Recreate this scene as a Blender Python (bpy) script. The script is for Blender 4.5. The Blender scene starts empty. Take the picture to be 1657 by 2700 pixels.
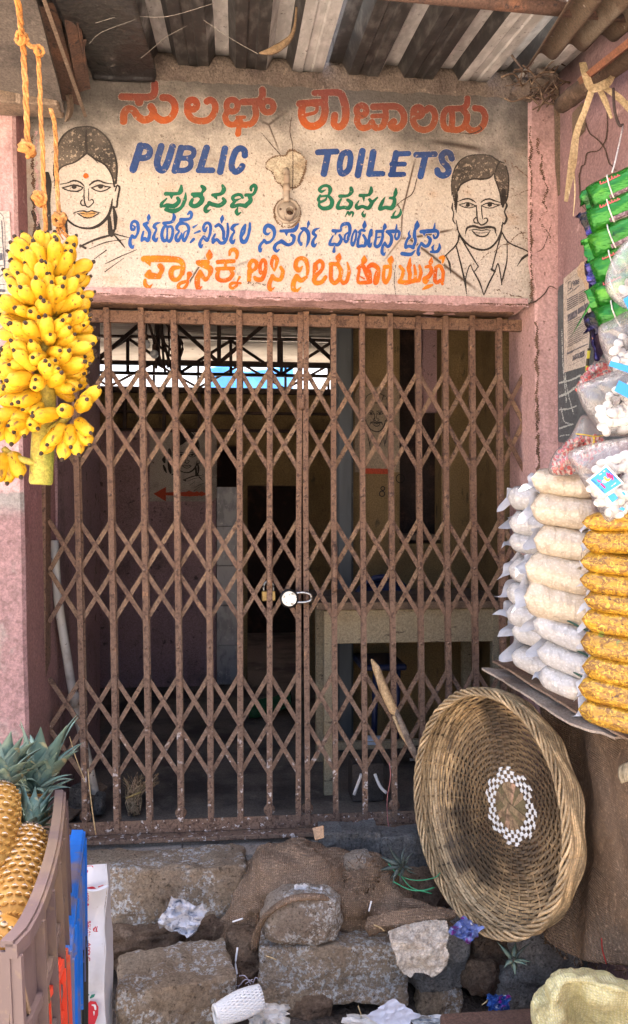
import bpy, bmesh, math, random
import numpy as np
from mathutils import Vector, Matrix, Euler, noise as mnoise

random.seed(7)
rnd = random.random
def ru(a, b): return a + (b - a) * random.random()
scene = bpy.context.scene
R = math.radians

# ---------------------------------------------------------------- camera
F_PX, IW, IH = 2119.0, 1657.0, 2700.0
YAW = R(5.5)
CAM = Vector((0.0, -3.2, 1.78))
FW = Vector((math.sin(YAW), math.cos(YAW), 0)); RT = Vector((math.cos(YAW), -math.sin(YAW), 0)); UP = Vector((0, 0, 1))
cd = bpy.data.cameras.new('camera'); cam = bpy.data.objects.new('camera', cd)
scene.collection.objects.link(cam); scene.camera = cam
cd.sensor_fit = 'VERTICAL'; cd.sensor_height = 24.0; cd.lens = 24.0 * F_PX / IH
cd.clip_start = 0.05; cd.clip_end = 500
cam.location = CAM; cam.rotation_euler = (R(90), 0, -YAW)

# ---------------------------------------------------------------- light
world = bpy.data.worlds.new('World'); scene.world = world; world.use_nodes = True
wn = world.node_tree; wn.nodes.clear()
sky = wn.nodes.new('ShaderNodeTexSky'); sky.sky_type = 'NISHITA'; sky.sun_disc = False
SUN_EL, SUN_AZ = R(72), R(20)          # high sun standing behind the building, a little to the right
sky.sun_elevation = SUN_EL; sky.sun_rotation = SUN_AZ
sky.air_density = 0.85; sky.dust_density = 9.0; sky.ozone_density = 1.0
bg = wn.nodes.new('ShaderNodeBackground'); bg.inputs['Strength'].default_value = 0.15
wo = wn.nodes.new('ShaderNodeOutputWorld')
wn.links.new(sky.outputs[0], bg.inputs[0]); wn.links.new(bg.outputs[0], wo.inputs[0])
ld = bpy.data.lights.new('sun', 'SUN'); ld.energy = 5.0; ld.angle = R(0.53); ld.color = (1.0, 0.95, 0.87)
sun = bpy.data.objects.new('sun', ld); scene.collection.objects.link(sun)
sdir = Vector((math.sin(SUN_AZ) * math.cos(SUN_EL), math.cos(SUN_AZ) * math.cos(SUN_EL), math.sin(SUN_EL)))
sun.rotation_euler = sdir.to_track_quat('Z', 'Y').to_euler(); sun.location = (0, 6, 12)
vs = scene.view_settings
vs.view_transform = 'Standard'; vs.look = 'None'; vs.gamma = 1.0; vs.use_curve_mapping = False
vs.exposure = 2.88
scene.cycles.use_denoising = True
scene.cycles.max_bounces = 8; scene.cycles.diffuse_bounces = 5; scene.cycles.glossy_bounces = 4
scene.cycles.transparent_max_bounces = 24; scene.cycles.transmission_bounces = 6
scene.cycles.sample_clamp_indirect = 6.0
scene.cycles.caustics_reflective = False; scene.cycles.caustics_refractive = False

# ---------------------------------------------------------------- pixel -> place
S = 1657.0 / 1512.0
def ray_s(px, py):
    return FW + RT * ((px - IW / 2) / F_PX) + UP * ((IH / 2 - py) / F_PX)
def s(px, py, y=None, x=None, z=None, t=None):      # photograph pixel -> point on a plane or at a view depth
    r = ray_s(px, py)
    if t is not None: k = t
    elif y is not None: k = (y - CAM.y) / r.y
    elif x is not None: k = (x - CAM.x) / r.x
    else: k = (z - CAM.z) / r.z
    return CAM + r * k
def o(px, py, **k): return s(px * S, py * S, **k)

# ---------------------------------------------------------------- objects
COL = scene.collection
def tag(ob, label=None, cat=None, group=None, kind=None):
    if label: ob['label'] = label
    if cat: ob['category'] = cat
    if group: ob['group'] = group
    if kind: ob['kind'] = kind
    return ob
def empty(name, loc, label=None, cat=None, group=None, kind=None, rot=None):
    e = bpy.data.objects.new(name, None); e.empty_display_size = 0.05
    COL.objects.link(e); e.location = loc
    if rot is not None: e.rotation_euler = rot
    return tag(e, label, cat, group, kind)
def link(name, me, m=None, parent=None, label=None, cat=None, group=None, kind=None, local=False):
    ob = bpy.data.objects.new(name, me); COL.objects.link(ob)
    if m is not None and len(me.materials) == 0: me.materials.append(m)
    if parent is not None:
        ob.parent = parent
        if not local: ob.matrix_parent_inverse = pinv(parent)
    return tag(ob, label, cat, group, kind)
def world_m(ob):
    mt = Matrix.LocRotScale(ob.location, ob.rotation_euler, ob.scale)
    if ob.parent is not None: mt = world_m(ob.parent) @ ob.matrix_parent_inverse @ mt
    return mt
def pinv(ob): return world_m(ob).inverted()
def mk(vs_, fs, smooth=False):
    me = bpy.data.meshes.new('mesh'); me.from_pydata([tuple(v) for v in vs_], [], fs)
    if smooth: me.polygons.foreach_set('use_smooth', [True] * len(me.polygons))
    me.update(); return me
def bm_mesh(bm, smooth=False):
    me = bpy.data.meshes.new('mesh'); bm.to_mesh(me); bm.free()
    if smooth: me.polygons.foreach_set('use_smooth', [True] * len(me.polygons))
    return me
def box_me(x0, x1, y0, y1, z0, z1, bevel=0.0):
    bm = bmesh.new(); bmesh.ops.create_cube(bm, size=1.0)
    for v in bm.verts:
        v.co = Vector((x0 if v.co.x < 0 else x1, y0 if v.co.y < 0 else y1, z0 if v.co.z < 0 else z1))
    if bevel: bmesh.ops.bevel(bm, geom=bm.edges[:], offset=bevel, segments=1, affect='EDGES')
    return bm_mesh(bm)
def box(name, x0, x1, y0, y1, z0, z1, m, parent=None, bevel=0.0, **k):
    return link(name, box_me(x0, x1, y0, y1, z0, z1, bevel), m, parent, **k)
def frame_of(d, hint=UP):
    d = d.normalized(); a = d.cross(hint)
    if a.length < 1e-4: a = d.cross(Vector((1, 0, 0)))
    a.normalize(); b = a.cross(d).normalized(); return a, b
def tube_me(pts, rad, seg=8, cap=True, smooth=True, flat=1.0, hint=UP):
    pts = [Vector(p) for p in pts]; n = len(pts)
    rs = rad if isinstance(rad, (list, tuple)) else [rad] * n
    vsn, fs = [], []
    for i, p in enumerate(pts):
        d = (pts[min(i + 1, n - 1)] - pts[max(i - 1, 0)])
        a, b = frame_of(d, hint)
        for j in range(seg):
            an = 2 * math.pi * j / seg
            vsn.append(p + a * (math.cos(an) * rs[i]) + b * (math.sin(an) * rs[i] * flat))
    for i in range(n - 1):
        for j in range(seg):
            k = (j + 1) % seg
            fs.append((i * seg + j, i * seg + k, (i + 1) * seg + k, (i + 1) * seg + j))
    if cap:
        fs.append(tuple(range(seg - 1, -1, -1))); fs.append(tuple((n - 1) * seg + j for j in range(seg)))
    return mk(vsn, fs, smooth)
def tube(name, pts, rad, m, parent=None, seg=8, flat=1.0, hint=UP, cap=True, smooth=True, **k):
    return link(name, tube_me(pts, rad, seg, cap, smooth, flat, hint), m, parent, **k)
def bar_me(a, b, w, d, hint=UP):          # flat bar from a to b, width w, thickness d (thickness along hint)
    a, b = Vector(a), Vector(b); u = (b - a).normalized(); n = (hint - u * hint.dot(u)).normalized(); l = u.cross(n)
    vv = [p + l * (sx * w / 2) + n * (sn * d / 2) for p in (a, b) for sx, sn in ((-1, -1), (1, -1), (1, 1), (-1, 1))]
    return mk(vv, [(0, 1, 2, 3), (7, 6, 5, 4), (0, 4, 5, 1), (1, 5, 6, 2), (2, 6, 7, 3), (3, 7, 4, 0)])
def smooth_pts(pts, k=6, closed=False):   # Catmull-Rom through Vectors/tuples of any length
    P = [np.array(p, float) for p in pts]; n = len(P)
    if n < 3 and not closed:
        return [P[0] + (P[1] - P[0]) * i / k for i in range(k + 1)]
    out = []
    for i in range(n if closed else n - 1):
        p0 = P[(i - 1) % n] if (closed or i > 0) else 2 * P[0] - P[1]
        p1, p2 = P[i], P[(i + 1) % n]
        p3 = P[(i + 2) % n] if (closed or i + 2 < n) else 2 * P[-1] - P[-2]
        for j in range(k):
            u = j / k
            out.append(0.5 * (2 * p1 + (p2 - p0) * u + (2 * p0 - 5 * p1 + 4 * p2 - p3) * u * u + (3 * p1 - p0 - 3 * p2 + p3) * u ** 3))
    if not closed: out.append(P[-1])
    return out
def sv(pts, k=6, closed=False): return [Vector(p) for p in smooth_pts(pts, k, closed)]
def nz(p, sc=1.0): return mnoise.noise(Vector(p) * sc)
def fbm(p, sc=1.0, oc=4): return mnoise.fractal(Vector(p) * sc, 1.0, 2.0, oc)
def grid_me(ctrl, nu, nv, disp=None, smooth=True, thick=0.0):
    """ctrl: rows of Vectors; a Catmull-Rom patch through them with nu x nv spans"""
    rows = [smooth_pts(r, nu) for r in ctrl]
    cols = [smooth_pts([r[i] for r in rows], nv) for i in range(len(rows[0]))]
    nI, nJ = len(cols), len(cols[0])
    P = [[Vector(cols[i][j]) for j in range(nJ)] for i in range(nI)]
    if disp:
        N = [[((P[min(i + 1, nI - 1)][j] - P[max(i - 1, 0)][j]).cross(P[i][min(j + 1, nJ - 1)] - P[i][max(j - 1, 0)])).normalized() for j in range(nJ)] for i in range(nI)]
        P = [[P[i][j] + N[i][j] * disp(P[i][j], i / (nI - 1), j / (nJ - 1)) for j in range(nJ)] for i in range(nI)]
    vv = [P[i][j] for i in range(nI) for j in range(nJ)]
    fs = [(i * nJ + j, (i + 1) * nJ + j, (i + 1) * nJ + j + 1, i * nJ + j + 1) for i in range(nI - 1) for j in range(nJ - 1)]
    me = mk(vv, fs, smooth)
    if thick:
        bm = bmesh.new(); bm.from_mesh(me)
        bmesh.ops.recalc_face_normals(bm, faces=bm.faces[:])
        bmesh.ops.solidify(bm, geom=bm.faces[:], thickness=thick)
        me = bm_mesh(bm, smooth)
    return me
def copy_tree(ob, parent=None):
    c = ob.copy(); COL.objects.link(c)
    if parent is not None: c.parent = parent; c.matrix_parent_inverse = ob.matrix_parent_inverse
    for ch in ob.children: copy_tree(ch, c)
    return c

# ---------------------------------------------------------------- materials
def lin(r, g, b):
    f = lambda c: (c / 12.92 if c <= 0.04045 else ((c + 0.055) / 1.055) ** 2.4)
    return (f(r / 255), f(g / 255), f(b / 255), 1)
def c4(c): return tuple(c) + (1,) if len(c) == 3 else tuple(c)
class NT:
    def __init__(self, name):
        self.m = bpy.data.materials.new(name); self.m.use_nodes = True; self.t = self.m.node_tree
        self.b = self.t.nodes['Principled BSDF']; self.co = self.t.nodes.new('ShaderNodeTexCoord')
    def n(self, ty, **k):
        nd = self.t.nodes.new(ty)
        for a, v in k.items(): setattr(nd, a, v)
        return nd
    def l(self, a, b): self.t.links.new(a, b)
    def coord(self, stretch=(1, 1, 1), kind='Object', rot=None, off=None):
        mp = self.n('ShaderNodeMapping'); mp.inputs['Scale'].default_value = stretch
        if rot: mp.inputs['Rotation'].default_value = rot
        if off: mp.inputs['Location'].default_value = off
        self.l(self.co.outputs[kind], mp.inputs['Vector']); return mp.outputs[0]
    def tex(self, kind='noise', scale=5, detail=4, stretch=(1, 1, 1), rough=0.6, dist=0.0, coord='Object', rot=None, off=None):
        v = self.coord(stretch, coord, rot, off)
        if kind == 'noise':
            t = self.n('ShaderNodeTexNoise'); t.inputs['Detail'].default_value = detail; t.inputs['Roughness'].default_value = rough
            t.inputs['Distortion'].default_value = dist; out = t.outputs['Fac']
        elif kind == 'voronoi':
            t = self.n('ShaderNodeTexVoronoi'); out = t.outputs['Distance']
        elif kind == 'crack':
            t = self.n('ShaderNodeTexVoronoi', feature='DISTANCE_TO_EDGE'); out = t.outputs['Distance']
        elif kind == 'wave':
            t = self.n('ShaderNodeTexWave'); t.inputs['Distortion'].default_value = dist; t.inputs['Detail'].default_value = detail; out = t.outputs['Fac']
        elif kind == 'wavez':
            t = self.n('ShaderNodeTexWave'); t.bands_direction = 'Z'; t.inputs['Distortion'].default_value = dist; t.inputs['Detail'].default_value = detail; out = t.outputs['Fac']
        t.inputs['Scale'].default_value = scale
        self.l(v, t.inputs['Vector']); return out
    def mr(self, sock, lo, hi, a=0.0, b=1.0):
        m = self.n('ShaderNodeMapRange', interpolation_type='SMOOTHSTEP')
        m.inputs['From Min'].default_value = lo; m.inputs['From Max'].default_value = hi
        m.inputs['To Min'].default_value = a; m.inputs['To Max'].default_value = b
        self.l(sock, m.inputs['Value']); return m.outputs[0]
    def math(self, op, a, b=0.0):
        m = self.n('ShaderNodeMath', operation=op)
        for i, v in enumerate((a, b)):
            if isinstance(v, (int, float)): m.inputs[i].default_value = v
            else: self.l(v, m.inputs[i])
        return m.outputs[0]
    def mix(self, fac, a, b, blend='MIX'):
        m = self.n('ShaderNodeMix', data_type='RGBA', blend_type=blend)
        for i, v in ((0, fac), (6, a), (7, b)):
            if isinstance(v, (int, float)): m.inputs[i].default_value = v
            elif isinstance(v, tuple): m.inputs[i].default_value = c4(v)
            else: self.l(v, m.inputs[i])
        return m.outputs[2]
    def z(self):
        sp = self.n('ShaderNodeSeparateXYZ'); self.l(self.co.outputs['Object'], sp.inputs[0]); return sp.outputs
    def bump(self, h, st=0.4, dist=0.01):
        bp = self.n('ShaderNodeBump'); bp.inputs['Strength'].default_value = st; bp.inputs['Distance'].default_value = dist
        self.l(h, bp.inputs['Height'])
        if self.b.inputs['Normal'].is_linked: self.l(self.b.inputs['Normal'].links[0].from_socket, bp.inputs['Normal'])
        self.l(bp.outputs[0], self.b.inputs['Normal'])
    def grain(self, c, a=.3, scale=150, coord='Object'):     # fine grit, a few millimetres across
        hs = self.n('ShaderNodeHueSaturation'); n = self.tex('noise', scale, 4, rough=.75, coord=coord, off=(1.3, 7.7, 4.1))
        self.l(self.mr(n, .32, .68, 1 - a, 1 + a), hs.inputs['Value'])
        if isinstance(c, tuple): hs.inputs['Color'].default_value = c4(c)
        else: self.l(c, hs.inputs['Color'])
        return hs.outputs[0]
    def col(self, sock):
        if isinstance(sock, tuple): self.b.inputs['Base Color'].default_value = c4(sock)
        else: self.l(sock, self.b.inputs['Base Color'])
    def set(self, **k):
        nm = {'rough': 'Roughness', 'metal': 'Metallic', 'spec': 'Specular IOR Level', 'trans': 'Transmission Weight', 'alpha': 'Alpha',
              'sss': 'Subsurface Weight', 'coat': 'Coat Weight', 'ior': 'IOR', 'sheen': 'Sheen Weight', 'coatr': 'Coat Roughness'}
        for a, v in k.items():
            if isinstance(v, (int, float)): self.b.inputs[nm[a]].default_value = v
            else: self.l(v, self.b.inputs[nm[a]])
        return self
def mat(name, base, rough=0.8, layers=(), bump=None, spec=0.4, metal=0.0, vary=0.0, coord='Object', **k):
    """layers: (colour, kind, scale, lo, hi[, stretch[, detail[, amount]]])"""
    t = NT(name); c = c4(base)
    if vary:
        oi = t.n('ShaderNodeObjectInfo'); hs = t.n('ShaderNodeHueSaturation'); hs.inputs['Color'].default_value = c
        t.l(t.mr(oi.outputs['Random'], 0, 1, 1 - vary, 1 + vary), hs.inputs['Value']); c = hs.outputs[0]
        t.l(t.mr(oi.outputs['Random'], 1, 0, 0.5 - vary * .05, 0.5 + vary * .05), hs.inputs['Hue'])
    for i, L in enumerate(layers):
        L = list(L) + [None] * 3
        m = t.mr(t.tex(L[1], L[2], L[6] or 4, L[5] or (1, 1, 1), coord=coord, off=(i * 3.1, i * 1.7, i * 2.3)), L[3], L[4], 0, L[7] if L[7] is not None else 1.0)
        c = t.mix(m, c, c4(L[0]))
    if rough > .65: c = t.grain(c, .32, 130, coord)
    t.col(c); t.set(rough=rough, spec=spec, metal=metal, **k)
    for bp in (bump or ()):
        t.bump(t.tex(bp[0], bp[1], bp[4] if len(bp) > 4 else 4, bp[5] if len(bp) > 5 else (1, 1, 1), coord=coord), bp[2], bp[3])
    return t.m
# ================================================================ materials of the place
Z_FLOOR, Z_LINTEL, Z_ROOF = 0.46, 2.64, 3.53
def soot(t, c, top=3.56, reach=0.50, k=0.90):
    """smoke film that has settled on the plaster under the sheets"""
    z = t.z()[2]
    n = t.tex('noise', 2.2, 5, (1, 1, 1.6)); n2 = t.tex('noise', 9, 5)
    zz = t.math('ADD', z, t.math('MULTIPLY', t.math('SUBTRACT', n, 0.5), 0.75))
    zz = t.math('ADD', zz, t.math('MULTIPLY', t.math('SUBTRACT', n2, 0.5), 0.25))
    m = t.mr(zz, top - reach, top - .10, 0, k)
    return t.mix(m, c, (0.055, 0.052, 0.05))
def sign_plaster():
    t = NT('sign_plaster')
    c = t.mix(t.mr(t.tex('noise', 1.6, 5), .35, .7), (0.60, 0.55, 0.48, 1), (0.51, 0.45, 0.375, 1))
    c = t.mix(t.mr(t.tex('noise', 5.5, 6, (1, 1, 1.8)), .54, .74, 0, .55), c, (0.49, 0.335, 0.22, 1))
    c = t.mix(t.mr(t.tex('noise', 3.1, 5, off=(4, 2, 1)), .55, .75, 0, .65), c, (0.58, 0.51, 0.455, 1))
    c = t.mix(t.mr(t.tex('noise', 60, 3), .60, .70, 0, .75), c, (0.16, 0.115, 0.085, 1))
    c = t.mix(t.mr(t.tex('noise', 130, 2, (1, 1, .6)), .62, .72, 0, .8), c, (0.12, 0.085, 0.06, 1))
    # grime crept in from the right-hand corner and left edge
    x = t.z()[0]
    xg = t.math('ADD', x, t.math('MULTIPLY', t.math('SUBTRACT', t.tex('noise', 4, 6), .5), .5))
    c = t.mix(t.mr(xg, 1.05, 1.3, 0, .75), c, (0.17, 0.13, 0.10, 1))
    c = t.mix(t.mr(xg, -.72, -.95, 0, .6), c, (0.22, 0.18, 0.15, 1))
    cr = t.tex('crack', 2.3, dist=0, stretch=(1, 1, .7)); nn = t.tex('noise', 2.0, 2, off=(9, 9, 3))
    crk = t.math('MULTIPLY', t.mr(cr, .012, .0, 0, 1), t.mr(nn, .52, .62))
    c = t.mix(crk, c, (0.10, 0.065, 0.045, 1))
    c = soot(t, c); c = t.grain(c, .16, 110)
    t.col(c); t.set(rough=.92, spec=.2)
    t.bump(t.tex('noise', 28, 6), .55, .012); t.bump(t.tex('noise', 120, 3), .4, .004)
    return t.m
def paint(name, c1, c2, zlo=None, zhi=None, worn=.62, wearcol=(0.5, 0.41, 0.31, 1)):
    t = NT(name)
    c = t.mix(t.mr(t.tex('noise', 7, 4), .35, .65), c1, c2)
    if zlo is not None:      # brushed from red at the top into orange at the foot of each letter
        c = t.mix(t.mr(t.math('ADD', t.z()[2], t.math('MULTIPLY', t.tex('noise', 12, 3), .06)), zlo, zhi), c2, c1)
    c = t.mix(t.mr(t.tex('noise', 70, 3), worn, worn + .1, 0, .8), c, wearcol)
    c = t.mix(t.mr(t.tex('noise', 16, 5), .62, .8, 0, .5), c, (0.10, 0.07, 0.05, 1))
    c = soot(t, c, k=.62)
    t.col(c); t.set(rough=.75, spec=.25); t.bump(t.tex('noise', 28, 6), .55, .012); t.bump(t.tex('noise', 120, 3), .4, .004)
    return t.m
def pink_plaster(name, base=(0.55, 0.355, 0.34, 1), dark=(0.32, 0.195, 0.185, 1), low=True, foot=None):
    t = NT(name)
    c = t.mix(t.mr(t.tex('noise', 2.2, 5), .35, .7), base, tuple(b * .86 for b in base[:3]) + (1,))
    c = t.mix(t.mr(t.tex('noise', 9, 6, (1, 1, .35)), .52, .70, 0, .75), c, dark)
    c = t.mix(t.mr(t.tex('noise', 3.2, 8, (1, 1, .6), rough=.75, off=(7, 3, 2)), .54, .66, 0, .6), c, tuple(x * .75 for x in dark[:3]) + (1,))
    c = t.mix(t.mr(t.tex('noise', 45, 3), .63, .72, 0, .8), c, (0.16, 0.10, 0.085, 1))
    c = t.mix(t.mr(t.tex('noise', 14, 5, off=(3, 1, 7)), .62, .75, 0, .8), c, (0.66, 0.48, 0.46, 1))
    if low:                  # splash and mud on the foot of the wall
        zz = t.math('ADD', t.z()[2], t.math('MULTIPLY', t.math('SUBTRACT', t.tex('noise', 3.5, 6), .5), 1.1))
        c = t.mix(t.mr(zz, 1.95, 1.35, 0, .85), c, (0.27, 0.165, 0.155, 1))
        c = t.mix(t.mr(zz, 1.25, .6, 0, .85), c, (0.16, 0.105, 0.095, 1))
    if foot:                 # newer paint stops here, older mottled mauve coat below
        zf = t.math('ADD', t.z()[2], t.math('MULTIPLY', t.math('SUBTRACT', t.tex('noise', 9, 5), .5), .12))
        f = t.mix(t.mr(t.tex('noise', 30, 6, rough=.7), .42, .60), (.33, .205, .205, 1), (.235, .15, .148, 1)); f = t.mix(t.mr(t.tex('noise', 6, 5, off=(1, 4, 4)), .55, .68), f, (.30, .25, .23, 1))
        f = t.mix(t.mr(zf, foot - .10, foot - .02), f, (.27, .25, .235, 1)); c = t.mix(t.mr(zf, foot + .03, foot), c, f)
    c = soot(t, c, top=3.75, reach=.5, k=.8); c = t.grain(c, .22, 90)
    t.col(c); t.set(rough=.85, spec=.25)
    t.bump(t.tex('noise', 16, 6), .5, .015); t.bump(t.tex('noise', 90, 3), .35, .004)
    return t.m
M = {}
M['sign'] = sign_plaster()
M['pink'] = pink_plaster('pink_plaster')
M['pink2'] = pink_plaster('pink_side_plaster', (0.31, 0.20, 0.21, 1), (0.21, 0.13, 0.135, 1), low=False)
M['reveal'] = pink_plaster('mauve_reveal', (0.36, 0.185, 0.19, 1), (0.20, 0.10, 0.10, 1))
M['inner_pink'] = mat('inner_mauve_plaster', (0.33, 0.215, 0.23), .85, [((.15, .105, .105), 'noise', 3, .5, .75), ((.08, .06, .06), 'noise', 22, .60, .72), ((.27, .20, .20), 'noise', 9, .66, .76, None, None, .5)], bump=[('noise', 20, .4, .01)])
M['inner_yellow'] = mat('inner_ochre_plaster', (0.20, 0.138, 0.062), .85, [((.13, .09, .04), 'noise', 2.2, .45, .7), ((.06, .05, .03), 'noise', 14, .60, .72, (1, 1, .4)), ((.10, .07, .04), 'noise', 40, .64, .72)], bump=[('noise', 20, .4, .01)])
M['concrete'] = mat('dusty_concrete', (0.30, 0.265, 0.23), .9, [((.16, .13, .11), 'noise', 3, .42, .68), ((.10, .085, .075), 'noise', 17, .58, .72), ((.42, .37, .32), 'noise', 30, .64, .74)], bump=[('noise', 18, .5, .02)])
M['dark_floor'] = mat('dirty_floor', (0.19, 0.165, 0.14), .85, [((.07, .06, .055), 'noise', 2.4, .42, .66), ((.24, .21, .18), 'noise', 11, .6, .75)], bump=[('noise', 25, .3, .01)])
def rust_mat(name, base, pale):
    t = NT(name); oi = t.n('ShaderNodeObjectInfo'); hs = t.n('ShaderNodeHueSaturation'); hs.inputs['Color'].default_value = base; t.l(t.mr(oi.outputs['Random'], 0, 1, .85, 1.15), hs.inputs['Value'])
    c = t.mix(t.mr(t.tex('noise', 7, 5, (1, 1, .5)), .42, .68), hs.outputs[0], pale)
    zz = t.math('ADD', t.z()[2], t.math('MULTIPLY', t.math('SUBTRACT', t.tex('noise', 3, 4), .5), 1.2))
    c = t.mix(t.mr(zz, 1.9, .9, 0, .75), c, (.165, .112, .085, 1))                         # bare, weathered metal lower down
    c = t.mix(t.mr(t.tex('noise', 60, 4), .52, .62, 0, .85), c, (.065, .038, .03, 1))
    c = t.mix(t.mr(t.tex('noise', 24, 4, off=(2, 8, 1)), .62, .74, 0, .7), c, (.33, .19, .11, 1))
    c = t.mix(t.math('MULTIPLY', t.mr(t.tex('noise', 45, 3, off=(5, 1, 9)), .60, .66), t.mr(zz, .95, .5)), c, (.50, .47, .46, 1))
    c = t.grain(c, .3, 140); t.col(c); t.set(rough=.75, spec=.3); t.bump(t.tex('noise', 90, 4), .5, .003); return t.m
M['rust'] = rust_mat('rusty_brown_paint', (.148, .086, .056, 1), (.20, .124, .082, 1))
M['rust2'] = rust_mat('rusty_dusty_strip', (.19, .118, .070, 1), (.26, .172, .105, 1))
M['iron'] = mat('dark_rusty_iron', (0.10, 0.06, 0.045), .8, [((.20, .10, .06), 'noise', 8, .5, .7), ((.04, .03, .03), 'noise', 40, .55, .7)], bump=[('noise', 70, .5, .004)])
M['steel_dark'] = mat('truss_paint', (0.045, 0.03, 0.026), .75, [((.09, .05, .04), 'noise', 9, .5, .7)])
M['black'] = mat('black_plastic_sheet', (0.018, 0.018, 0.019), .38, [((.16, .15, .14), 'noise', 6, .55, .72, (1, .4, 1)), ((.22, .20, .18), 'noise', 40, .66, .74)], bump=[('noise', 7, .8, .03)], spec=.5)
M['wood_old'] = mat('weathered_wood', (0.17, 0.125, 0.09), .85, [((.07, .05, .04), 'noise', 6, .45, .7, (1, 1, .15)), ((.27, .21, .16), 'noise', 30, .6, .75, (1, 1, .2))], bump=[('noise', 30, .6, .006, 4, (1, 1, .1))])
M['dust'] = mat('mud_mortar', (0.125, 0.10, 0.082), .95, [((.09, .07, .06), 'noise', 7, .45, .68), ((.20, .16, .13), 'noise', 25, .6, .72)], bump=[('noise', 30, .9, .02)])

# ================================================================ setting: ground
def ground():
    m = mat('street_earth', (0.36, 0.30, 0.24), .95, [((.25, .20, .16), 'noise', .9, .4, .7), ((.17, .13, .10), 'noise', 9, .55, .72), ((.43, .36, .30), 'noise', 28, .62, .74)], bump=[('noise', 6, .6, .05), ('noise', 45, .6, .02)])
    n = 60; vv, fs = [], []
    xs = [-150, -60, -25, -12, -6] + [-3 + i * .1 for i in range(61)] + [6, 12, 25, 60, 150]
    ys = [-150, -60, -25, -12, -7, -4.5, -3] + [-2 + .08 * i for i in range(27)] + [.6, 2, 6, 12, 25, 60, 150]
    for y in ys:
        for x in xs:
            h = 0.0
            if -3.05 < x < 3.05 and -2.05 < y < .2: h = .03 * fbm((x, y, .3), 2.2) + .012 * nz((x, y, 0), 11)
            vv.append((x, y, h - .03))
    w = len(xs)
    for j in range(len(ys) - 1):
        for i in range(w - 1): fs.append((j * w + i, j * w + i + 1, (j + 1) * w + i + 1, (j + 1) * w + i))
    link('ground', mk(vv, fs, True), m, kind='structure')
ground()

# ================================================================ building front
B = empty('building', (0.25, 0.1, Z_FLOOR), 'pink plastered public toilet building with painted sign wall over its gateway', 'building')
XL, XR = o(72, 450, y=0).x, o(1270, 450, y=0).x            # sign wall edges
sign = box('sign_wall', XL - .3, XR + .02, 0, .22, Z_LINTEL, 4.3, M['sign'], B, label='cream plaster sign wall with faded hand painted lettering')
# strip under the sign: rough pink lip of the lintel
def lip():
    vv, fs = [], []; n = 90
    for i in range(n + 1):
        x = XL - .05 + (XR + .05 - XL) * i / n
        d = .006 * fbm((x, 0, 0), 9) + .012 * max(0, nz((x, 3, 0), 3))
        for (y, z) in ((-.004, Z_LINTEL + .016 + d * .6), (-.006, Z_LINTEL - .008 - d), (.05, Z_LINTEL - .010 - d * .5), (.16, Z_LINTEL - .012 - d * 1.2), (.16, Z_LINTEL + .03)):
            vv.append((x, y, z))
    for i in range(n):
        for j in range(4): fs.append((i * 5 + j, (i + 1) * 5 + j, (i + 1) * 5 + j + 1, i * 5 + j + 1))
    return mk(vv, fs, False)
link('lintel_soffit', lip(), M['pink'], B, label='chipped pink plaster on the underside of the lintel')
# left pillar, a hand in front of the sign wall, its edge leaning a little
YP = -.13
def left_pillar():
    rows = []
    for py in [-250, 150, 280, 500, 740, 1000, 1200, 1400, 1550, 1700, 1900, 2100, 2300, 2700, 3100]:
        px = 37 + (py - 280) * .0215
        p = o(px, py, y=YP); rows.append((p.x + .004 * nz((py, 1, 1), .01), p.z))
    return rows
LP = left_pillar()
vv, fs = [], []
for (x, z) in LP:
    for q in ((-1.6, YP), (x - .012, YP), (x, YP + .012), (x + .006, .02), (x + .012, .34)): vv.append((q[0], q[1] + .003 * nz((q[0] * 9, z * 5, q[1])), z))
for i in range(len(LP) - 1):
    for j in range(4): fs.append((i * 5 + j, i * 5 + j + 1, (i + 1) * 5 + j + 1, (i + 1) * 5 + j))
M['pillar'] = pink_plaster('pillar_plaster', low=False, foot=1.84)
me = mk(vv, fs); me.materials.append(M['pillar']); me.materials.append(M['reveal'])
for i, p in enumerate(me.polygons): p.material_index = 1 if i % 4 >= 2 else 0
link('pillar', me, None, B, label='left pillar of pink plaster, muddy at its foot')
# right-hand pier and the side wall that comes out towards the street
XS = 1.312
rows = [0.02, .5, .9, 1.3, 1.7, 2.1, 2.4, 2.64, 2.8, 3.0, 3.2, 3.4, 3.6, 3.9, 4.3]
vv, fs = [], []
for z in rows:
    w = .006 * nz((1, 2, z), 4)
    lx = XR + (.0 if z > Z_LINTEL else .03) + w
    for q in ((lx + .012, .34), (lx, -.004), (lx + .012, -.014), (XS - .012, -.014), (XS + .05, -.012)): vv.append((q[0] + .003 * nz((q[0] * 9, z * 6, 4)), q[1], z))
for i in range(len(rows) - 1):
    for j in range(4): fs.append((i * 5 + j, i * 5 + j + 1, (i + 1) * 5 + j + 1, (i + 1) * 5 + j))
link('pier', mk(vv, fs), M['pink'], B, label='chipped pink pier on the right of the gate')
box('side_wall', XS, XS + .25, -2.4, .3, -.1, 4.3, M['pink2'], B, label='mauve side wall with forked cracks')
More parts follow.
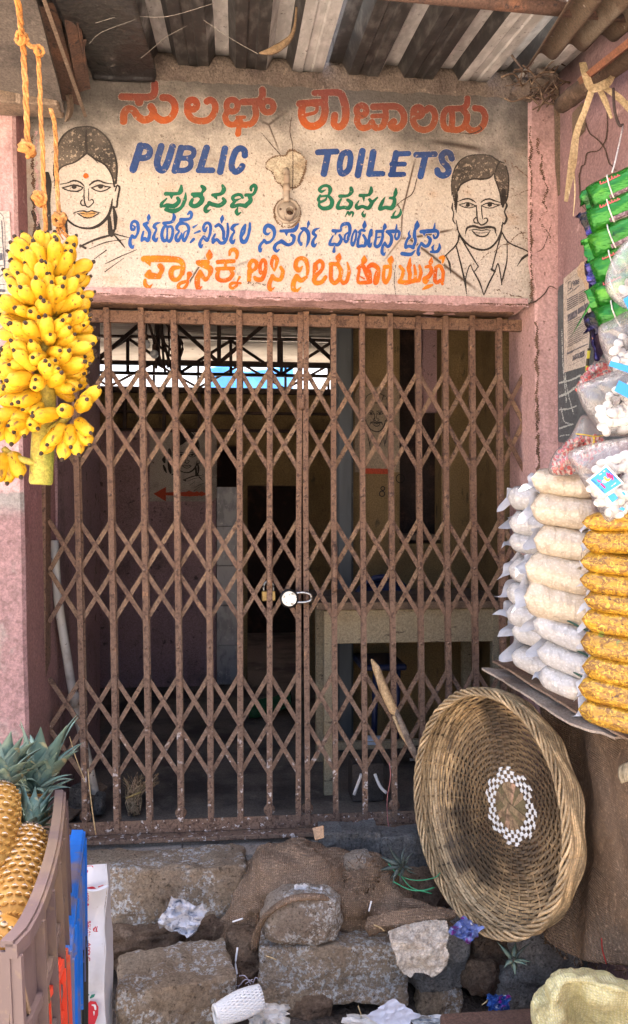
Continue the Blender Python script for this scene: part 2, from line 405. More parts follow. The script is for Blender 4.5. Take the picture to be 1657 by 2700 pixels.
# threshold slab and floor inside
box('floor', -2.6, 2.2, .13, 6.2, Z_FLOOR - .25, Z_FLOOR - .004, M['dark_floor'], B)
def rough_box(x0, x1, y0, y1, z0, z1, nx=24, amp=.012, seed=0, sc=7):
    bm = bmesh.new(); bmesh.ops.create_cube(bm, size=1)
    for v in bm.verts: v.co = Vector((x0 if v.co.x < 0 else x1, y0 if v.co.y < 0 else y1, z0 if v.co.z < 0 else z1))
    bmesh.ops.subdivide_edges(bm, edges=[e for e in bm.edges if abs(e.verts[0].co.x - e.verts[1].co.x) > 1e-4], cuts=nx, use_grid_fill=True)
    bmesh.ops.subdivide_edges(bm, edges=[e for e in bm.edges if abs(e.verts[0].co.x - e.verts[1].co.x) < 1e-4], cuts=2, use_grid_fill=True)
    for v in bm.verts:
        p = v.co + Vector((seed * 3.3, seed, 0)); v.co += Vector((nz(p, sc), nz(p + Vector((5, 0, 0)), sc), nz(p + Vector((0, 9, 0)), sc))) * amp
    return bm_mesh(bm)
# the broken concrete edge of the threshold: a row of slab pieces
xe = [-.80, -.52, -.22, .14, .46, .80, 1.25]
for i in range(6):
    link('slab', rough_box(xe[i] + .004, xe[i + 1] - .004, .012 + .01 * rnd(), .15, Z_FLOOR - .085 - .02 * rnd(), Z_FLOOR - .045 + .006 * rnd(), 8, .007, i), M['concrete'], B)

# ================================================================ back rooms seen through the gate
YB = 2.95
def wall_quad(name, px0, px1, y, z0, z1, m, th=.15, **k):
    return box(name, o(px0, 1232, y=y).x, o(px1, 1232, y=y).x, y, y + th, z0, z1, m, B, **k)
box('passage_wall', -.93, -.765, .34, 1.42, Z_FLOOR - .05, 3.1, M['inner_pink'], B)
wall_quad('inner_wall', -150, 520, YB, Z_FLOOR, 2.40, M['inner_pink'])
wall_quad('rear_wall', -150, 600, YB + .10, 2.3, 2.725, M['inner_yellow'])
wall_quad('rear_wall', 573, 596, YB + .06, Z_FLOOR, 2.40, M['inner_yellow'])
wall_quad('rear_wall', 596, 735, YB + .06, 1.985, 2.725, M['inner_yellow'])
wall_quad('rear_wall', 735, 1500, YB + .06, Z_FLOOR, 2.725, M['inner_yellow'])
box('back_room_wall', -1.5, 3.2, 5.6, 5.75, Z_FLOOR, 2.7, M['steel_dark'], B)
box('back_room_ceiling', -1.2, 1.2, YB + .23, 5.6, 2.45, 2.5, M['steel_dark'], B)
xa, xb = o(522, 1232, y=YB - .03).x, o(571, 1232, y=YB - .03).x
mt = mat('grey_marble_tile', (.36, .36, .38), .3, [((.20, .20, .22), 'noise', 14, .45, .62, (1, 1, .5)), ((.5, .5, .5), 'noise', 30, .6, .7)])
zt = 1.97
while zt > Z_FLOOR + .02:
    zb = max(zt - .30, Z_FLOOR)
    box('tile', xa, xb, YB - .03, YB - .001, zb + .004, zt, mt, B, bevel=.002); zt -= .30
# beams along the top of the rear wall
for zz, hh in ((2.70, .03), (2.40, .018), (2.53, .014)):
    box('beam', -2.2, o(806, 1232, y=YB - .1).x, YB - .12, YB - .05, zz - hh, zz, M['steel_dark'], B)
for px in (300, 395, 480, 655, 800):
    p = o(px, 1000, y=YB - .09); box('bracket', p.x - .012, p.x + .012, YB - .10, YB - .06, 2.405, 2.668, M['steel_dark'], B)
# grey post and the ochre partition with its recess, nearer on the right
YR = 1.30
p0 = o(812, 1232, y=YR - .12); p1 = o(851, 1232, y=YR - .12)
mg = mat('grey_post_paint', (.10, .115, .125), .6, [((.05, .055, .06), 'noise', 5, .45, .7, (1, 1, .2)), ((.2, .21, .21), 'noise', 25, .64, .74)])
box('post', p0.x, p1.x, YR - .12, YR + .02, Z_FLOOR, 3.35, mg, B, bevel=.012)
wall_quad('partition', 851, 962, YR, Z_FLOOR, 3.4, M['inner_yellow'])
wall_quad('partition', 1062, 1215, YR, Z_FLOOR, 3.4, M['inner_yellow'])
wall_quad('partition', 962, 1062, YR, Z_FLOOR, 1.60, M['inner_yellow'])
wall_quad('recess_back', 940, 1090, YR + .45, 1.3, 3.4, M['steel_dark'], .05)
wall_quad('shelf', 962, 1062, YR + .02, 1.62, 1.65, M['wood_old'], .3)
q0, q1 = o(1017, 1232, y=YR + .1).x, o(1060, 1232, y=YR + .1).x
box('meter_board', q0, q1, YR + .1, YR + .13, 2.36, 2.95, M['inner_pink'], B, bevel=.004)
for (a, b, z0, z1) in ((1003, 1016, 2.4, 2.62), (1000, 1014, 2.68, 2.9)):
    box('switch_box', o(a, 1232, y=YR + .1).x, o(b, 1232, y=YR + .1).x, YR + .08, YR + .13, z0, z1, M['inner_pink'], B, bevel=.004)
# yellowed wooden leaf against the right jamb
p0, p1 = o(1212, 1232, y=.42).x, o(1262, 1232, y=.42).x
box('door_leaf', p0, p1 + .02, .42, .46, Z_FLOOR, 2.70, M['inner_yellow'], B)
box('jamb_wall', p1 + .015, p1 + .2, .3, 1.5, Z_FLOOR, 3.4, M['inner_yellow'], B)
# outer shell so that daylight only enters where the place is open
box('outer_wall', -2.75, -2.6, .3, 7, 0, 3.3, M['inner_pink'], B)
box('outer_wall', 2.2, 2.35, .3, 7, 0, 3.3, M['inner_yellow'], B)
box('outer_wall', -2.6, -.93, .36, .5, 0, 3.6, M['inner_pink'], B)

# roof over the back rooms: corrugated sheets, ridges running across
msh = mat('pale_roof_sheet', (.46, .45, .42), .5, [((.30, .28, .25), 'noise', 1.5, .45, .7), ((.2, .18, .15), 'noise', 12, .6, .75)], metal=.1)
RS = empty('inner_roof', (0, 4, 3.3), 'corrugated roof over the back rooms on dark steel trusses', 'roof')
def sheet_y(x0, x1, y0, y1, z0, z1, pitch=.105, amp=.022):
    n = int((y1 - y0) / pitch * 6); vv, fs = [], []
    for i in range(n + 1):
        y = y0 + (y1 - y0) * i / n; z = z0 + (z1 - z0) * i / n + amp * math.sin(2 * math.pi * (y - y0) / pitch)
        for x in (x0, x1): vv.append((x, y, z))
    for i in range(n): fs.append((2 * i, 2 * i + 1, 2 * i + 3, 2 * i + 2))
    return mk(vv, fs, True)
for (x0, x1, y0, y1, dz) in ((-2.65, -.55, .2, 2.2, 0), (-.57, .9, .2, 2.2, .03), (.88, 2.3, .2, 2.2, 0), (-2.65, -.3, 2.15, 5, -.02), (-.32, 2.3, 2.15, 5, .0), (-2.65, -.9, 4.95, 7.1, -.03), (-.92, 2.3, 4.95, 7.1, -.01)):
    z = lambda y: 3.28 + .072 * (y - 1.5)
    link('roof_sheet', sheet_y(x0, x1, y0, y1, z(y0) + dz, z(y1) + dz), msh, RS)
def truss(y, zb, zt, x0, x1, n, th=.028):
    box('chord', x0, x1, y - .02, y + .02, zb - th, zb, M['steel_dark'], RS); box('chord', x0, x1, y - .02, y + .02, zt, zt + th, M['steel_dark'], RS)
    for i in range(n + 1):
        x = x0 + (x1 - x0) * i / n
        link('truss_post', bar_me((x, y, zb), (x, y, zt), .03, .025, Vector((0, 1, 0))), M['steel_dark'], RS)
        if i < n:
            xx = x0 + (x1 - x0) * (i + 1) / n
            link('truss_brace', bar_me((x, y + .026, zt if i % 2 else zb), (xx, y + .026, zb if i % 2 else zt), .028, .02, Vector((0, 1, 0))), M['steel_dark'], RS)
truss(2.75, 2.88, 3.27, -1.9, 1.2, 7)
truss(4.6, 3.12, 3.44, -2.5, 1.9, 9)
truss(6.7, 3.30, 3.60, -2.6, 2.2, 9)
# hanging bundle of old wire and two bare bulbs
wb = empty('wire_bundle', o(385, 800, y=2.0), 'tangled cable bundle hanging from the inner truss', 'cable')
for i in range(9):
    a = o(ru(345, 420), 765, y=2.0 + ru(-.1, .1)); b = o(ru(375, 425), ru(850, 905), y=2.0 + ru(-.1, .1)); c_ = (a + b) / 2 + Vector((ru(-.1, .1), ru(-.05, .05), ru(-.03, .03)))
    tube('wire', sv([a, c_, b], 5), .006 + .004 * rnd(), M['steel_dark'], wb, seg=5)
mgl = mat('bulb_glass', (.75, .8, .85), .12, spec=.8)
for (px, py, lb) in ((372, 852, 'clear bulb hanging lower beside the cable bundle'), (352, 828, 'small clear bulb hanging left of the cable bundle')):
    p = o(px, py, y=2.0); bl = empty('light_bulb', p, lb, 'bulb')
    bm = bmesh.new(); bmesh.ops.create_uvsphere(bm, u_segments=10, v_segments=8, radius=.028)
    me = bm_mesh(bm, True); me.transform(Matrix.Translation(p)); link('glass', me, mgl, bl)
    tube('cap', [p + Vector((0, 0, .025)), p + Vector((0, 0, .06))], .014, M['iron'], bl)
    tube('flex', [p + Vector((0, 0, .06)), p + Vector((.01, 0, .3))], .004, M['steel_dark'], bl, seg=5)
# blue tarpaulin and pale roof beyond the back opening
mtp = mat('blue_tarpaulin', (.06, .30, .75), .45, [((.12, .42, .85), 'noise', 2, .45, .65)], bump=[('noise', 3, .6, .05)])
ctrl = [[o(px, py, y=8.2 + .3 * k) for k, px in enumerate((495, 545, 590, 640, 705))] for py in (886, 915, 952)]
for r_ in ctrl:
    for k, v in enumerate(r_): v.z += .05 * math.sin(k * 2.1)
tp = link('tarpaulin', grid_me(ctrl, 5, 5, lambda p, u, v: .03 * nz(p, 4), thick=.004), mtp, label='bright blue tarpaulin hanging behind the open back of the rooms', cat='tarpaulin')
# ================================================================ hand painted sign: strokes -> one clean sheet of paint per word
def zreg(x0, y0, x1, w=1512):
    k = (x1 - x0 if x1 else 0) / w
    return lambda q: (x0 + q[0] * k, y0 + q[1] * k), k
ZA = zreg(300, 200, 800); ZB = zreg(750, 200, 1420); ZC = zreg(300, 460, 800); ZD = zreg(750, 460, 1420)
ZE = zreg(50, 300, 400); ZF = zreg(1150, 380, 1440)
def paint_mesh(strokes, polys=(), cell=1.15, rough=.55, plane=None, eat=0.0, seed=0.0):
    """strokes: (points, width) in photograph pixels; signed distance -> marching squares -> mesh on the wall plane"""
    segs = []
    for pts, w in strokes:
        sp = smooth_pts(pts, 5) if len(pts) > 2 else [np.array(p, float) for p in pts]
        ws = w if isinstance(w, (list, tuple)) else None
        n = len(sp)
        for i in range(n - 1):
            if ws:
                f = lambda t: float(np.interp(t, np.linspace(0, 1, len(ws)), ws))
                segs.append((sp[i], sp[i + 1], f(i / (n - 1)) / 2, f((i + 1) / (n - 1)) / 2))
            else: segs.append((sp[i], sp[i + 1], w / 2, w / 2))
    allp = [q for a in segs for q in (a[0], a[1])] + [np.array(p, float) for pl in polys for p in pl]
    A = np.array(allp); mx = max([a[2] for a in segs] + [2]) + 4
    x0, y0 = A.min(0) - mx; x1, y1 = A.max(0) + mx
    nx, ny = int((x1 - x0) / cell) + 2, int((y1 - y0) / cell) + 2
    gx = x0 + np.arange(nx) * cell; gy = y0 + np.arange(ny) * cell
    D = np.full((ny, nx), 50.0)
    X, Y = np.meshgrid(gx, gy)
    for a, b, ra, rb in segs:
        m = max(ra, rb) + 4
        i0, i1 = int((min(a[0], b[0]) - m - x0) / cell), int((max(a[0], b[0]) + m - x0) / cell) + 2
        j0, j1 = int((min(a[1], b[1]) - m - y0) / cell), int((max(a[1], b[1]) + m - y0) / cell) + 2
        i0, j0 = max(i0, 0), max(j0, 0)
        xx, yy = X[j0:j1, i0:i1], Y[j0:j1, i0:i1]
        d = b - a; L = max(d @ d, 1e-9)
        t = np.clip(((xx - a[0]) * d[0] + (yy - a[1]) * d[1]) / L, 0, 1)
        ds = np.hypot(xx - a[0] - t * d[0], yy - a[1] - t * d[1]) - (ra + (rb - ra) * t)
        D[j0:j1, i0:i1] = np.minimum(D[j0:j1, i0:i1], ds)
    for pl in polys:
        ins = np.zeros(D.shape, bool); dd = np.full(D.shape, 50.0); P = [np.array(p, float) for p in pl]
        for k in range(len(P)):
            a, b = P[k], P[(k + 1) % len(P)]; d = b - a; L = max(d @ d, 1e-9)
            t = np.clip(((X - a[0]) * d[0] + (Y - a[1]) * d[1]) / L, 0, 1)
            dd = np.minimum(dd, np.hypot(X - a[0] - t * d[0], Y - a[1] - t * d[1]))
            if a[1] != b[1]:
                c = ((a[1] > Y) != (b[1] > Y)) & (X < (b[0] - a[0]) * (Y - a[1]) / (b[1] - a[1]) + a[0]); ins ^= c
        D = np.minimum(D, np.where(ins, -dd, dd))
    w = np.sin(X * .9 + np.sin(Y * .53 + seed) * 2) + np.sin(Y * 1.1 + np.sin(X * .41 + seed) * 2) + .7 * np.sin(X * .23 + Y * .31 + seed)
    D = D + w * rough * .4
    if eat:      # flaked-off patches
        e = np.sin(X * .33 + 3 * np.sin(Y * .11 + seed)) * np.sin(Y * .37 + 3 * np.sin(X * .13)) + .6 * np.sin(X * .9 + Y * .7) * np.sin(Y * .8 - X * .5)
        D = np.maximum(D, (e - (1.25 - eat)) * 3)
    vid, vv, fs = {}, [], []
    def vtx(key, x, y):
        if key not in vid: vid[key] = len(vv); vv.append(plane(x, y))
        return vid[key]
    act = np.argwhere((np.minimum.reduce([D[:-1, :-1], D[1:, :-1], D[:-1, 1:], D[1:, 1:]]) < 0))
    for j, i in act:
        cs = ((j, i), (j, i + 1), (j + 1, i + 1), (j + 1, i)); poly = []
        for k in range(4):
            (ja, ia), (jb, ib) = cs[k], cs[(k + 1) % 4]; da, db = D[ja, ia], D[jb, ib]
            if da < 0: poly.append(vtx((ja, ia), gx[ia], gy[ja]))
            if (da < 0) != (db < 0):
                t = da / (da - db); key = ((ja, ia), (jb, ib)) if (ja, ia) < (jb, ib) else ((jb, ib), (ja, ia))
                poly.append(vtx(key, gx[ia] + t * (gx[ib] - gx[ia]), gy[ja] + t * (gy[jb] - gy[ja])))
        if len(poly) >= 3: fs.append(tuple(reversed(poly)))
    return mk(vv, fs)
def on_sign(eps): return lambda x, y: s(x, y, y=-eps)
def circ(cx, cy, rx, ry=None, n=10):
    ry = ry or rx
    return [(cx + rx * math.cos(2 * math.pi * i / n), cy + ry * math.sin(2 * math.pi * i / n)) for i in range(n + 1)]
def word(reg, strokes, m, label, rough=.55, eat=0.0, halo=True, name='lettering'):
    f, k = reg
    fat = 1.14 if m in (M['p_blue2'], M['p_green'], M['p_orange']) else 1.06
    strokes = [(P, ([q * fat for q in w] if isinstance(w, (list, tuple)) else w * fat)) for P, w in strokes]
    st = [([f(p) for p in pts], ([q * k for q in w] if isinstance(w, (list, tuple)) else w * k)) for pts, w in strokes]
    if halo:
        hs = [(p, ([q + 3.2 for q in w] if isinstance(w, list) else w + 3.2)) for p, w in st]
        link('lettering_outline', paint_mesh(hs, rough=1.2, plane=on_sign(.0012), seed=2.), M['halo'], sign)
    return link(name, paint_mesh(st, rough=rough, eat=eat, plane=on_sign(.0024), seed=len(st)), m, sign, label=label)
M['halo'] = paint('pale_outline_paint', (.60, .53, .46, 1), (.54, .47, .39, 1), worn=.56)
M['p_red'] = paint('red_orange_paint', (.36, .045, .014, 1), (.54, .12, .018, 1), 2.98 + .33, 3.16 + .33)
M['p_blue'] = paint('blue_paint', (.022, .058, .20, 1), (.032, .085, .27, 1))
M['p_blue2'] = paint('bright_blue_paint', (.022, .085, .32, 1), (.032, .115, .38, 1), worn=.66)
M['p_green'] = paint('green_paint', (.014, .115, .062, 1), (.02, .155, .085, 1), worn=.66)
M['p_orange'] = paint('orange_paint', (.56, .09, .012, 1), (.68, .23, .018, 1), worn=.62)
M['p_ink'] = paint('black_brown_paint', (.030, .025, .022, 1), (.055, .047, .04, 1), worn=.66)
M['p_hair'] = paint('thin_black_wash', (.055, .047, .04, 1), (.15, .125, .10, 1), worn=.55)
M['p_lip'] = paint('tan_lip_paint', (.55, .33, .13, 1), (.48, .27, .10, 1))

word(ZA, [([(66, 166), (200, 170), (295, 166), (326, 132), (328, 66)], 54), ([(205, 185), (205, 208)], 64),
          ([(80, 362), (84, 300), (115, 264), (160, 277), (192, 322), (242, 352), (295, 335), (318, 285), (298, 246)], 56),
          ([(332, 318), (368, 347), (412, 354), (460, 330), (490, 270), (480, 212), (442, 178), (392, 173)], 54),
          (circ(627, 230, 38), 52), ([(590, 240), (590, 290), (625, 340), (690, 360), (750, 352), (795, 310), (812, 255), (800, 212), (772, 192), (744, 205)], 50),
          (circ(945, 238, 45, 48), 46), ([(905, 285), (890, 330), (912, 378), (962, 388), (1000, 352)], 46), ([(985, 330), (1044, 330)], 26),
          ([(1002, 352), (1022, 384), (1066, 390), (1112, 368), (1136, 312), (1130, 248), (1140, 215)], 48),
          ([(1030, 208), (1100, 206), (1160, 198), (1186, 160), (1187, 112)], 52), (circ(1230, 245, 46, 46), 48), ([(1000, 414), (992, 462)], [40, 46])], M['p_red'], 'large red Kannada word at top left of the sign')
word(ZB, [([(92, 166), (170, 160), (236, 152), (238, 108)], 40), ([(180, 102), (318, 100), (350, 135), (366, 205), (360, 270), (330, 304), (297, 288), (300, 235)], [34, 40, 44, 44, 42, 40, 38, 40]),
          ([(108, 178), (104, 240), (130, 288), (175, 300), (224, 272), (243, 212), (238, 165)], 42), ([(108, 238), (150, 228), (188, 214), (194, 182), (160, 170)], 20),
          (circ(460, 206, 29, 30), 36), ([(440, 232), (434, 272), (456, 308), (500, 304), (522, 276)], 36), ([(522, 286), (547, 310), (586, 298), (602, 255)], 36), ([(525, 240), (600, 236)], 26),
          ([(530, 184), (600, 182), (670, 184), (706, 217), (712, 265), (690, 303), (656, 311), (634, 292), (652, 272)], 38), ([(602, 190), (605, 250)], 34),
          (circ(796, 214, 26), 38), ([(768, 228), (770, 280), (800, 314), (842, 321), (880, 300), (898, 250), (888, 207), (862, 192), (842, 206)], 36),
          ([(1000, 322), (960, 312), (945, 275), (950, 225), (972, 198), (996, 214), (1000, 260), (996, 300)], 34), ([(985, 196), (1060, 192), (1086, 170), (1090, 134)], 34),
          ([(1062, 200), (1088, 240), (1072, 298), (1034, 321), (995, 318)], 36), ([(1080, 296), (1110, 324), (1150, 322), (1184, 292), (1196, 242), (1176, 202), (1136, 192)], 36)], M['p_red'], 'large red Kannada word at top right of the sign')
word(ZA, [([(215, 560), (156, 745)], 58), ([(215, 562), (262, 562), (290, 595), (280, 638), (240, 655), (195, 655)], 48),
          ([(380, 562), (348, 680), (360, 738), (396, 750), (430, 690), (470, 566)], 52),
          ([(540, 575), (488, 755)], 52), ([(540, 575), (610, 575), (640, 600), (630, 640), (590, 656), (530, 656)], 40), ([(592, 656), (616, 682), (610, 725), (570, 752), (490, 754)], 42),
          ([(742, 575), (688, 750)], 52), ([(678, 753), (788, 753)], 44), ([(888, 580), (850, 765)], 50),
          ([(1046, 634), (1044, 598), (1014, 578), (975, 600), (945, 680), (945, 738), (975, 765), (1010, 745), (1026, 720)], 48)], M['p_blue'], 'blue painted English word PUBLIC', .4)
word(ZB, [([(200, 455), (312, 450)], 34), ([(262, 455), (236, 582)], 38), ([(372, 455), (345, 470), (330, 530), (336, 575), (358, 580), (385, 552), (395, 490), (386, 458), (368, 455)], 34),
          ([(465, 448), (438, 590)], 38), ([(530, 455), (508, 582)], 38), ([(503, 584), (585, 582)], 32),
          ([(666, 460), (642, 582)], 36), ([(662, 466), (740, 462)], 30), ([(640, 526), (715, 525)], 28), ([(632, 588), (710, 586)], 30),
          ([(785, 470), (896, 466)], 34), ([(840, 474), (811, 597)], 36), ([(997, 492), (985, 462), (957, 456), (936, 480), (946, 515), (974, 545), (975, 578), (946, 594), (916, 580), (911, 562)], 36)], M['p_blue'], 'blue painted English word TOILETS', .4)
Z9 = lambda x0, y0, x1: zreg(x0, y0, x1, 859)
W1 = [([(95, 172), (112, 188), (100, 216), (76, 214), (70, 180), (80, 140), (106, 122), (140, 142), (150, 195), (146, 245), (130, 285)], [16, 22, 28, 30, 28, 28, 30, 34, 34, 28, 22]), ([(135, 280), (110, 306), (82, 288)], [20, 32, 36]), ([(82, 288), (58, 335), (60, 388), (84, 420), (104, 390)], [28, 32, 38, 30, 8]),
  ([(272, 42), (270, 80), (262, 122)], [12, 40, 12]), ([(218, 155), (255, 140)], 30), ([(222, 160), (255, 205), (280, 255), (264, 330)], [40, 38, 36, 30]), ([(210, 238), (194, 300), (190, 342)], [20, 28, 26]), ([(190, 340), (225, 318), (258, 342), (280, 300)], [26, 34, 32, 24]),
  ([(398, 138), (352, 150), (330, 185), (356, 212), (334, 268), (324, 312), (348, 340), (372, 308)], [10, 28, 36, 20, 26, 38, 36, 10]),
  ([(550, 40), (558, 78), (530, 128), (440, 145)], [20, 40, 30, 34]), ([(458, 165), (425, 225), (418, 295), (440, 342), (475, 332)], [30, 32, 34, 38, 28]), ([(475, 332), (505, 350), (532, 300), (542, 225), (522, 182), (482, 186), (458, 172)], [26, 34, 32, 28, 28, 26, 26]), ([(480, 190), (478, 260), (475, 322)], [22, 18, 26]),
  ([(712, 44), (738, 18), (754, 42), (734, 92), (636, 106)], [20, 32, 32, 26, 42]), ([(622, 135), (588, 185), (590, 215), (614, 236), (580, 285), (580, 330), (606, 340), (640, 270), (634, 250)], [28, 34, 26, 18, 28, 34, 34, 20, 8]), ([(600, 165), (640, 148), (690, 152), (718, 185), (722, 225), (700, 295), (672, 342), (656, 312), (672, 250), (700, 230)], [28, 30, 30, 32, 30, 26, 34, 26, 14, 12]),
  ([(776, 190), (822, 158)], [24, 8]), ([(786, 258), (846, 234)], [14, 26]), ([(744, 362), (778, 325)], [20, 30])]
W2 = [([(200, 188), (176, 232), (158, 205), (172, 158), (205, 140), (236, 168), (238, 235), (222, 300)], [14, 30, 28, 28, 30, 32, 30, 24]), ([(228, 285), (200, 338), (164, 300)], [22, 36, 36]), ([(166, 295), (130, 335), (118, 385), (132, 415), (154, 382)], [26, 26, 36, 28, 8]),
  ([(375, 56), (369, 95), (364, 142)], [12, 42, 12]), ([(298, 180), (332, 162), (366, 192), (388, 250), (386, 320)], [30, 36, 34, 34, 30]), ([(292, 268), (266, 318), (268, 360)], [18, 30, 34]), ([(268, 356), (312, 330), (348, 366), (392, 364), (420, 318)], [28, 32, 32, 38, 26]), ([(432, 148), (437, 230), (426, 308), (405, 358)], [20, 32, 28, 28]),
  ([(562, 152), (508, 168), (482, 205), (508, 240), (482, 285), (470, 335), (490, 362), (516, 328)], [10, 34, 36, 20, 26, 38, 38, 10]), ([(632, 160), (594, 220), (582, 300), (598, 350), (632, 350), (664, 290), (682, 212), (685, 145)], [20, 22, 30, 44, 42, 28, 32, 22]), ([(632, 165), (620, 245), (592, 302)], [24, 26, 14])]
W3 = [([(145, 182), (110, 205), (76, 180), (86, 130), (120, 106), (170, 132), (190, 182), (180, 242), (142, 288), (100, 302)], [8, 28, 32, 38, 44, 46, 36, 26, 26, 34]), ([(100, 304), (72, 272)], 30), ([(78, 275), (40, 312), (22, 352), (28, 396), (52, 360)], [28, 28, 32, 30, 6]),
  ([(456, 84), (440, 126), (400, 162), (262, 168)], [22, 38, 44, 30]), ([(325, 186), (326, 226)], [38, 4]), ([(385, 214), (412, 236), (396, 300), (340, 324), (272, 284)], [34, 38, 30, 34, 44]), ([(272, 284), (216, 312), (188, 360), (214, 396), (250, 374)], [34, 32, 36, 32, 8]),
  ([(576, 52), (575, 85), (564, 132)], [10, 32, 10]), ([(495, 140), (540, 150), (576, 205), (570, 290), (544, 358)], [26, 44, 40, 32, 4]), ([(512, 165), (476, 212), (466, 272), (490, 320), (506, 292)], [18, 24, 28, 32, 4]), ([(702, 134), (646, 156), (630, 196), (662, 222), (632, 268), (622, 312), (640, 338), (670, 308)], [8, 30, 36, 22, 28, 38, 34, 8])]
W4 = [([(168, 122), (196, 92), (252, 88), (270, 132), (268, 190), (248, 250)], [20, 36, 38, 36, 32, 28]), ([(172, 130), (160, 165), (82, 165)], [18, 28, 38]), ([(110, 184), (110, 218)], [26, 4]), ([(80, 222), (50, 280), (46, 320), (92, 318), (140, 320), (174, 262), (154, 214)], [14, 26, 32, 34, 36, 34, 26]), ([(95, 344), (90, 398)], [12, 34]), ([(250, 186), (218, 214), (210, 268), (228, 294), (256, 260)], [18, 22, 24, 28, 22]),
  ([(330, 156), (300, 220), (288, 300), (304, 328), (334, 262), (344, 180), (330, 156)], [20, 20, 24, 30, 22, 20, 18]), ([(440, 56), (436, 105), (430, 142)], [14, 46, 12]), ([(376, 182), (402, 158), (436, 164)], 28), ([(388, 192), (366, 268), (362, 338), (402, 336), (440, 332), (452, 272), (424, 216)], [26, 26, 32, 30, 34, 32, 26]), ([(514, 158), (496, 200), (486, 318), (502, 342), (520, 300)], [28, 26, 34, 28, 8]), ([(520, 155), (518, 215), (500, 232)], [18, 18, 12]),
  ([(666, 86), (666, 122), (650, 162)], [14, 42, 14]), ([(574, 172), (646, 172)], 32), ([(572, 186), (566, 252), (554, 318), (576, 346), (612, 320), (642, 240), (640, 182)], [24, 24, 30, 34, 32, 28, 26]), ([(566, 244), (612, 236)], 16), ([(802, 94), (795, 152)], [10, 28]), ([(692, 176), (762, 172), (828, 176), (824, 232), (800, 262), (782, 232), (790, 194)], [34, 40, 30, 26, 24, 22, 14]), ([(712, 190), (742, 232), (736, 300), (702, 346), (666, 308)], [34, 34, 34, 30, 32]), ([(668, 300), (640, 352), (636, 410), (656, 436), (676, 404)], [24, 28, 34, 26, 6])]
W5 = [([(432, 52), (430, 106), (404, 162)], [10, 54, 22]), ([(405, 162), (400, 222), (412, 282), (386, 350)], [30, 38, 30, 32]), ([(356, 152), (336, 196), (346, 232), (322, 262), (302, 312), (302, 352)], [4, 20, 32, 26, 26, 34]), ([(302, 354), (342, 338), (386, 358)], [32, 32, 34]), ([(408, 388), (362, 430), (302, 430), (262, 424)], [10, 36, 42, 40]),
  ([(478, 176), (560, 170), (640, 166), (668, 184), (660, 232), (630, 250), (616, 216)], [38, 44, 40, 28, 24, 24, 22]), ([(634, 76), (624, 146)], [8, 30]), ([(510, 198), (510, 228)], [28, 4]), ([(554, 234), (580, 266), (560, 324), (520, 340), (482, 308)], [28, 36, 34, 34, 32]), ([(484, 304), (452, 352), (440, 408), (450, 440), (470, 408)], [22, 26, 32, 24, 6]), ([(682, 312), (686, 350), (664, 394), (630, 404), (586, 404)], [14, 30, 34, 30, 24]), ([(624, 322), (606, 356), (612, 388)], [8, 26, 24])]
W6 = [([(72, 116), (200, 116), (330, 120), (410, 132), (440, 182), (432, 255)], [52, 58, 54, 48, 44, 40]), ([(112, 140), (133, 186)], [50, 4]), ([(224, 184), (244, 214), (216, 272)], [48, 40, 36]), ([(214, 284), (124, 274)], [44, 60]), ([(124, 240), (98, 272)], 40), ([(82, 318), (84, 358), (120, 384), (156, 352)], [26, 36, 30, 4]), ([(426, 262), (390, 310), (342, 304), (326, 250), (348, 206), (402, 196)], [32, 36, 40, 44, 42, 30]),
  ([(502, 262), (486, 312)], [48, 16]), ([(482, 328), (414, 348), (396, 386), (432, 408), (474, 364), (486, 336)], [30, 30, 30, 26, 26, 22]), ([(690, 34), (690, 85), (680, 128)], [14, 60, 12]), ([(582, 150), (666, 152)], [40, 50]), ([(594, 166), (690, 204), (700, 242), (686, 276)], [34, 50, 40, 26]), ([(602, 234), (578, 300), (576, 368), (590, 400), (622, 374)], [30, 50, 44, 32, 6]), ([(604, 246), (650, 312), (688, 276)], [40, 34, 24]),
  ([(880, 78), (888, 42), (924, 28), (952, 62), (944, 112)], [22, 30, 36, 34, 20]), ([(768, 146), (918, 138)], 36), ([(840, 152), (840, 204)], 24), ([(760, 210), (918, 206)], 32), ([(772, 232), (764, 290), (800, 320), (870, 310), (908, 262), (894, 226)], [34, 38, 36, 36, 36, 30]), ([(974, 288), (952, 332)], [22, 12]), ([(984, 346), (902, 346), (884, 376), (908, 394), (950, 366)], [20, 28, 26, 26, 22])]
W7 = [([(252, 222), (244, 172), (274, 132), (310, 152), (306, 200), (266, 236)], [32, 36, 34, 34, 34, 30]), ([(246, 232), (240, 320)], [44, 36]), ([(346, 242), (346, 172), (372, 126), (396, 152), (392, 230), (352, 252)], [30, 30, 30, 32, 34, 28]), ([(394, 240), (362, 308), (312, 310), (292, 288)], [32, 40, 42, 24]),
  ([(476, 228), (452, 165), (474, 98), (504, 120), (496, 180), (480, 232)], [12, 28, 34, 34, 26, 10]), ([(540, 198), (560, 240), (536, 308), (490, 308), (462, 280)], [30, 34, 36, 36, 40]), ([(462, 284), (436, 340), (432, 390), (450, 410), (482, 384)], [36, 36, 40, 28, 6])]
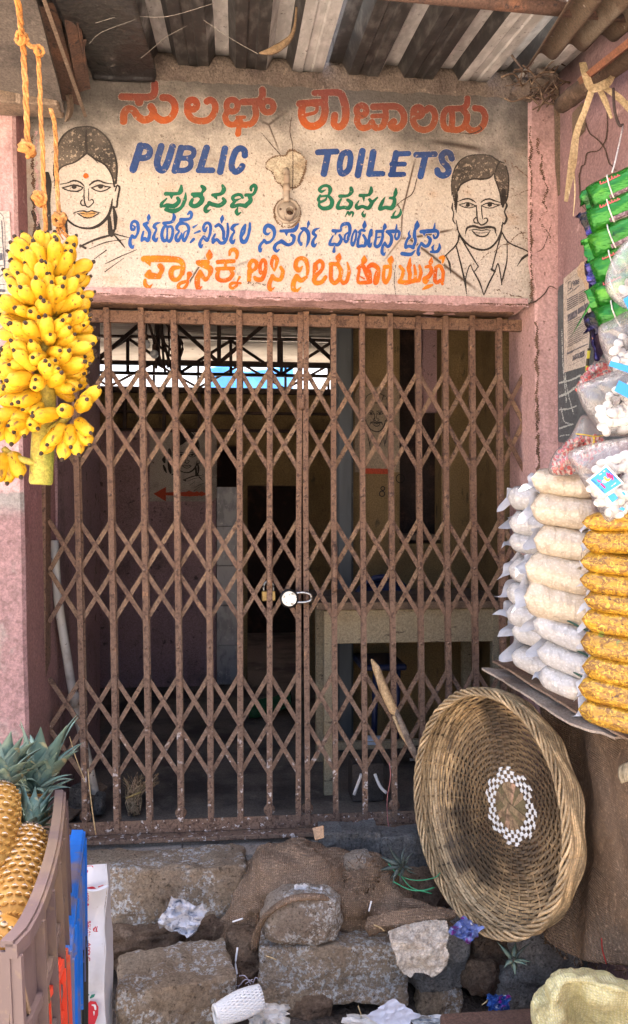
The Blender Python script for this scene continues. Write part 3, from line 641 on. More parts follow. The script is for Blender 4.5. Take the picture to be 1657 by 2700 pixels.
W8 = [([(136, 188), (100, 222), (72, 190), (82, 135), (122, 110), (166, 130), (186, 200), (182, 262)], [12, 44, 40, 36, 36, 40, 32, 22]), ([(172, 290), (122, 320), (82, 282)], [28, 40, 44]), ([(82, 284), (52, 340), (52, 400), (80, 420), (122, 384)], [44, 42, 44, 32, 6]), ([(276, 218), (264, 166), (300, 136), (330, 166), (316, 220), (272, 270), (246, 312), (266, 345), (320, 334), (354, 290)], [16, 30, 34, 32, 30, 34, 40, 40, 34, 34]), ([(250, 165), (248, 300)], [28, 32]),
  ([(486, 68), (476, 106), (476, 146)], [14, 52, 20]), ([(402, 166), (470, 166)], 36), ([(406, 180), (406, 308), (442, 344), (486, 300), (500, 232), (470, 172)], [34, 36, 36, 36, 38, 34]), ([(560, 152), (576, 232), (556, 320), (522, 344), (496, 310)], [14, 30, 32, 34, 26])]
W9 = [([(108, 88), (106, 125), (86, 162)], [14, 50, 16]), ([(50, 196), (92, 174), (126, 240), (152, 318)], [26, 34, 38, 32]), ([(62, 206), (50, 318), (110, 326), (160, 320)], [24, 26, 32, 36]), ([(76, 276), (106, 292)], 14), ([(146, 182), (180, 166), (226, 192), (236, 242), (222, 318), (202, 330), (202, 272), (216, 222)], [32, 42, 38, 30, 32, 28, 18, 10]), ([(146, 200), (160, 250), (166, 302)], [28, 26, 20]),
  ([(354, 90), (346, 125), (346, 162)], [14, 52, 16]), ([(292, 186), (340, 180)], 34), ([(286, 202), (280, 280), (300, 326), (334, 272), (346, 200)], [26, 30, 34, 30, 26]), ([(432, 182), (460, 220), (450, 270), (426, 318)], [28, 32, 26, 34]), ([(522, 104), (516, 170)], [10, 38]), ([(508, 190), (520, 250), (516, 292)], [36, 34, 30]), ([(424, 320), (476, 326), (520, 320), (560, 310), (600, 308)], [32, 38, 38, 36, 30]), ([(560, 172), (570, 240), (566, 300)], [18, 28, 28]), ([(606, 172), (620, 232), (606, 300)], [20, 30, 28]),
  ([(716, 100), (710, 140), (700, 172)], [10, 38, 14]), ([(664, 186), (700, 180), (716, 222), (690, 270), (650, 292), (660, 324), (692, 304)], [24, 30, 34, 38, 32, 34, 10]), ([(724, 348), (682, 364), (640, 386)], [18, 34, 16]), ([(794, 104), (822, 98), (816, 150)], [26, 34, 14]), ([(752, 190), (792, 176), (820, 232), (816, 310)], [26, 30, 30, 26]), ([(756, 204), (746, 300), (766, 330), (792, 306), (816, 340)], [26, 32, 28, 26, 22])]
W10 = [([(210, 60), (206, 102), (182, 124), (86, 126)], [18, 36, 24, 30]), ([(130, 140), (131, 168)], [32, 4]), ([(92, 164), (52, 204), (46, 230)], [12, 24, 22]), ([(46, 232), (92, 220), (150, 224), (192, 186), (180, 160)], [10, 32, 34, 28, 24]), ([(246, 118), (240, 172), (210, 236), (150, 266), (86, 254)], [8, 28, 24, 34, 28]),
  ([(378, 66), (396, 86), (376, 118)], [26, 34, 16]), ([(302, 130), (372, 128)], 28), ([(300, 172), (286, 210), (320, 226), (364, 200), (380, 162), (350, 140), (312, 150)], [22, 30, 32, 36, 36, 26, 18]), ([(544, 58), (555, 92), (530, 126), (464, 136)], [20, 34, 26, 24]), ([(488, 150), (500, 174)], [26, 4]), ([(548, 164), (560, 190), (520, 220), (470, 214), (436, 200)], [22, 32, 32, 32, 30]), ([(442, 200), (406, 240), (412, 268), (452, 252)], [24, 28, 30, 4]),
  ([(776, 98), (774, 76), (800, 56), (815, 82), (790, 130), (734, 136)], [18, 24, 26, 26, 22, 26]), ([(760, 142), (770, 182), (732, 220)], [30, 32, 32]), ([(692, 164), (642, 180), (626, 156), (652, 136), (690, 134), (706, 156)], [6, 24, 26, 24, 24, 20]), ([(646, 186), (620, 216), (626, 230), (682, 216), (732, 226)], [18, 26, 26, 26, 30]), ([(666, 240), (656, 270), (666, 290), (696, 274)], [10, 28, 24, 6])]
W11 = [([(132, 100), (92, 116), (76, 96), (110, 66), (155, 70), (170, 102), (156, 146)], [4, 24, 26, 22, 26, 32, 18]), ([(82, 150), (66, 186), (86, 205), (130, 186), (136, 166)], [18, 26, 22, 18, 10]), ([(76, 160), (150, 156), (186, 202), (170, 250), (116, 264), (76, 244), (72, 214)], [14, 22, 34, 34, 32, 26, 16]),
  ([(350, 86), (355, 114), (325, 150), (254, 156)], [28, 34, 22, 28]), ([(266, 180), (240, 222), (236, 260), (290, 254), (330, 260), (352, 216), (322, 190)], [14, 26, 28, 28, 30, 34, 24]), ([(298, 338), (324, 294), (336, 320), (350, 296), (368, 304), (360, 338)], [4, 18, 14, 18, 20, 6]), ([(526, 80), (525, 114), (500, 146), (430, 150)], [20, 34, 22, 28]), ([(460, 162), (462, 202)], [26, 4]), ([(420, 194), (396, 236), (406, 260), (450, 246), (500, 260), (530, 216), (512, 186)], [8, 24, 30, 26, 30, 32, 24]), ([(532, 214), (580, 168)], [26, 14]), ([(462, 282), (450, 310), (464, 330), (478, 308)], [4, 20, 24, 6]),
  ([(742, 90), (738, 130), (726, 166)], [14, 34, 18]), ([(690, 172), (726, 178), (726, 222), (700, 260), (650, 254), (602, 266), (626, 202), (648, 162)], [20, 30, 32, 34, 28, 30, 26, 6]), ([(782, 270), (782, 305), (752, 338), (706, 340)], [12, 24, 22, 22]), ([(742, 282), (722, 310), (716, 336)], [6, 18, 18])]
for reg_, st_, m_, lb_, rg_, eat_ in ((Z9(410, 470, 690), W10, 'p_green', 'green Kannada word left of the pipe', .35, 0), (Z9(820, 470, 1080), W11, 'p_green', 'green Kannada word right of the pipe', .35, 0),
    (Z9(330, 555, 530), W1, 'p_blue2', 'small blue Kannada word nearest the painted woman', .3, 0), (Z9(500, 555, 700), W2, 'p_blue2', 'small blue Kannada word second in the fourth line', .3, 0), (Z9(680, 570, 880), W3, 'p_blue2', 'small blue Kannada word under the pipe', .3, 0), (Z9(860, 570, 1060), W4, 'p_blue2', 'small blue Kannada word in the middle right of the fourth line', .3, 0), (Z9(1000, 570, 1200), W5, 'p_blue2', 'small blue Kannada word nearest the painted man', .3, 0),
    (Z9(360, 650, 600), W6, 'p_orange', 'orange Kannada word at the bottom left of the sign', .5, .08), (Z9(590, 650, 830), W7, 'p_orange', 'short orange Kannada word second in the bottom line', .5, .08), (Z9(760, 650, 1000), W8, 'p_orange', 'orange Kannada word in the middle of the bottom line', .5, .06), (Z9(930, 650, 1180), W9, 'p_orange', 'long orange Kannada word beside the painted man', .5, .08)):
    word(reg_, st_, M[m_], lb_, rg_, eat_)

# ---- painted portraits
def face(reg, ink, wash, extra, label):
    f, k = reg
    fx = lambda P: [f(p) for p in P]
    root = None
    if wash: link('painted_hair', paint_mesh([], [fx(P) for P in wash], rough=1.4, plane=on_sign(.0010), eat=.10), M['p_hair'], sign)
    for P, mm, nm in extra: link(nm, paint_mesh([], [fx(P)], plane=on_sign(.0016), cell=1.0), mm, sign)
    link('painted_portrait', paint_mesh([(fx(P), ([q * k for q in w] if isinstance(w, list) else w * k)) for P, w in ink], cell=1.0, rough=.45, plane=on_sign(.0024)), M['p_ink'], sign, label=label)
woman = [([(402, 700), (402, 560), (430, 400), (500, 260), (600, 178), (720, 148), (860, 160), (1000, 270), (1080, 430), (1118, 600), (1108, 790)], [24, 14, 18, 22, 16, 14, 18, 18, 20, 22, 20]),
    ([(770, 190), (768, 320), (774, 440)], [16, 34, 22]), ([(770, 450), (650, 545), (520, 592), (452, 650), (432, 800), (436, 1000)], [26, 18, 14, 16, 22, 14]), ([(780, 450), (870, 515), (985, 585), (1060, 700), (1090, 830)], [22, 22, 18, 20, 20]), ([(830, 480), (905, 565)], [18, 6]),
    ([(474, 802), (560, 786), (620, 762), (690, 776), (742, 818)], [8, 14, 20, 20, 14]), ([(806, 812), (850, 776), (910, 761), (980, 786), (1078, 800)], [14, 20, 20, 16, 6]),
    ([(490, 842), (560, 828), (630, 812), (690, 824), (732, 842)], [10, 16, 20, 18, 14]), ([(500, 845), (560, 872), (640, 884), (700, 870), (732, 842)], 15), (circ(630, 832, 16, 12), 26), ([(520, 862), (600, 884), (680, 890)], 8),
    ([(828, 842), (880, 824), (930, 811), (990, 828), (1046, 834)], [12, 18, 20, 16, 8]), ([(830, 844), (880, 874), (940, 884), (1000, 866), (1044, 836)], 15), (circ(932, 830, 16, 12), 26),
    ([(744, 852), (744, 960), (760, 1040), (790, 1062), (826, 1040), (852, 1005), (838, 978), (812, 985)], [8, 14, 16, 16, 14, 14, 14, 8]), ([(722, 980), (704, 1010), (718, 1040), (746, 1046)], 14), ([(796, 850), (795, 985)], [8, 12]),
    ([(620, 1132), (690, 1110), (740, 1106), (780, 1120), (830, 1104), (880, 1118), (940, 1130)], [6, 14, 14, 12, 14, 14, 6]), ([(690, 1132), (780, 1142), (870, 1132)], 8), ([(672, 1136), (735, 1175), (790, 1187), (850, 1172), (905, 1136)], 14),
    ([(436, 1000), (468, 1100), (545, 1200), (655, 1280), (790, 1306), (905, 1274), (1000, 1190), (1046, 1090), (1066, 970)], [12, 22, 24, 20, 24, 34, 36, 30, 10]),
    ([(1100, 880), (1118, 818), (1148, 840), (1138, 910), (1124, 985), (1116, 1060), (1085, 1060)], [12, 18, 24, 22, 22, 22, 12]), ([(1078, 1060), (1100, 1180), (1098, 1310)], [20, 50, 26]), ([(1030, 1180), (1050, 1370), (1085, 1330)], [40, 60, 30]),
    ([(402, 842), (436, 858), (424, 930), (440, 1020), (462, 1200), (440, 1300)], [10, 18, 14, 22, 30, 24]),
    ([(320, 690), (330, 800), (320, 1000), (330, 1200), (352, 1310)], [60, 90, 80, 80, 50]), ([(190, 880), (170, 960), (190, 1030)], [40, 80, 40]), ([(160, 1120), (200, 1220), (240, 1310)], [40, 60, 20]),
    ([(540, 1210), (540, 1300), (552, 1390)], [22, 34, 26]), ([(390, 1362), (470, 1312), (540, 1232)], [28, 22, 18]), ([(1080, 1372), (1000, 1396), (880, 1430), (700, 1510)], [20, 24, 24, 20]), ([(1076, 1362), (1150, 1384), (1260, 1412)], [16, 14, 8]), ([(1080, 1372), (1140, 1440), (1212, 1530)], [14, 24, 8]),
    ([(800, 1540), (1000, 1462), (1220, 1432)], [6, 12, 6]), ([(860, 1655), (1000, 1552)], [6, 10]), ([(980, 1712), (1150, 1630), (1345, 1548)], [6, 12, 6]), ([(980, 1800), (1200, 1640)], [10, 4]), ([(700, 1500), (760, 1530)], 26)]
face(ZE, woman, [[(402, 830), (397, 600), (412, 420), (470, 285), (580, 185), (700, 148), (850, 158), (980, 245), (1060, 372), (1108, 540), (1118, 680), (1104, 800), (1086, 808), (1068, 720), (1020, 620), (950, 562), (880, 520), (810, 480), (775, 448), (730, 492), (650, 552), (520, 594), (452, 645), (432, 720), (438, 830)]],
     [(circ(765, 708, 32)[:-1], M['p_red'], 'painted_bindi'), ([(690, 1126), (740, 1112), (780, 1124), (830, 1110), (885, 1128), (850, 1165), (790, 1180), (735, 1168)], M['p_lip'], 'painted_lips')], 'painted line portrait of a woman with a red forehead dot')
man = [([(222, 700), (214, 540), (240, 390), (300, 265), (400, 180), (560, 146), (740, 158), (850, 225), (940, 262)], [16, 14, 16, 18, 18, 16, 18, 22, 14]), ([(300, 640), (340, 562), (420, 512), (520, 478), (640, 482), (740, 460), (800, 400)], [26, 24, 20, 22, 26, 20, 14]), ([(285, 700), (275, 820), (280, 940)], [40, 44, 8]),
    ([(805, 410), (812, 480), (850, 580), (885, 700), (900, 830)], 18), ([(960, 300), (995, 420), (1000, 560), (985, 720), (960, 800)], 18), ([(880, 240), (840, 300), (820, 380)], 20), ([(930, 640), (930, 760), (920, 860)], [60, 66, 30]),
    ([(303, 792), (370, 762), (450, 751), (510, 776), (552, 806)], [8, 18, 22, 20, 10]), ([(618, 802), (670, 766), (740, 755), (810, 780), (882, 802)], [10, 18, 22, 20, 8]),
    ([(310, 836), (380, 816), (440, 806), (500, 826), (556, 852)], [8, 16, 20, 18, 14]), ([(325, 840), (400, 870), (470, 876), (556, 852)], 13), (circ(440, 838, 16, 12), 26),
    ([(622, 848), (690, 816), (750, 806), (810, 826), (878, 834)], [12, 18, 20, 16, 8]), ([(625, 848), (700, 874), (770, 876), (876, 836)], 13), (circ(740, 834, 18, 14), 28),
    ([(556, 845), (562, 960), (572, 1050), (600, 1096), (635, 1112), (690, 1082), (712, 1046), (692, 1016), (655, 1030)], [14, 20, 20, 20, 20, 20, 18, 16, 12]), ([(548, 1008), (520, 1040), (530, 1078), (572, 1088)], 18), ([(625, 860), (632, 950), (642, 1030)], [12, 16, 10]),
    ([(398, 1262), (414, 1192), (440, 1146), (520, 1128), (600, 1150), (650, 1150), (720, 1138), (806, 1156), (820, 1210), (836, 1262)], [4, 18, 30, 34, 30, 30, 36, 32, 18, 6]),
    ([(456, 1186), (540, 1172), (620, 1186), (700, 1176), (752, 1190)], [8, 14, 14, 14, 10]), ([(500, 1196), (560, 1250), (630, 1272), (700, 1252), (738, 1200)], [12, 22, 20, 20, 12]), ([(530, 1214), (620, 1222), (715, 1212)], 8),
    ([(278, 1050), (308, 1200), (380, 1318), (480, 1408), (620, 1454), (740, 1430), (830, 1342), (890, 1222), (920, 1070)], [10, 20, 26, 26, 28, 28, 26, 26, 14]),
    ([(228, 815), (222, 880), (244, 950), (234, 1040), (266, 1098)], [16, 22, 14, 20, 14]), ([(958, 800), (974, 850), (944, 930), (972, 1020), (944, 1092), (925, 1085)], [22, 28, 18, 30, 28, 16]),
    ([(322, 1240), (282, 1380), (118, 1546)], [26, 22, 18]), ([(276, 1390), (330, 1600), (395, 1880), (426, 2095)], [16, 20, 26, 6]), ([(332, 1262), (440, 1450), (584, 1684)], [18, 22, 16]), ([(584, 1684), (520, 1750), (470, 1662), (414, 1820), (412, 1960)], 15), ([(520, 1752), (600, 1900), (656, 2070)], [20, 24, 12]),
    ([(898, 1240), (850, 1400), (768, 1724)], [22, 18, 18]), ([(760, 1720), (812, 1752)], 28), ([(812, 1748), (852, 1640), (880, 1750), (906, 1930)], 16), ([(805, 1762), (720, 1930), (660, 2075)], [20, 22, 14]), ([(978, 1340), (975, 1600), (930, 1800), (898, 1945)], [14, 16, 24, 4]),
    ([(908, 1215), (1000, 1352), (1220, 1452), (1312, 1504)], [20, 20, 18, 22]), ([(1316, 1500), (1200, 1562), (1112, 1680)], [36, 34, 4]), ([(142, 1545), (188, 1650), (206, 1810)], [12, 32, 4])]
face(ZF, man, [[(218, 660), (212, 520), (238, 400), (292, 272), (382, 187), (520, 147), (700, 152), (820, 202), (880, 246), (950, 292), (990, 400), (1000, 560), (990, 700), (970, 800), (920, 860), (892, 800), (880, 700), (840, 560), (805, 440), (800, 400), (740, 462), (640, 482), (520, 477), (420, 512), (340, 562), (302, 650), (290, 780), (282, 920), (262, 900), (246, 800)]], [], 'painted line portrait of a man with a moustache and collar')

# ---- mended plaster patch, pipe elbow and round fixture in the middle of the sign
mp = mat('grey_repair_cement', (.46, .40, .30), .9, [((.30, .23, .15), 'noise', 9, .5, .7), ((.14, .10, .07), 'noise', 50, .62, .72)], bump=[('noise', 40, .7, .01)])
ZG = zreg(650, 380, 850)
patch = [(470, 290), (560, 250), (680, 230), (790, 225), (830, 140), (930, 125), (1060, 180), (1130, 240), (1190, 340), (1180, 470), (1140, 620), (1080, 760), (1050, 830), (940, 870), (720, 850), (680, 790), (590, 740), (550, 620), (500, 540), (390, 470), (400, 380)]
me = paint_mesh([], [[ZG[0](p) for p in patch]], rough=2.2, cell=1.2, plane=lambda x, y: s(x, y, y=-.0035 - .0015 * nz((x, y, 0), .08)))
link('cement_patch', me, mp, sign, label='grey cement repair patch behind the old pipe')
gr = mat('dirty_edge', (.17, .11, .07), .95)
link('grime', paint_mesh([([ZG[0](p) for p in patch + patch[:1]], [2, 4, 3, 6, 3, 2, 5, 6, 3, 5, 4, 2, 3, 2, 3])], rough=2.5, cell=1.2, plane=on_sign(.0042)), gr, sign)
def zg(x, y, yy): q = ZG[0]((x, y)); return s(q[0], q[1], y=yy)
mpv = mat('dusty_white_pipe', (.40, .335, .265), .6, [((.30, .20, .13), 'noise', 5, .45, .7), ((.18, .12, .08), 'noise', 30, .58, .7)])
fx = empty('pipe_fixture', zg(825, 1350, -.02), 'dusty white pipe stub and round open fixture in the sign', 'pipe')
ax = zg(800, 500, 0)
tube('pipe', sv([zg(800, 520, .03), zg(800, 540, -.012), zg(803, 620, -.022), zg(805, 800, -.02), zg(806, 1140, -.02)], 5), .0125, mpv, fx, seg=12)
tube('collar', [zg(805, 800, -.02), zg(806, 935, -.02)], .0145, mpv, fx, seg=12)
def disc_lathe(prof, c, m, name, parent, n=28, axis=Vector((0, -1, 0)), smooth=True, **k):
    a, b = frame_of(axis); vv, fs = [], []
    for (r_, h) in prof:
        for i in range(n):
            an = 2 * math.pi * i / n; vv.append(c + a * (r_ * math.cos(an)) + b * (r_ * math.sin(an)) + axis * h)
    for j in range(len(prof) - 1):
        for i in range(n): fs.append((j * n + i, j * n + (i + 1) % n, (j + 1) * n + (i + 1) % n, (j + 1) * n + i))
    return link(name, mk(vv, fs, smooth), m, parent, **k)
c = zg(825, 1350, 0); c.y = 0
px = .2315 * 0 + (200 / 1512) / F_PX * 3.2
disc_lathe([(250 * px, 0), (250 * px, .012), (235 * px, .018), (215 * px, .018), (205 * px, .012), (185 * px, .010), (180 * px, .016), (.001, .017)], c, mpv, 'mounting_plate', fx)
c2 = zg(855, 1430, -.02)
disc_lathe([(70 * px, 0), (105 * px, .0), (105 * px, .03), (98 * px, .052), (84 * px, .055), (78 * px, .05), (76 * px, .005), (.001, .004)], c2, mpv, 'socket', fx)
disc_lathe([(66 * px, 0), (66 * px, .014), (40 * px, .018), (.001, .018)], c2 + Vector((0, -.006, 0)), M['iron'], 'socket_core', fx)
for dx in (-1, 1):
    disc_lathe([(22 * px, 0), (22 * px, .003), (.001, .004)], zg(825 + dx * 150, 1330, 0) + Vector((0, -.016, 0)), M['iron'], 'screw', fx, n=10)
# broken old outline where a bigger rim sat
link('grime', paint_mesh([([ZG[0](p) for p in circ(820, 1370, 262, 290, 24)], [3, 6, 2, 5, 7, 4, 2, 3])], rough=2.5, cell=1.2, plane=on_sign(.0034)), gr, sign)
# hairline cracks
mck = mat('crack_shadow', (.07, .045, .035), .95)
def crack(name, pts, w, fn, parent): return link(name, paint_mesh([(pts, w)], rough=.6, cell=.9, plane=fn), mck, parent)
crack('crack', [(771, 300), (765, 345), (772, 384), (773, 440), (772, 500)], [1.2, 2.2, 1.8, 2.2, 2.5], on_sign(.0046), sign)
crack('crack', [(690, 350), (715, 380), (740, 408)], [1, 2.4, 2.2], on_sign(.0047), sign)
crack('crack', [(1100, 470), (1088, 510), (1062, 528), (1040, 548)], [2, 2.6, 2.2, 1], on_sign(.0046), sign)
crack('crack', [(1045, 690), (1040, 740), (1046, 790)], [1, 1.8, 1], on_sign(.0046), sign)
crack('crack', [(1210, 350), (1245, 352), (1270, 340), (1262, 330)], [1, 3, 4, 1], on_sign(.0046), sign)
# ================================================================ awning of trapezoid sheets over the pavement
AW = empty('awning_roof', (0.3, -.5, 3.4), 'sooty trapezoidal metal awning sloping out from above the painted sign', 'roof')
SLOPE = .178
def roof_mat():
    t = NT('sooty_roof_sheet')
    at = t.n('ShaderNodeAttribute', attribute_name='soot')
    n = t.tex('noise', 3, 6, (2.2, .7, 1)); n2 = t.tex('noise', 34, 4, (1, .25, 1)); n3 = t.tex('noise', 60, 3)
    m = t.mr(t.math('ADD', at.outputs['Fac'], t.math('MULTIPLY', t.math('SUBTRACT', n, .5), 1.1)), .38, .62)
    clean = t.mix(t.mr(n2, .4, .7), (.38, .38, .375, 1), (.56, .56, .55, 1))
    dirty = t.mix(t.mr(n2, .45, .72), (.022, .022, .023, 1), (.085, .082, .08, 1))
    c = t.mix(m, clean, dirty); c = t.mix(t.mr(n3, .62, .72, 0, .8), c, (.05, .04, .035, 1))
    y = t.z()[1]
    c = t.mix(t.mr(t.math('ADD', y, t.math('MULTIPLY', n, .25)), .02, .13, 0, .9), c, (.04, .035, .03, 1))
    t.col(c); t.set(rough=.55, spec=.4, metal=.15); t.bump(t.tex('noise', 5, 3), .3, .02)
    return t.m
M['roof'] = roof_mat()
XC0 = o(536, 180, y=0).x; PITCH = .2235
def z_roof(y): return Z_ROOF + SLOPE * y
def trap_sheet(x0k, x1k, y1=-1.3, dz=0.0):
    prof, face_tones = [], []
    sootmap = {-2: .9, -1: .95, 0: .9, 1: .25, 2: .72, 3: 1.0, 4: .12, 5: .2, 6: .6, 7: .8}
    for k in range(x0k, x1k):
        xc = XC0 + k * PITCH                      # crest centre, then pan k up to the next crest
        prof += [(xc - .026, .048), (xc + .026, .048), (xc + .052, 0), (xc + PITCH / 2 - .02, .0), (xc + PITCH / 2 - .014, .006), (xc + PITCH / 2 + .014, .006), (xc + PITCH / 2 + .02, 0), (xc + PITCH - .052, 0)]
        sp = sootmap.get(k, .7); face_tones += [.15 if k != 2 else .9, .8, sp, sp, sp + .05, sp, sp, .15 if k in (0, 2, 3) else .6]  # pan soot set pan by pan; crests paler, one web side darker
    vv, fs, sf = [], [], []
    ys = [.03, -.08, -.25, -.5, -.8, -1.05, y1]
    for (x, h) in prof:
        for y in ys: vv.append((x + .002 * nz((x, y, 0), 6), y, z_roof(y) + h + dz))
    n = len(ys)
    for i in range(len(prof) - 1):
        for j in range(n - 1): fs.append((i * n + j, i * n + j + 1, (i + 1) * n + j + 1, (i + 1) * n + j)); sf.append(face_tones[i])
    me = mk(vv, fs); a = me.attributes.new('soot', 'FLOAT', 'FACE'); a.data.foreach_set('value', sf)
    return me
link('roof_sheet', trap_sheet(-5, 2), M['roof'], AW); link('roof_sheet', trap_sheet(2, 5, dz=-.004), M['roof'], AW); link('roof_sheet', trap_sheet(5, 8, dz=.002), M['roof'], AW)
# mud packed between wall head and sheets
def fillet():
    vv, fs = [], []; n = 150; x0, x1 = XL, XS
    for i in range(n + 1):
        x = x0 + (x1 - x0) * i / n; ph = ((x - XC0) / PITCH) % 1.0; d = min(ph, 1 - ph) * PITCH
        h = .045 * max(0, min(1, (.058 - d) / .026)); j = .010 * fbm((x, 1, 0), 14)
        for (y, z) in ((-.002, Z_ROOF - .055 + j), (-.016 + .4 * j, Z_ROOF - .03 + j), (-.026 + j, Z_ROOF - .006 + h * .6), (-.024 + j, Z_ROOF - .004 + h), (.04, Z_ROOF + .01 + h)): vv.append((x, y, z))
    for i in range(n):
        for j in range(4): fs.append((i * 5 + j, i * 5 + j + 1, (i + 1) * 5 + j + 1, (i + 1) * 5 + j))
    return mk(vv, fs, True)
link('mortar_fillet', fillet(), M['dust'], B, label='sooty mud packing between wall and roof sheets')
# purlins that carry the sheets, the nearer one in view at the top edge
p = o(1250, 2, t=2.30)
tube('purlin', [Vector((-.15, p.y, p.z + .02)), Vector((1.3, p.y + .02, p.z - .012))], .022, M['iron'], AW, seg=10)
# a strip of twisted dry fibre on a spider thread under the sheets
mfib = mat('dry_fibre', (.19, .13, .075), .9, [((.16, .11, .06), 'noise', 30, .5, .65, (1, 1, .3))], bump=[('noise', 60, .8, .005)])
tube('hanging_fibre', sv([o(714, 18, t=2.55), o(708, 70, t=2.55), o(690, 100, t=2.56), o(655, 122, t=2.57), o(625, 128, t=2.58)], 5), [.004, .004, .004, .004, .005, .006, .006, .007, .008, .009, .011, .012, .012, .013, .013, .012, .011, .009, .007, .005, .003][:21], mfib, seg=7, label='twisted dry plant fibre hanging under the middle of the awning', cat='fibre')
mweb = mat('dusty_cobweb', (.34, .32, .29), .9)
def web(pts, lab, r_=.0006):
    tube('cobweb_thread', sv(pts, 6), r_, mweb, seg=4, label=lab, cat='cobweb')
web([o(230, 55, t=2.6), o(300, 38, t=2.6), o(400, 40, t=2.62), o(515, 8, t=2.6)], 'dusty cobweb thread under the black sheet at the top left', .0008)
web([o(490, 48, t=2.6), o(560, 95, t=2.62), o(622, 130, t=2.6)], 'cobweb thread leading to the hanging fibre')
web([o(215, 105, t=2.6), o(245, 78, t=2.6), o(330, 45, t=2.6)], 'cobweb strand beside the rusty angle iron')
web([o(340, 140, t=2.7), o(400, 90, t=2.7), o(450, 62, t=2.7)], 'cobweb strand across the black sheet edge')

# ================================================================ clutter under the roof on the left
mas = mat('grey_cement_sheet', (.105, .09, .078), .9, [((.05, .043, .04), 'noise', 4, .45, .65), ((.16, .14, .12), 'noise', 20, .6, .72, (1, 1, .3))], bump=[('noise', 14, .6, .01)])
# broad cement sheet leaning down at the far left
def slab_px(name, quad, t, th, m, label, cat, parent=None, disp=.006):
    """flat piece with four image corners at given view depths, real thickness"""
    ctrl = [[quad[0], (quad[0] + quad[1]) / 2, quad[1]], [(quad[0] + quad[3]) / 2, (quad[0] + quad[1] + quad[2] + quad[3]) / 4, (quad[1] + quad[2]) / 2], [quad[3], (quad[2] + quad[3]) / 2, quad[2]]]
    return link(name, grid_me(ctrl, 6, 6, lambda p, u, v: disp * nz(p, 7), smooth=False, thick=th), m, parent, label=label, cat=cat)
slab_px('cement_sheet', [o(-90, -60, t=2.35), o(75, -60, t=2.35), o(158, 262, t=2.95), o(-60, 236, t=2.95)], 0, .012, mas, 'broad grey cement sheet sloping under the roof at the far left', 'sheet')
box('lintel_beam', -1.7, o(152, 255, y=-.16).x, -.24, -.135, o(100, 276, y=-.16).z, o(100, 243, y=-.16).z, M['wood_old'], label='dusty grey beam lying on top of the left pillar', cat='beam', bevel=.006)
def lath(a, b, w, d, m, label, cat='batten', name='batten', nseg=8, hint=FW, bow=.01):
    ps = [a.lerp(b, i / nseg) for i in range(nseg + 1)]; u = (b - a).normalized(); n = (hint - u * hint.dot(u)).normalized(); l = u.cross(n)
    vv, fs = [], []
    for i, p in enumerate(ps):
        tt = i / nseg; p = p + l * bow * math.sin(math.pi * tt) + l * .003 * nz(p, 9); ww = w * (1 - .75 * max(0, (tt - .75) / .25)) * (1 + .12 * nz(p, 13))
        for sx, sn in ((-1, -1), (1, -1), (1, 1), (-1, 1)): vv.append(p + l * (sx * ww / 2) + n * (sn * d / 2))
    for i in range(nseg):
        for j in range(4): fs.append((i * 4 + j, i * 4 + (j + 1) % 4, (i + 1) * 4 + (j + 1) % 4, (i + 1) * 4 + j))
    fs += [(3, 2, 1, 0), tuple(nseg * 4 + j for j in range(4))]
    return link(name, mk(vv, fs), m, label=label, cat=cat)
lath(o(92, -40, t=2.3), o(206, 279, t=3.02), .026, .012, M['wood_old'], 'thin weathered lath pointing down towards the painted woman')
lath(o(166, -40, t=2.5), o(212, 212, t=3.05), .05, .006, M['iron'], 'rusty angle iron beside the black sheet', 'angle iron', 'angle_iron', bow=.002)
lath(o(158, -40, t=2.48), o(203, 218, t=3.03), .012, .05, M['iron'], 'narrow rusty flange of the angle iron at the upper left', 'angle iron', 'angle_iron', bow=.002)
lath(o(180, 205, t=3.02), o(205, 95, t=2.75), .014, .01, M['iron'], 'short rusty stay crossing behind the angle iron', 'stay', 'iron_stay', bow=0)
lath(o(166, 228, t=2.98), o(160, 292, t=3.04), .012, .03, M['wood_old'], 'short broken wood end under the cement sheet')
slab_px('dark_board', [o(60, -60, t=2.55), o(120, -60, t=2.55), o(200, 250, t=3.05), o(140, 230, t=3.05)], 0, .012, M['iron'], 'dark soot covered board between the lath and cement sheet', 'board')
# black plastic sheet pinned under the roof
def black_sheet():
    yb = -.07
    corners = [(205, -60), (290, -60), (372, -60)], [(205, 60), (290, 70), (373, 70)], [(212, 142), (290, 148), (374, 140)], [(216, 152), (285, 163), (368, 163)]
    ctrl = []
    for r_i, row in enumerate(corners):
        y = (-.9, -.5, -.1, -.02)[r_i]; ctrl.append([Vector((o(px, 100, y=-.1).x, y, z_roof(y) - .05 - (.02 if r_i == 3 else 0))) for px, py in row])
    return grid_me(ctrl, 8, 8, lambda p, u, v: .018 * nz(p, 5) + .006 * nz(p, 17), thick=.004)
link('black_sheet', black_sheet(), M['black'], label='wrinkled black plastic sheet under the awning at the left', cat='plastic sheet')

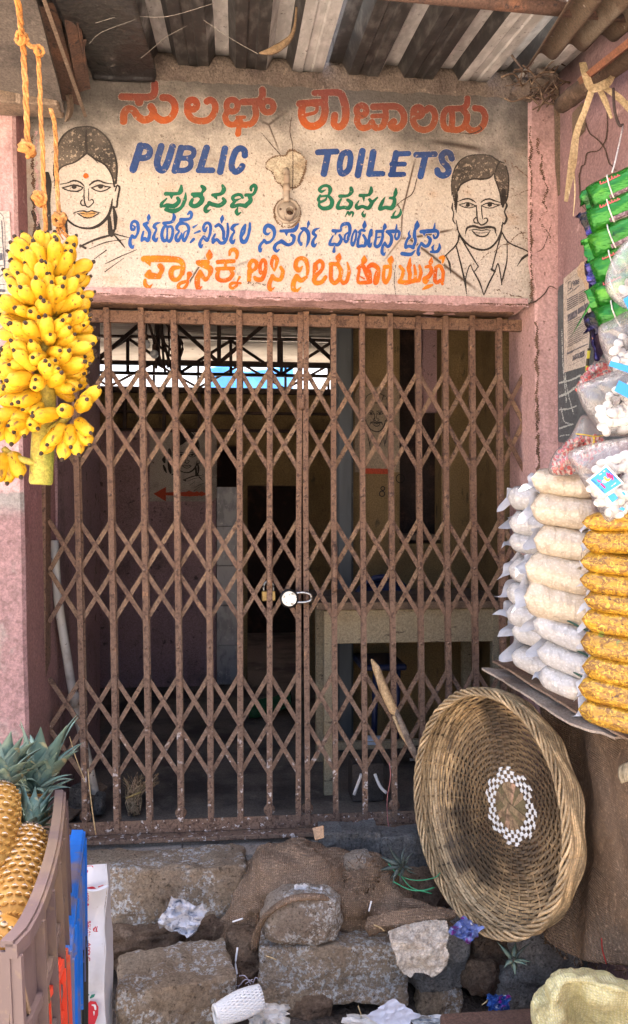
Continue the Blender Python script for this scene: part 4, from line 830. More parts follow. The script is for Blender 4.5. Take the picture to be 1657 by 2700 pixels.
# ================================================================ clutter under the roof on the right
mrs = mat('rusty_corrugated_sheet', (.115, .085, .06), .75, [((.19, .16, .125), 'noise', 5, .5, .7, (1, .4, 1)), ((.10, .06, .04), 'noise', 12, .55, .7), ((.30, .28, .25), 'noise', 40, .66, .74)], metal=.1, bump=[('noise', 40, .4, .004)])
def corr(a0, a1, b0, b1, n, waves, amp, m, name, label):
    """sheet spanned by edges a0-a1 (far) and b0-b1 (near), waves across"""
    nn = (a1 - a0).cross(b0 - a0).normalized(); vv, fs = [], []
    for i in range(n + 1):
        u = i / n; w = nn * (amp * math.cos(2 * math.pi * waves * u))
        for j in range(7):
            v = j / 6; vv.append((a0.lerp(a1, u)).lerp(b0.lerp(b1, u), v) + w + nn * .004 * nz((u * 6, v * 4, 0), 1))
    for i in range(n):
        for j in range(6): fs.append((i * 7 + j, i * 7 + j + 1, (i + 1) * 7 + j + 1, (i + 1) * 7 + j))
    me = mk(vv, fs, True); bm = bmesh.new(); bm.from_mesh(me); bmesh.ops.solidify(bm, geom=bm.faces[:], thickness=.0025)
    return link(name, bm_mesh(bm, True), m, label=label, cat='roof sheet')
corr(o(1266, 150, t=2.75), o(1560, 60, t=2.45), o(1395, -60, t=2.05), o(1760, -90, t=1.85), 72, 4, .018, mrs, 'corrugated_sheet', 'old rusty corrugated sheet hanging low at the top right')
mpole = mat('dark_wood_pole', (.075, .05, .035), .8, [((.16, .11, .08), 'noise', 12, .5, .7), ((.03, .02, .015), 'noise', 40, .55, .7)], bump=[('noise', 40, .8, .01)])
tube('pole', sv([o(1352, 252, t=2.95), o(1400, 215, t=2.8), o(1450, 180, t=2.66), o(1560, 95, t=2.35)], 4), [.03, .031, .034, .033, .032, .034, .036, .034, .033, .034, .035, .036, .036], mpole, seg=14, label='dark wooden pole slanting out under the corrugated sheet', cat='pole')
bx = lath(o(1405, 190, t=2.62), o(1570, 60, t=2.2), .045, .02, mat('rust_red_iron', (.20, .085, .05), .8, [((.11, .06, .04), 'noise', 9, .5, .7), ((.30, .16, .10), 'noise', 30, .6, .72)]), 'rusty red angle iron above the wooden pole', 'angle iron', 'angle_iron', bow=0)
mstr = mat('dry_palm_strip', (.52, .42, .26), .8, [((.36, .27, .15), 'noise', 20, .45, .65, (1, 1, .2)), ((.62, .54, .38), 'noise', 60, .6, .7, (1, 1, .2))], bump=[('noise', 80, .5, .003)])
ps = empty('palm_tie', o(1412, 205, t=2.62), 'pale palm leaf strip knotted around the wooden pole, ends dangling', 'tie')
def strip(pts, ws, m, parent, name='strip', hint=FW, th=.0012, **k):
    P = sv(pts, 6); n = len(P); vv, fs = [], []
    for i, p in enumerate(P):
        d = P[min(i + 1, n - 1)] - P[max(i - 1, 0)]; a = d.cross(hint).normalized(); b = a.cross(d).normalized()
        w = float(np.interp(i / (n - 1), np.linspace(0, 1, len(ws)), ws)) / 2; tw = .5 * nz(p, 6)
        a2 = (a * math.cos(tw) + b * math.sin(tw))
        vv += [p - a2 * w, p + b * w * .35, p + a2 * w, p - b * th]
    for i in range(n - 1):
        for j in range(4): fs.append((i * 4 + j, i * 4 + (j + 1) % 4, (i + 1) * 4 + (j + 1) % 4, (i + 1) * 4 + j))
    fs += [(3, 2, 1, 0), tuple((n - 1) * 4 + j for j in range(4))]
    return link(name, mk(vv, fs), m, parent, **k)
T0 = 2.58
strip([o(1402, 150, t=T0), o(1410, 180, t=T0 - .03), o(1425, 212, t=T0 - .04), o(1460, 200, t=T0 - .03), o(1478, 180, t=T0)], [.022, .026, .03, .028, .012], mstr, ps)
strip([o(1428, 205, t=T0), o(1410, 260, t=T0 + .02), o(1388, 320, t=T0 + .03), o(1378, 390, t=T0 + .03), o(1362, 485, t=T0 + .04)], [.022, .02, .022, .030, .012], mstr, ps)
strip([o(1438, 205, t=T0), o(1455, 240, t=T0), o(1472, 285, t=T0)], [.018, .022, .01], mstr, ps)
strip([o(1445, 205, t=T0), o(1490, 235, t=T0 - .03), o(1530, 280, t=T0 - .05)], [.018, .024, .02], mstr, ps)
strip([o(1380, 400, t=T0 + .03), o(1384, 460, t=T0 + .03), o(1380, 520, t=T0 + .04)], [.006, .005, .003], mstr, ps)
hk = tube('hook', sv([o(1476, 212, t=2.3), o(1479, 265, t=2.3), o(1490, 300, t=2.3), o(1500, 300, t=2.3)], 5), .004, M['steel_dark'], seg=6, label='dark wire hook that carries the string of snack packets', cat='hook')
# nest of dry twigs and cobwebs in the corner, and a split batten on the pier
mtw = mat('dry_twig', (.09, .058, .038), .9, [((.25, .18, .12), 'noise', 30, .5, .7)])
nest = empty('twig_nest', o(1285, 215, t=3.1), 'mess of dry twigs and dust in the corner above the pier', 'nest')
for i in range(46):
    a = o(ru(1255, 1340), ru(165, 240), t=ru(2.98, 3.14)); b = a + Vector((ru(-.09, .09), ru(-.05, .05), ru(-.08, .08)))
    tube('twig', sv([a, (a + b) / 2 + Vector((ru(-.02, .02), ru(-.02, .02), ru(-.02, .02))), b], 3), ru(.0015, .0045), mtw, nest, seg=5)
for i in range(3):
    c = o(1270 + i * 22, 215 - i * 12, t=3.12); bm = bmesh.new(); bmesh.ops.create_icosphere(bm, subdivisions=3, radius=.05)
    for v in bm.verts: v.co = v.co * (1 + .5 * fbm(v.co, 25)) ; v.co.z *= .7; v.co += c
    link('dust_clump', bm_mesh(bm, True), M['dust'], nest)
lath(o(1335, 190, y=-.03), o(1345, 470, y=-.03), .022, .012, M['wood_old'], 'thin dark batten nailed in the corner of the side wall', bow=.004)
box('hanging_block', o(1405, 250, x=XS - .02).x, XS - .002, o(1405, 250, x=XS).y - .02, o(1405, 250, x=XS).y + .06, o(1405, 320, x=XS).z, o(1405, 255, x=XS).z, M['wood_old'], label='small dark wood block on the side wall under the pole', cat='block')
ZH = lambda p: (1350 + p[0] * 307 / 1512, 100 + p[1] * 307 / 1512)
on_side = lambda e: (lambda x, y: s(x, y, x=XS - e))
swall = [ob for ob in B.children if ob.name.startswith('side_wall')][0]
crack('crack', [ZH(q) for q in [(960, 1110), (1010, 1235), (1090, 1300), (1180, 1390), (1220, 1470), (1260, 1620), (1300, 1660), (1350, 1720)]], [4, 3.4, 3.4, 4, 3, 3.5, 3, 2], on_side(.002), swall)
crack('crack', [ZH(q) for q in [(1228, 660), (1220, 800), (1235, 950), (1240, 1150), (1225, 1300), (1180, 1400), (1120, 1465), (990, 1490), (960, 1560), (945, 1640), (905, 1670), (890, 1730), (875, 1790), (880, 1900), (885, 2060), (900, 2160), (960, 2230)]], [1.5, 2, 2, 2.4, 3, 3, 2.4, 3, 3, 2.6, 3, 2.6, 3.6, 3, 3.6, 3, 1.6], on_side(.003), swall)
on_pier = lambda e: (lambda x, y: s(x, y, y=-.014 - e))
pier = [ob for ob in B.children if ob.name.startswith('pier')][0]
crack('crack', [(1468, 762), (1450, 755), (1436, 775), (1412, 795), (1395, 800)], [1.5, 3, 3, 4, 3], on_pier(.004), pier)
crack('crack', [(1416, 665), (1435, 650), (1455, 590)], [1, 2, 1], on_pier(.004), pier)

# peeled paint and crumbled plaster along the edges of the sign wall and pier
mpeel = mat('bare_brown_plaster', (.155, .095, .065), .95, [((.09, .055, .04), 'noise', 14, .45, .65)]); mpinkchip = mat('pink_paint_chip', (.55, .36, .35), .9)
def peel(name, p0, p1, n, jx, jy, wlo, whi, plane, m, par, rough=3.0):
    pts = [(p0[0] + (p1[0] - p0[0]) * i / n + ru(-jx, jx), p0[1] + (p1[1] - p0[1]) * i / n + ru(-jy, jy)) for i in range(n + 1)]
    return link(name, paint_mesh([(pts, [ru(wlo, whi) for _ in range(n + 1)])], rough=rough, cell=1.1, eat=.35, plane=plane), m, par)
peel('peeled_edge', (1399, 330), (1403, 800), 26, 2.5, 3, 0, 9, on_pier(.003), mpeel, pier); peel('peeled_edge', (1415, 850), (1420, 1260), 24, 3, 3, 2, 12, on_pier(.003), mpeel, pier)
peel('peeled_edge', (1464, 360), (1466, 1120), 40, 1.5, 3, 0, 6, on_pier(.003), mpinkchip, pier); peel('peeled_patch', (1425, 370), (1440, 640), 12, 12, 6, 0, 8, on_pier(.002), mpeel, pier, 4.0)
peel('peeled_edge', (86, 360), (92, 640), 22, 3, 3, 0, 10, on_sign(.0052), mpeel, sign); peel('peeled_edge', (94, 350), (100, 640), 22, 5, 3, 0, 9, on_sign(.0040), mpinkchip, sign)
peel('peeled_edge', (262, 771), (1392, 803), 70, 3, 1.5, 0, 4.5, on_sign(.0052), mpeel, sign); peel('peeled_edge', (262, 774), (1392, 806), 70, 3, 2.5, 0, 8, on_sign(.0040), mpinkchip, sign)
for (xa_, ya_, xb_, yb_) in ((1330, 420, 1395, 470), (1345, 520, 1398, 500), (1360, 600, 1396, 640), (1240, 700, 1390, 610), (1300, 760, 1390, 790), (950, 300, 985, 330), (640, 745, 700, 752)):
    peel('crack', (xa_, ya_), (xb_, yb_), 9, 4, 5, .4, 2.6, on_sign(.0048), mpeel, sign, 1.5)

# ================================================================ folding steel gate, two leaves
YG = .15
def at_y(px, z, y):            # x of a photograph column on plane y (height only matters for the depth)
    return s(px, 1350, y=y).x
PK = [(190, 204, 225), (280, 292, 308), (371, 379, 394), (457, 466, 477), (545, 550, 556), (631, 632, 634), (712, 711, 711), (793, 788, 787),
      (808, 806, 812), (880, 880, 886), (955, 957, 964), (1029, 1033, 1042), (1103, 1107, 1117), (1175, 1178, 1190), (1246, 1250, 1262), (1317, 1322, 1336)]
def col_x(i, py):
    a, b, c = PK[i]
    return float(np.interp(py, [815, 1307, 2160], [a, b, c]))
def gp(i, py, y=YG): return s(col_x(i, py), py, y=y)
def zline(z, px): # image row of world height z at column px on gate plane
    r = ray_s(px, 1350); k = (YG - CAM.y) / r.y; return 1350 - (z - CAM.z) / k * F_PX
ZT, ZBt = gp(5, 822).z, Z_FLOOR + .012
RIV = [gp(5, q).z for q in (900, 1105, 1306, 1503, 1705, 1912, 2112)]
def pick_pt(i, z, y):
    a, b, c = PK[i]; x0 = at_y(a, 0, YG); x1 = at_y(b, 0, YG); x2 = at_y(c, 0, YG)
    zt, zm, zb = gp(5, 815).z, gp(5, 1307).z, gp(5, 2160).z
    x = float(np.interp(-z, [-zt, -zm, -zb], [x0, x1, x2])); return Vector((x, y, z))
gL = empty('gate_leaf', (pick_pt(3, Z_FLOOR, YG)), 'rusty folding gate leaf on the left with eight upright bars', 'gate', 'folding gate leaves')
gR = empty('gate_leaf', (pick_pt(11, Z_FLOOR, YG)), 'rusty folding gate leaf on the right, partly behind the woven basket', 'gate', 'folding gate leaves')
YV = Vector((0, 1, 0))
def picket(i, g):
    z0, z1 = ZBt, ZT + .004 * (i % 3)
    zs = [z0 + (z1 - z0) * k / 8 for k in range(9)]
    def flat(y, w, d, dx=0):
        vv, fs = [], []
        for z in zs:
            p = pick_pt(i, z, y)
            for sx, sn in ((-1, -1), (1, -1), (1, 1), (-1, 1)): vv.append((p.x + dx + sx * w / 2 + .0008 * nz((i * 9, z * 4, sn)), p.y + sn * d / 2, z))
        for k in range(8):
            for j in range(4): fs.append((k * 4 + j, k * 4 + (j + 1) % 4, (k + 1) * 4 + (j + 1) % 4, (k + 1) * 4 + j))
        fs += [(3, 2, 1, 0), tuple(32 + j for j in range(4))]; return mk(vv, fs)
    b = link('upright_bar', flat(YG, .0225, .006), M['rust'], g)
    link('rear_bar', flat(YG + .034, .0225, .006, .003), M['rust'], b)
    for z in RIV:
        if i == 0 and z > 2.4: continue
        p = pick_pt(i, z, YG - .003); link('rivet', RVM, M['rust2'], b).location = p
RVM = bpy.data.meshes.new('mesh'); bm = bmesh.new(); bmesh.ops.create_uvsphere(bm, u_segments=8, v_segments=6, radius=.0075)
for v in bm.verts: v.co.y *= .6
bm.to_mesh(RVM); bm.free(); RVM.materials.append(M['rust2'])
for i in range(16): picket(i, gL if i < 8 else gR)
def strips(lo, hi, g):
    for zc in (RIV[1], RIV[3], RIV[5]):
        h = .208
        for i in range(lo - 1, hi):
            for sgn, yy, mm in ((1, YG + .011, M['rust']), (-1, YG + .020, M['rust2'])):
                # a strip crosses two bays: pickets i, i+1, i+2 (cut short at the ends of a leaf)
                a, m_, b = i, i + 1, i + 2
                P = []
                if a >= lo: P.append(pick_pt(a, zc + sgn * h, yy))
                P.append(pick_pt(m_, zc, yy)) if lo <= m_ <= hi else None
                if b <= hi: P.append(pick_pt(b, zc - sgn * h, yy))
                if len(P) < 2: continue
                link('lattice_strip', bar_me(P[0], P[-1], .0185, .005, YV), mm, g)
strips(0, 7, gL); strips(8, 15, gR)
# last bays that tie the leaves to the jambs
xl, xr = s(128, 1350, y=YG).x - .0, s(1385, 1350, y=YG).x
def tie(i, x, g, up):
    for zc in (RIV[1], RIV[3], RIV[5]):
        for half in (1, -1):
            for sgn, yy, mm in ((1, YG + .011, M['rust']), (-1, YG + .020, M['rust2'])):
                if i == 0 and zc > 2 and half > 0: continue
                zA, zB = (zc, zc + half * .208)
                pa = pick_pt(i, zA if sgn > 0 else zB, yy); pb = Vector((x, yy, zB if sgn > 0 else zA))
                link('lattice_strip', bar_me(pa, pb, .0185, .005, YV), mm, g)
tie(0, xl, gL, 1); tie(15, xr, gR, 1)
# pull handles
def handle(i, g, za, zb):
    P = [pick_pt(i, za, YG - .004), pick_pt(i, za - .01, YG - .03), pick_pt(i, (za + zb) / 2, YG - .038), pick_pt(i, zb + .01, YG - .03), pick_pt(i, zb, YG - .004)]
    link('pull_handle', tube_me(sv(P, 4), .011, 8, flat=.5, hint=YV), M['rust'], g)
handle(6, gL, gp(6, 1425).z, gp(6, 1545).z); handle(9, gR, gp(9, 1438).z, gp(9, 1556).z)
# latch ears and hasp
for (i, g, z) in ((7, gL, gp(7, 1570).z), (8, gR, gp(8, 1572).z)):
    p = pick_pt(i, z, YG - .02); link('latch_ear', box_me(p.x - .006, p.x + .006, YG - .045, YG, z - .03, z + .022, .002), M['iron'], g)
p = pick_pt(7, gp(7, 1060).z, YG - .012); link('latch_ear', box_me(p.x - .006, p.x + .02, YG - .022, YG - .004, p.z - .03, p.z + .03, .004), M['rust'], gL)
# frame: top channel, bottom rail and side channels belong to the building
GF = B
box('top_channel', xl - .05, xr + .03, YG + .009, YG + .03, ZT - .052, ZT - .004, M['rust'], GF)
box('top_channel', xl - .05, xr - .06, YG - .03, YG + .055, ZT + .012, ZT + .05, M['rust'], GF)
box('bottom_rail', xl - .02, xr + .05, YG + .004, YG + .009, Z_FLOOR, Z_FLOOR + .052, M['rust'], GF)
box('bottom_rail', xl - .02, xr + .05, YG - .05, YG + .045, Z_FLOOR - .022, Z_FLOOR - .003, M['rust2'], GF, bevel=.003)
box('side_channel', xl - .035, xl - .004, YG - .03, YG + .06, Z_FLOOR, Z_LINTEL, M['rust'], GF)
box('side_channel', xr + .004, xr + .03, YG - .01, YG + .06, Z_FLOOR, Z_LINTEL - .05, M['rust'], GF)
for i in (0, 3, 6, 8, 11):
    p = pick_pt(i, Z_FLOOR + .075, YG + .022)
    disc_lathe([(.001, 0), (.024, 0), (.024, .010), (.001, .010)], p, M['rust'], 'roller', gL if i < 8 else gR, n=14)
# padlocks
def torus_u(a, b, drop, r_, m, parent, name='shackle'):
    return tube(name, sv([a, a + drop * .75, (a + b) / 2 + drop * 1.15, b + drop * .75, b], 6), r_, m, parent, seg=8)
mst = mat('scuffed_chrome', (.42, .45, .47), .32, [((.12, .13, .14), 'noise', 60, .54, .62), ((.25, .25, .25), 'noise', 25, .5, .7)], metal=1.0, spec=.6)
mdk = mat('dark_lock_body', (.03, .03, .032), .45, metal=.5)
mbr = mat('worn_brass', (.42, .30, .12), .45, [((.20, .14, .07), 'noise', 25, .5, .7)], metal=.7)
c = s(763, 1578, y=YG - .055); lk = empty('padlock', c, 'round steel disc padlock hanging at the meeting of the gate leaves', 'padlock')
disc_lathe([(.001, -.012), (.035, -.012), (.0385, -.006), (.0385, .004), (.035, .009), (.031, .0105)], c, mdk, 'rim', lk)
disc_lathe([(.031, .0095), (.030, .0118), (.001, .0120)], c, mst, 'face_plate', lk, smooth=False)
a0, b0 = c + Vector((.030, 0, .022)), c + Vector((.030, 0, -.016))
tube('shackle', sv([a0, a0 + Vector((.03, 0, .002)), a0 + Vector((.056, 0, -.006)), a0 + Vector((.062, 0, -.02)), b0 + Vector((.056, 0, .006)), b0 + Vector((.03, 0, 0)), b0], 5), .0048, mst, lk, seg=8)
c = s(709, 1570, y=YG + .058); lk = empty('padlock', c, 'small brass padlock hanging behind a gate bar', 'padlock')
link('body', box_me(c.x - .03, c.x + .03, c.y - .008, c.y + .008, c.z - .024, c.z + .02, .004), mbr, lk)
tube('shackle', sv([c + Vector((-.02, 0, .018)), c + Vector((-.02, 0, .045)), c + Vector((0, 0, .062)), c + Vector((.02, 0, .045)), c + Vector((.02, 0, .018))], 5), .0045, mst, lk, seg=8)
# ================================================================ rough stone blocks that serve as steps
def stone_mat(name, base, dark, pale, paint_amt=.0, grain=60):
    t = NT(name)
    c = t.mix(t.mr(t.tex('noise', 3.5, 6), .38, .68), base, dark)
    c = t.mix(t.mr(t.tex('noise', 13, 6), .56, .72, 0, .8), c, pale)
    c = t.mix(t.mr(t.tex('noise', grain, 3), .58, .7, 0, .85), c, tuple(x * .35 for x in dark[:3]) + (1,))
    pit = t.tex('voronoi', 48, off=(3, 1, 2)); c = t.mix(t.mr(pit, .13, .04, 0, .6), c, tuple(x * .3 for x in dark[:3]) + (1,))
    if paint_amt:
        m = t.math('MULTIPLY', t.mr(t.tex('noise', 58, 5, rough=.75), .50, .56), t.mr(t.tex('noise', 6, 4, off=(2, 5, 1)), .58 - paint_amt, .65 - paint_amt))
        c = t.mix(m, c, (.74, .72, .69, 1))
    c = t.grain(c, .3, 120)
    t.col(c); t.set(rough=.93, spec=.2); t.bump(pit, .5, .02); t.bump(t.tex('noise', 24, 8, rough=.8), 1.0, .04); t.bump(t.tex('noise', 90, 4), .5, .006)
    return t.m
M['brownstone'] = stone_mat('brown_block_stone', (.48, .37, .26, 1), (.37, .275, .19, 1), (.57, .47, .36, 1), .10)
M['whitestone'] = stone_mat('whitewashed_block_stone', (.49, .38, .275, 1), (.39, .295, .205, 1), (.58, .48, .37, 1), .17)
M['granite'] = stone_mat('grey_granite', (.42, .40, .375, 1), (.28, .265, .245, 1), (.56, .53, .50, 1), .0, 95)
M['granite2'] = stone_mat('rounded_speckled_stone', (.46, .38, .30, 1), (.32, .245, .185, 1), (.60, .54, .47, 1), .12, 80)
M['darkstone'] = stone_mat('dark_earth_stone', (.30, .205, .135, 1), (.18, .12, .085, 1), (.42, .31, .22, 1), .0)
M['bluestone'] = stone_mat('dark_blue_grey_stone', (.22, .22, .215, 1), (.13, .13, .13, 1), (.34, .335, .325, 1), .0, 90)
def block_me(hx, hy, hz, rnd_=.25, amp=.03, sc=3.0, seed=0, cuts=27, flat=0.0):
    bm = bmesh.new(); bmesh.ops.create_cube(bm, size=2); bmesh.ops.subdivide_edges(bm, edges=bm.edges[:], cuts=cuts, use_grid_fill=True)
    H = Vector((hx, hy, hz)); off = Vector((seed * 7.1, seed * 3.7, seed * 1.9)); m = min(H)
    for v in bm.verts:
        c = v.co.copy(); sp = c.normalized() * 1.22
        p = 26.0 if rnd_ < .3 else 5.0
        le = (abs(c.x) ** p + abs(c.y) ** p + abs(c.z) ** p) ** (1 / p); q = c / le
        q = q.lerp(sp, rnd_ * (.18 if rnd_ < .3 else .5))
        w = Vector((q.x * hx, q.y * hy, q.z * hz)); n = q.normalized()
        d = 1.3 * amp * (fbm(w + off, sc, 3) * .6 + .5 * fbm(w + off, sc * 3.5, 5) - .9 * max(0, nz(w + off, sc * 2.5) - .22)) - .35 * amp * abs(nz(w + off, sc * 6)) * (1 if max(abs(c.x) + abs(c.y), abs(c.y) + abs(c.z), abs(c.x) + abs(c.z)) > 1.75 else .3)
        v.co = w + Vector((n.x, n.y, n.z)) * d
    return bm_mesh(bm, True)
def stone(x0, x1, y0, y1, yf, depth, m, label, rot=0.0, rr=.2, amp=.02, seed=0, sc=6.0, name='stone_block', tilt=0.0, cat='stone'):
    a, b = o(x0, (y0 + y1) / 2, y=yf), o(x1, (y0 + y1) / 2, y=yf); zt, zb = o((x0 + x1) / 2, y0, y=yf).z, o((x0 + x1) / 2, y1, y=yf).z
    ob = link(name, block_me((b.x - a.x) / 2, depth / 2, (zt - zb) / 2, rr, amp, sc, seed), m, label=label, cat=cat)
    ob.location = ((a.x + b.x) / 2, yf + depth / 2, (zt + zb) / 2); ob.rotation_euler = (tilt, 0, rot)
    return ob
stone(150, 590, 2092, 2245, -.14, .22, M['brownstone'], 'long brown stone block forming the upper left step below the gate', .0, .12, .020, 1)
stone(190, 545, 2238, 2330, -.20, .24, M['darkstone'], 'dark earthy ledge stone under the long upper left step', 0, .2, .03, 2)
stone(268, 556, 2372, 2530, -.56, .27, M['brownstone'], 'big brown block at the bottom left with its top facing up', R(9), .12, .018, 3)
stone(540, 640, 2262, 2440, -.34, .2, M['darkstone'], 'reddish dark stone wedged between the two lower blocks', .2, .3, .03, 4)
stone(626, 985, 2278, 2424, -.40, .26, M['whitestone'], 'brown block with whitewash splashes under the round boulder', R(-3), .12, .016, 5)
stone(640, 819, 2166, 2288, -.42, .16, M['granite2'], 'round pale boulder wrapped in burlap on the whitewashed block', 0, 1.1, .014, 6)
stone(984, 1140, 2238, 2402, -.38, .22, M['granite'], 'grey squarish stone behind the hanging sheet of bark paper', 0, .35, .02, 7)
stone(1140, 1252, 2248, 2352, -.36, .2, M['darkstone'], 'brown angular stone under the small pineapple crown', .2, .45, .03, 8)
stone(1244, 1402, 2236, 2378, -.46, .22, M['granite'], 'blue grey rounded stone next to the yellow sack', .1, .6, .018, 9)
stone(1128, 1208, 2338, 2414, -.44, .14, M['darkstone'], 'small muddy stone below the grey squarish stone', .1, .8, .02, 10)
stone(1206, 1316, 2346, 2450, -.44, .14, M['granite'], 'low grey stone in front of the yellow sack', 0, .5, .02, 11)
stone(700, 800, 2405, 2470, -.42, .12, M['darkstone'], 'small brown stone under the whitewashed block', 0, .8, .02, 12)
stone(1010, 1110, 2395, 2460, -.40, .12, M['brownstone'], 'flat pale brown stone in the litter at the bottom', 0, .6, .02, 13)
stone(832, 908, 2066, 2150, -.22, .12, M['granite2'], 'pale stone poking out through the torn burlap', .2, .9, .02, 14)
stone(775, 918, 2006, 2075, -.06, .14, M['bluestone'], 'blue grey stone just under the gate sill, behind the burlap', 0, .2, .012, 15)
stone(918, 1065, 2012, 2120, -.07, .14, M['bluestone'], 'dark blue grey stone behind the dead pineapple crown', 0, .2, .012, 16)
stone(930, 1100, 2120, 2200, -.20, .2, M['darkstone'], 'dirty stone under the green string', .1, .4, .02, 17)
stone(1040, 1300, 2190, 2262, -.24, .2, M['darkstone'], 'earthy stone hidden under the foot of the basket', 0, .4, .03, 18)
stone(1330, 1520, 2290, 2440, -.30, .3, M['bluestone'], 'shadowed stone under the hanging burlap', 0, .4, .02, 19)
# rubble fill below the sill and a bank of earth behind the steps
box('rubble_base', -.86, 1.31, -.02, .14, -.05, Z_FLOOR - .09, M['darkstone'], B)
def earth():
    ctrl = []
    for j, (y, z) in enumerate(((-.62, -.02), (-.45, -.01), (-.3, .0), (-.16, .04), (-.02, .20))):
        ctrl.append([Vector((x, y + .02 * nz((x, y, 3), 4), z + .03 * nz((x, y, 1), 3))) for x in np.linspace(-.9, 1.32, 9)])
    return grid_me(ctrl, 8, 6, lambda p, u, v: .02 * fbm(p, 9) + .01 * nz(p, 40))
link('earth_bank', earth(), mat('dark_soil', (.075, .055, .043), .97, [((.06, .045, .035), 'noise', 9, .45, .68), ((.19, .145, .11), 'noise', 35, .6, .72)], bump=[('noise', 30, 1, .03)]), kind='structure')
# brown timber edge at the very bottom
a = o(1058, 2436, y=-.66); b = o(1345, 2436, y=-.66)
box('timber', a.x, b.x + .3, -.80, -.66, a.z - .12, a.z, mat('mud_brown_timber', (.13, .075, .055), .8, [((.08, .05, .04), 'noise', 7, .45, .7, (.3, 1, 1)), ((.22, .15, .11), 'noise', 25, .62, .74)], bump=[('noise', 20, .5, .01)]), label='muddy brown timber edge at the bottom right', cat='timber', bevel=.008)

# ================================================================ burlap
def burlap(name, base):
    t = NT(name)
    c = t.mix(t.mr(t.tex('noise', 4, 5), .35, .7), base, tuple(x * .55 for x in base[:3]) + (1,))
    w1 = t.tex('wave', 46, 1, dist=.3); w2 = t.tex('wavez', 46, 1, dist=.3)
    w = t.math('MULTIPLY', w1, w2); c = t.mix(t.mr(w, 0, .6, .55, 0), c, tuple(x * .4 for x in base[:3]) + (1,))
    c = t.mix(t.mr(t.tex('noise', 120, 2), .55, .7, 0, .6), c, tuple(min(1, x * 1.7) for x in base[:3]) + (1,))
    c = t.grain(c, .2, 110); t.col(c); t.set(rough=.97, spec=.1); t.bump(w, .7, .006); t.bump(t.tex('noise', 12, 5), .5, .012); return t.m
M['burlap'] = burlap('dirty_burlap', (.30, .21, .145, 1)); M['burlap2'] = burlap('brown_burlap', (.30, .205, .135, 1))
G = lambda rows: [[o(px, py, t=t) for (px, py, t) in r] for r in rows]
def folds(a, f, d=0): return lambda p, u, v: a * math.sin(f * (p.x * 1.3 + p.z * .8) + 3 * nz(p, 3)) * .5 + a * fbm(p, 8, 3) + d
BC = empty('burlap_sack', o(740, 2150, t=3.0), 'crumpled brown burlap sack draped over the stones below the gate', 'sack')
link('sack_cloth', grid_me(G([
    [(592, 2072, 3.14), (650, 2026, 3.14), (735, 2014, 3.14), (810, 2044, 3.12), (905, 2056, 3.10), (985, 2130, 3.08)],
    [(578, 2110, 3.08), (640, 2052, 3.05), (735, 2040, 3.04), (815, 2062, 3.05), (905, 2072, 3.05), (1000, 2160, 3.02)],
    [(548, 2172, 3.02), (625, 2110, 2.98), (730, 2096, 2.95), (820, 2112, 2.97), (915, 2130, 2.96), (1040, 2185, 2.95)],
    [(515, 2232, 3.0), (600, 2178, 2.95), (700, 2150, 2.90), (805, 2160, 2.90), (900, 2205, 2.92), (1075, 2212, 2.90)],
    [(497, 2272, 2.99), (580, 2262, 2.97), (680, 2250, 2.97), (800, 2258, 2.97), (892, 2262, 2.93), (1094, 2226, 2.88)]]), 18, 18, lambda p, u, v: .05 * (.25 - abs(nz(p, 6))) + .022 * (.2 - abs(nz(p + Vector((3, 1, 2)), 13))) + .008 * fbm(p, 25, 3), thick=.004), M['burlap'], BC)
tube('hem', sv([o(612, 2282, t=2.84), o(622, 2235, t=2.82), o(648, 2196, t=2.80), o(700, 2164, t=2.80), o(770, 2158, t=2.82), o(815, 2180, t=2.86)], 6), .017, M['burlap'], BC, seg=9, flat=.6)
for i in range(26):
    a = o(ru(596, 640), ru(2255, 2285), t=2.88); b = a + Vector((ru(-.02, .02), ru(-.02, .0), ru(-.10, -.03)))
    tube('frayed_thread', sv([a, (a + b) / 2 + Vector((ru(-.015, .015), 0, 0)), b], 3), .0022, M['burlap'], BC, seg=4)
for i in range(30):
    an = ru(0, 6.28); c = o(870 + 46 * math.cos(an), 2105 + 46 * math.sin(an), t=2.94); d = o(870 + 26 * math.cos(an + ru(-.6, .6)), 2105 + 28 * math.sin(an), t=2.91)
    tube('frayed_thread', [c, (c + d) / 2 + Vector((ru(-.008, .008), -.006, ru(-.008, .008))), d], .0024, M['burlap'], BC, seg=4)
link('flap', grid_me(G([[(885, 2205, 2.86), (960, 2188, 2.86), (1050, 2180, 2.88), (1100, 2190, 2.88)], [(880, 2232, 2.83), (960, 2222, 2.82), (1050, 2208, 2.84), (1098, 2206, 2.86)], [(888, 2252, 2.84), (970, 2238, 2.83), (1055, 2222, 2.85), (1092, 2214, 2.86)]]), 10, 6, folds(.008, 30), thick=.006), M['burlap'], BC)
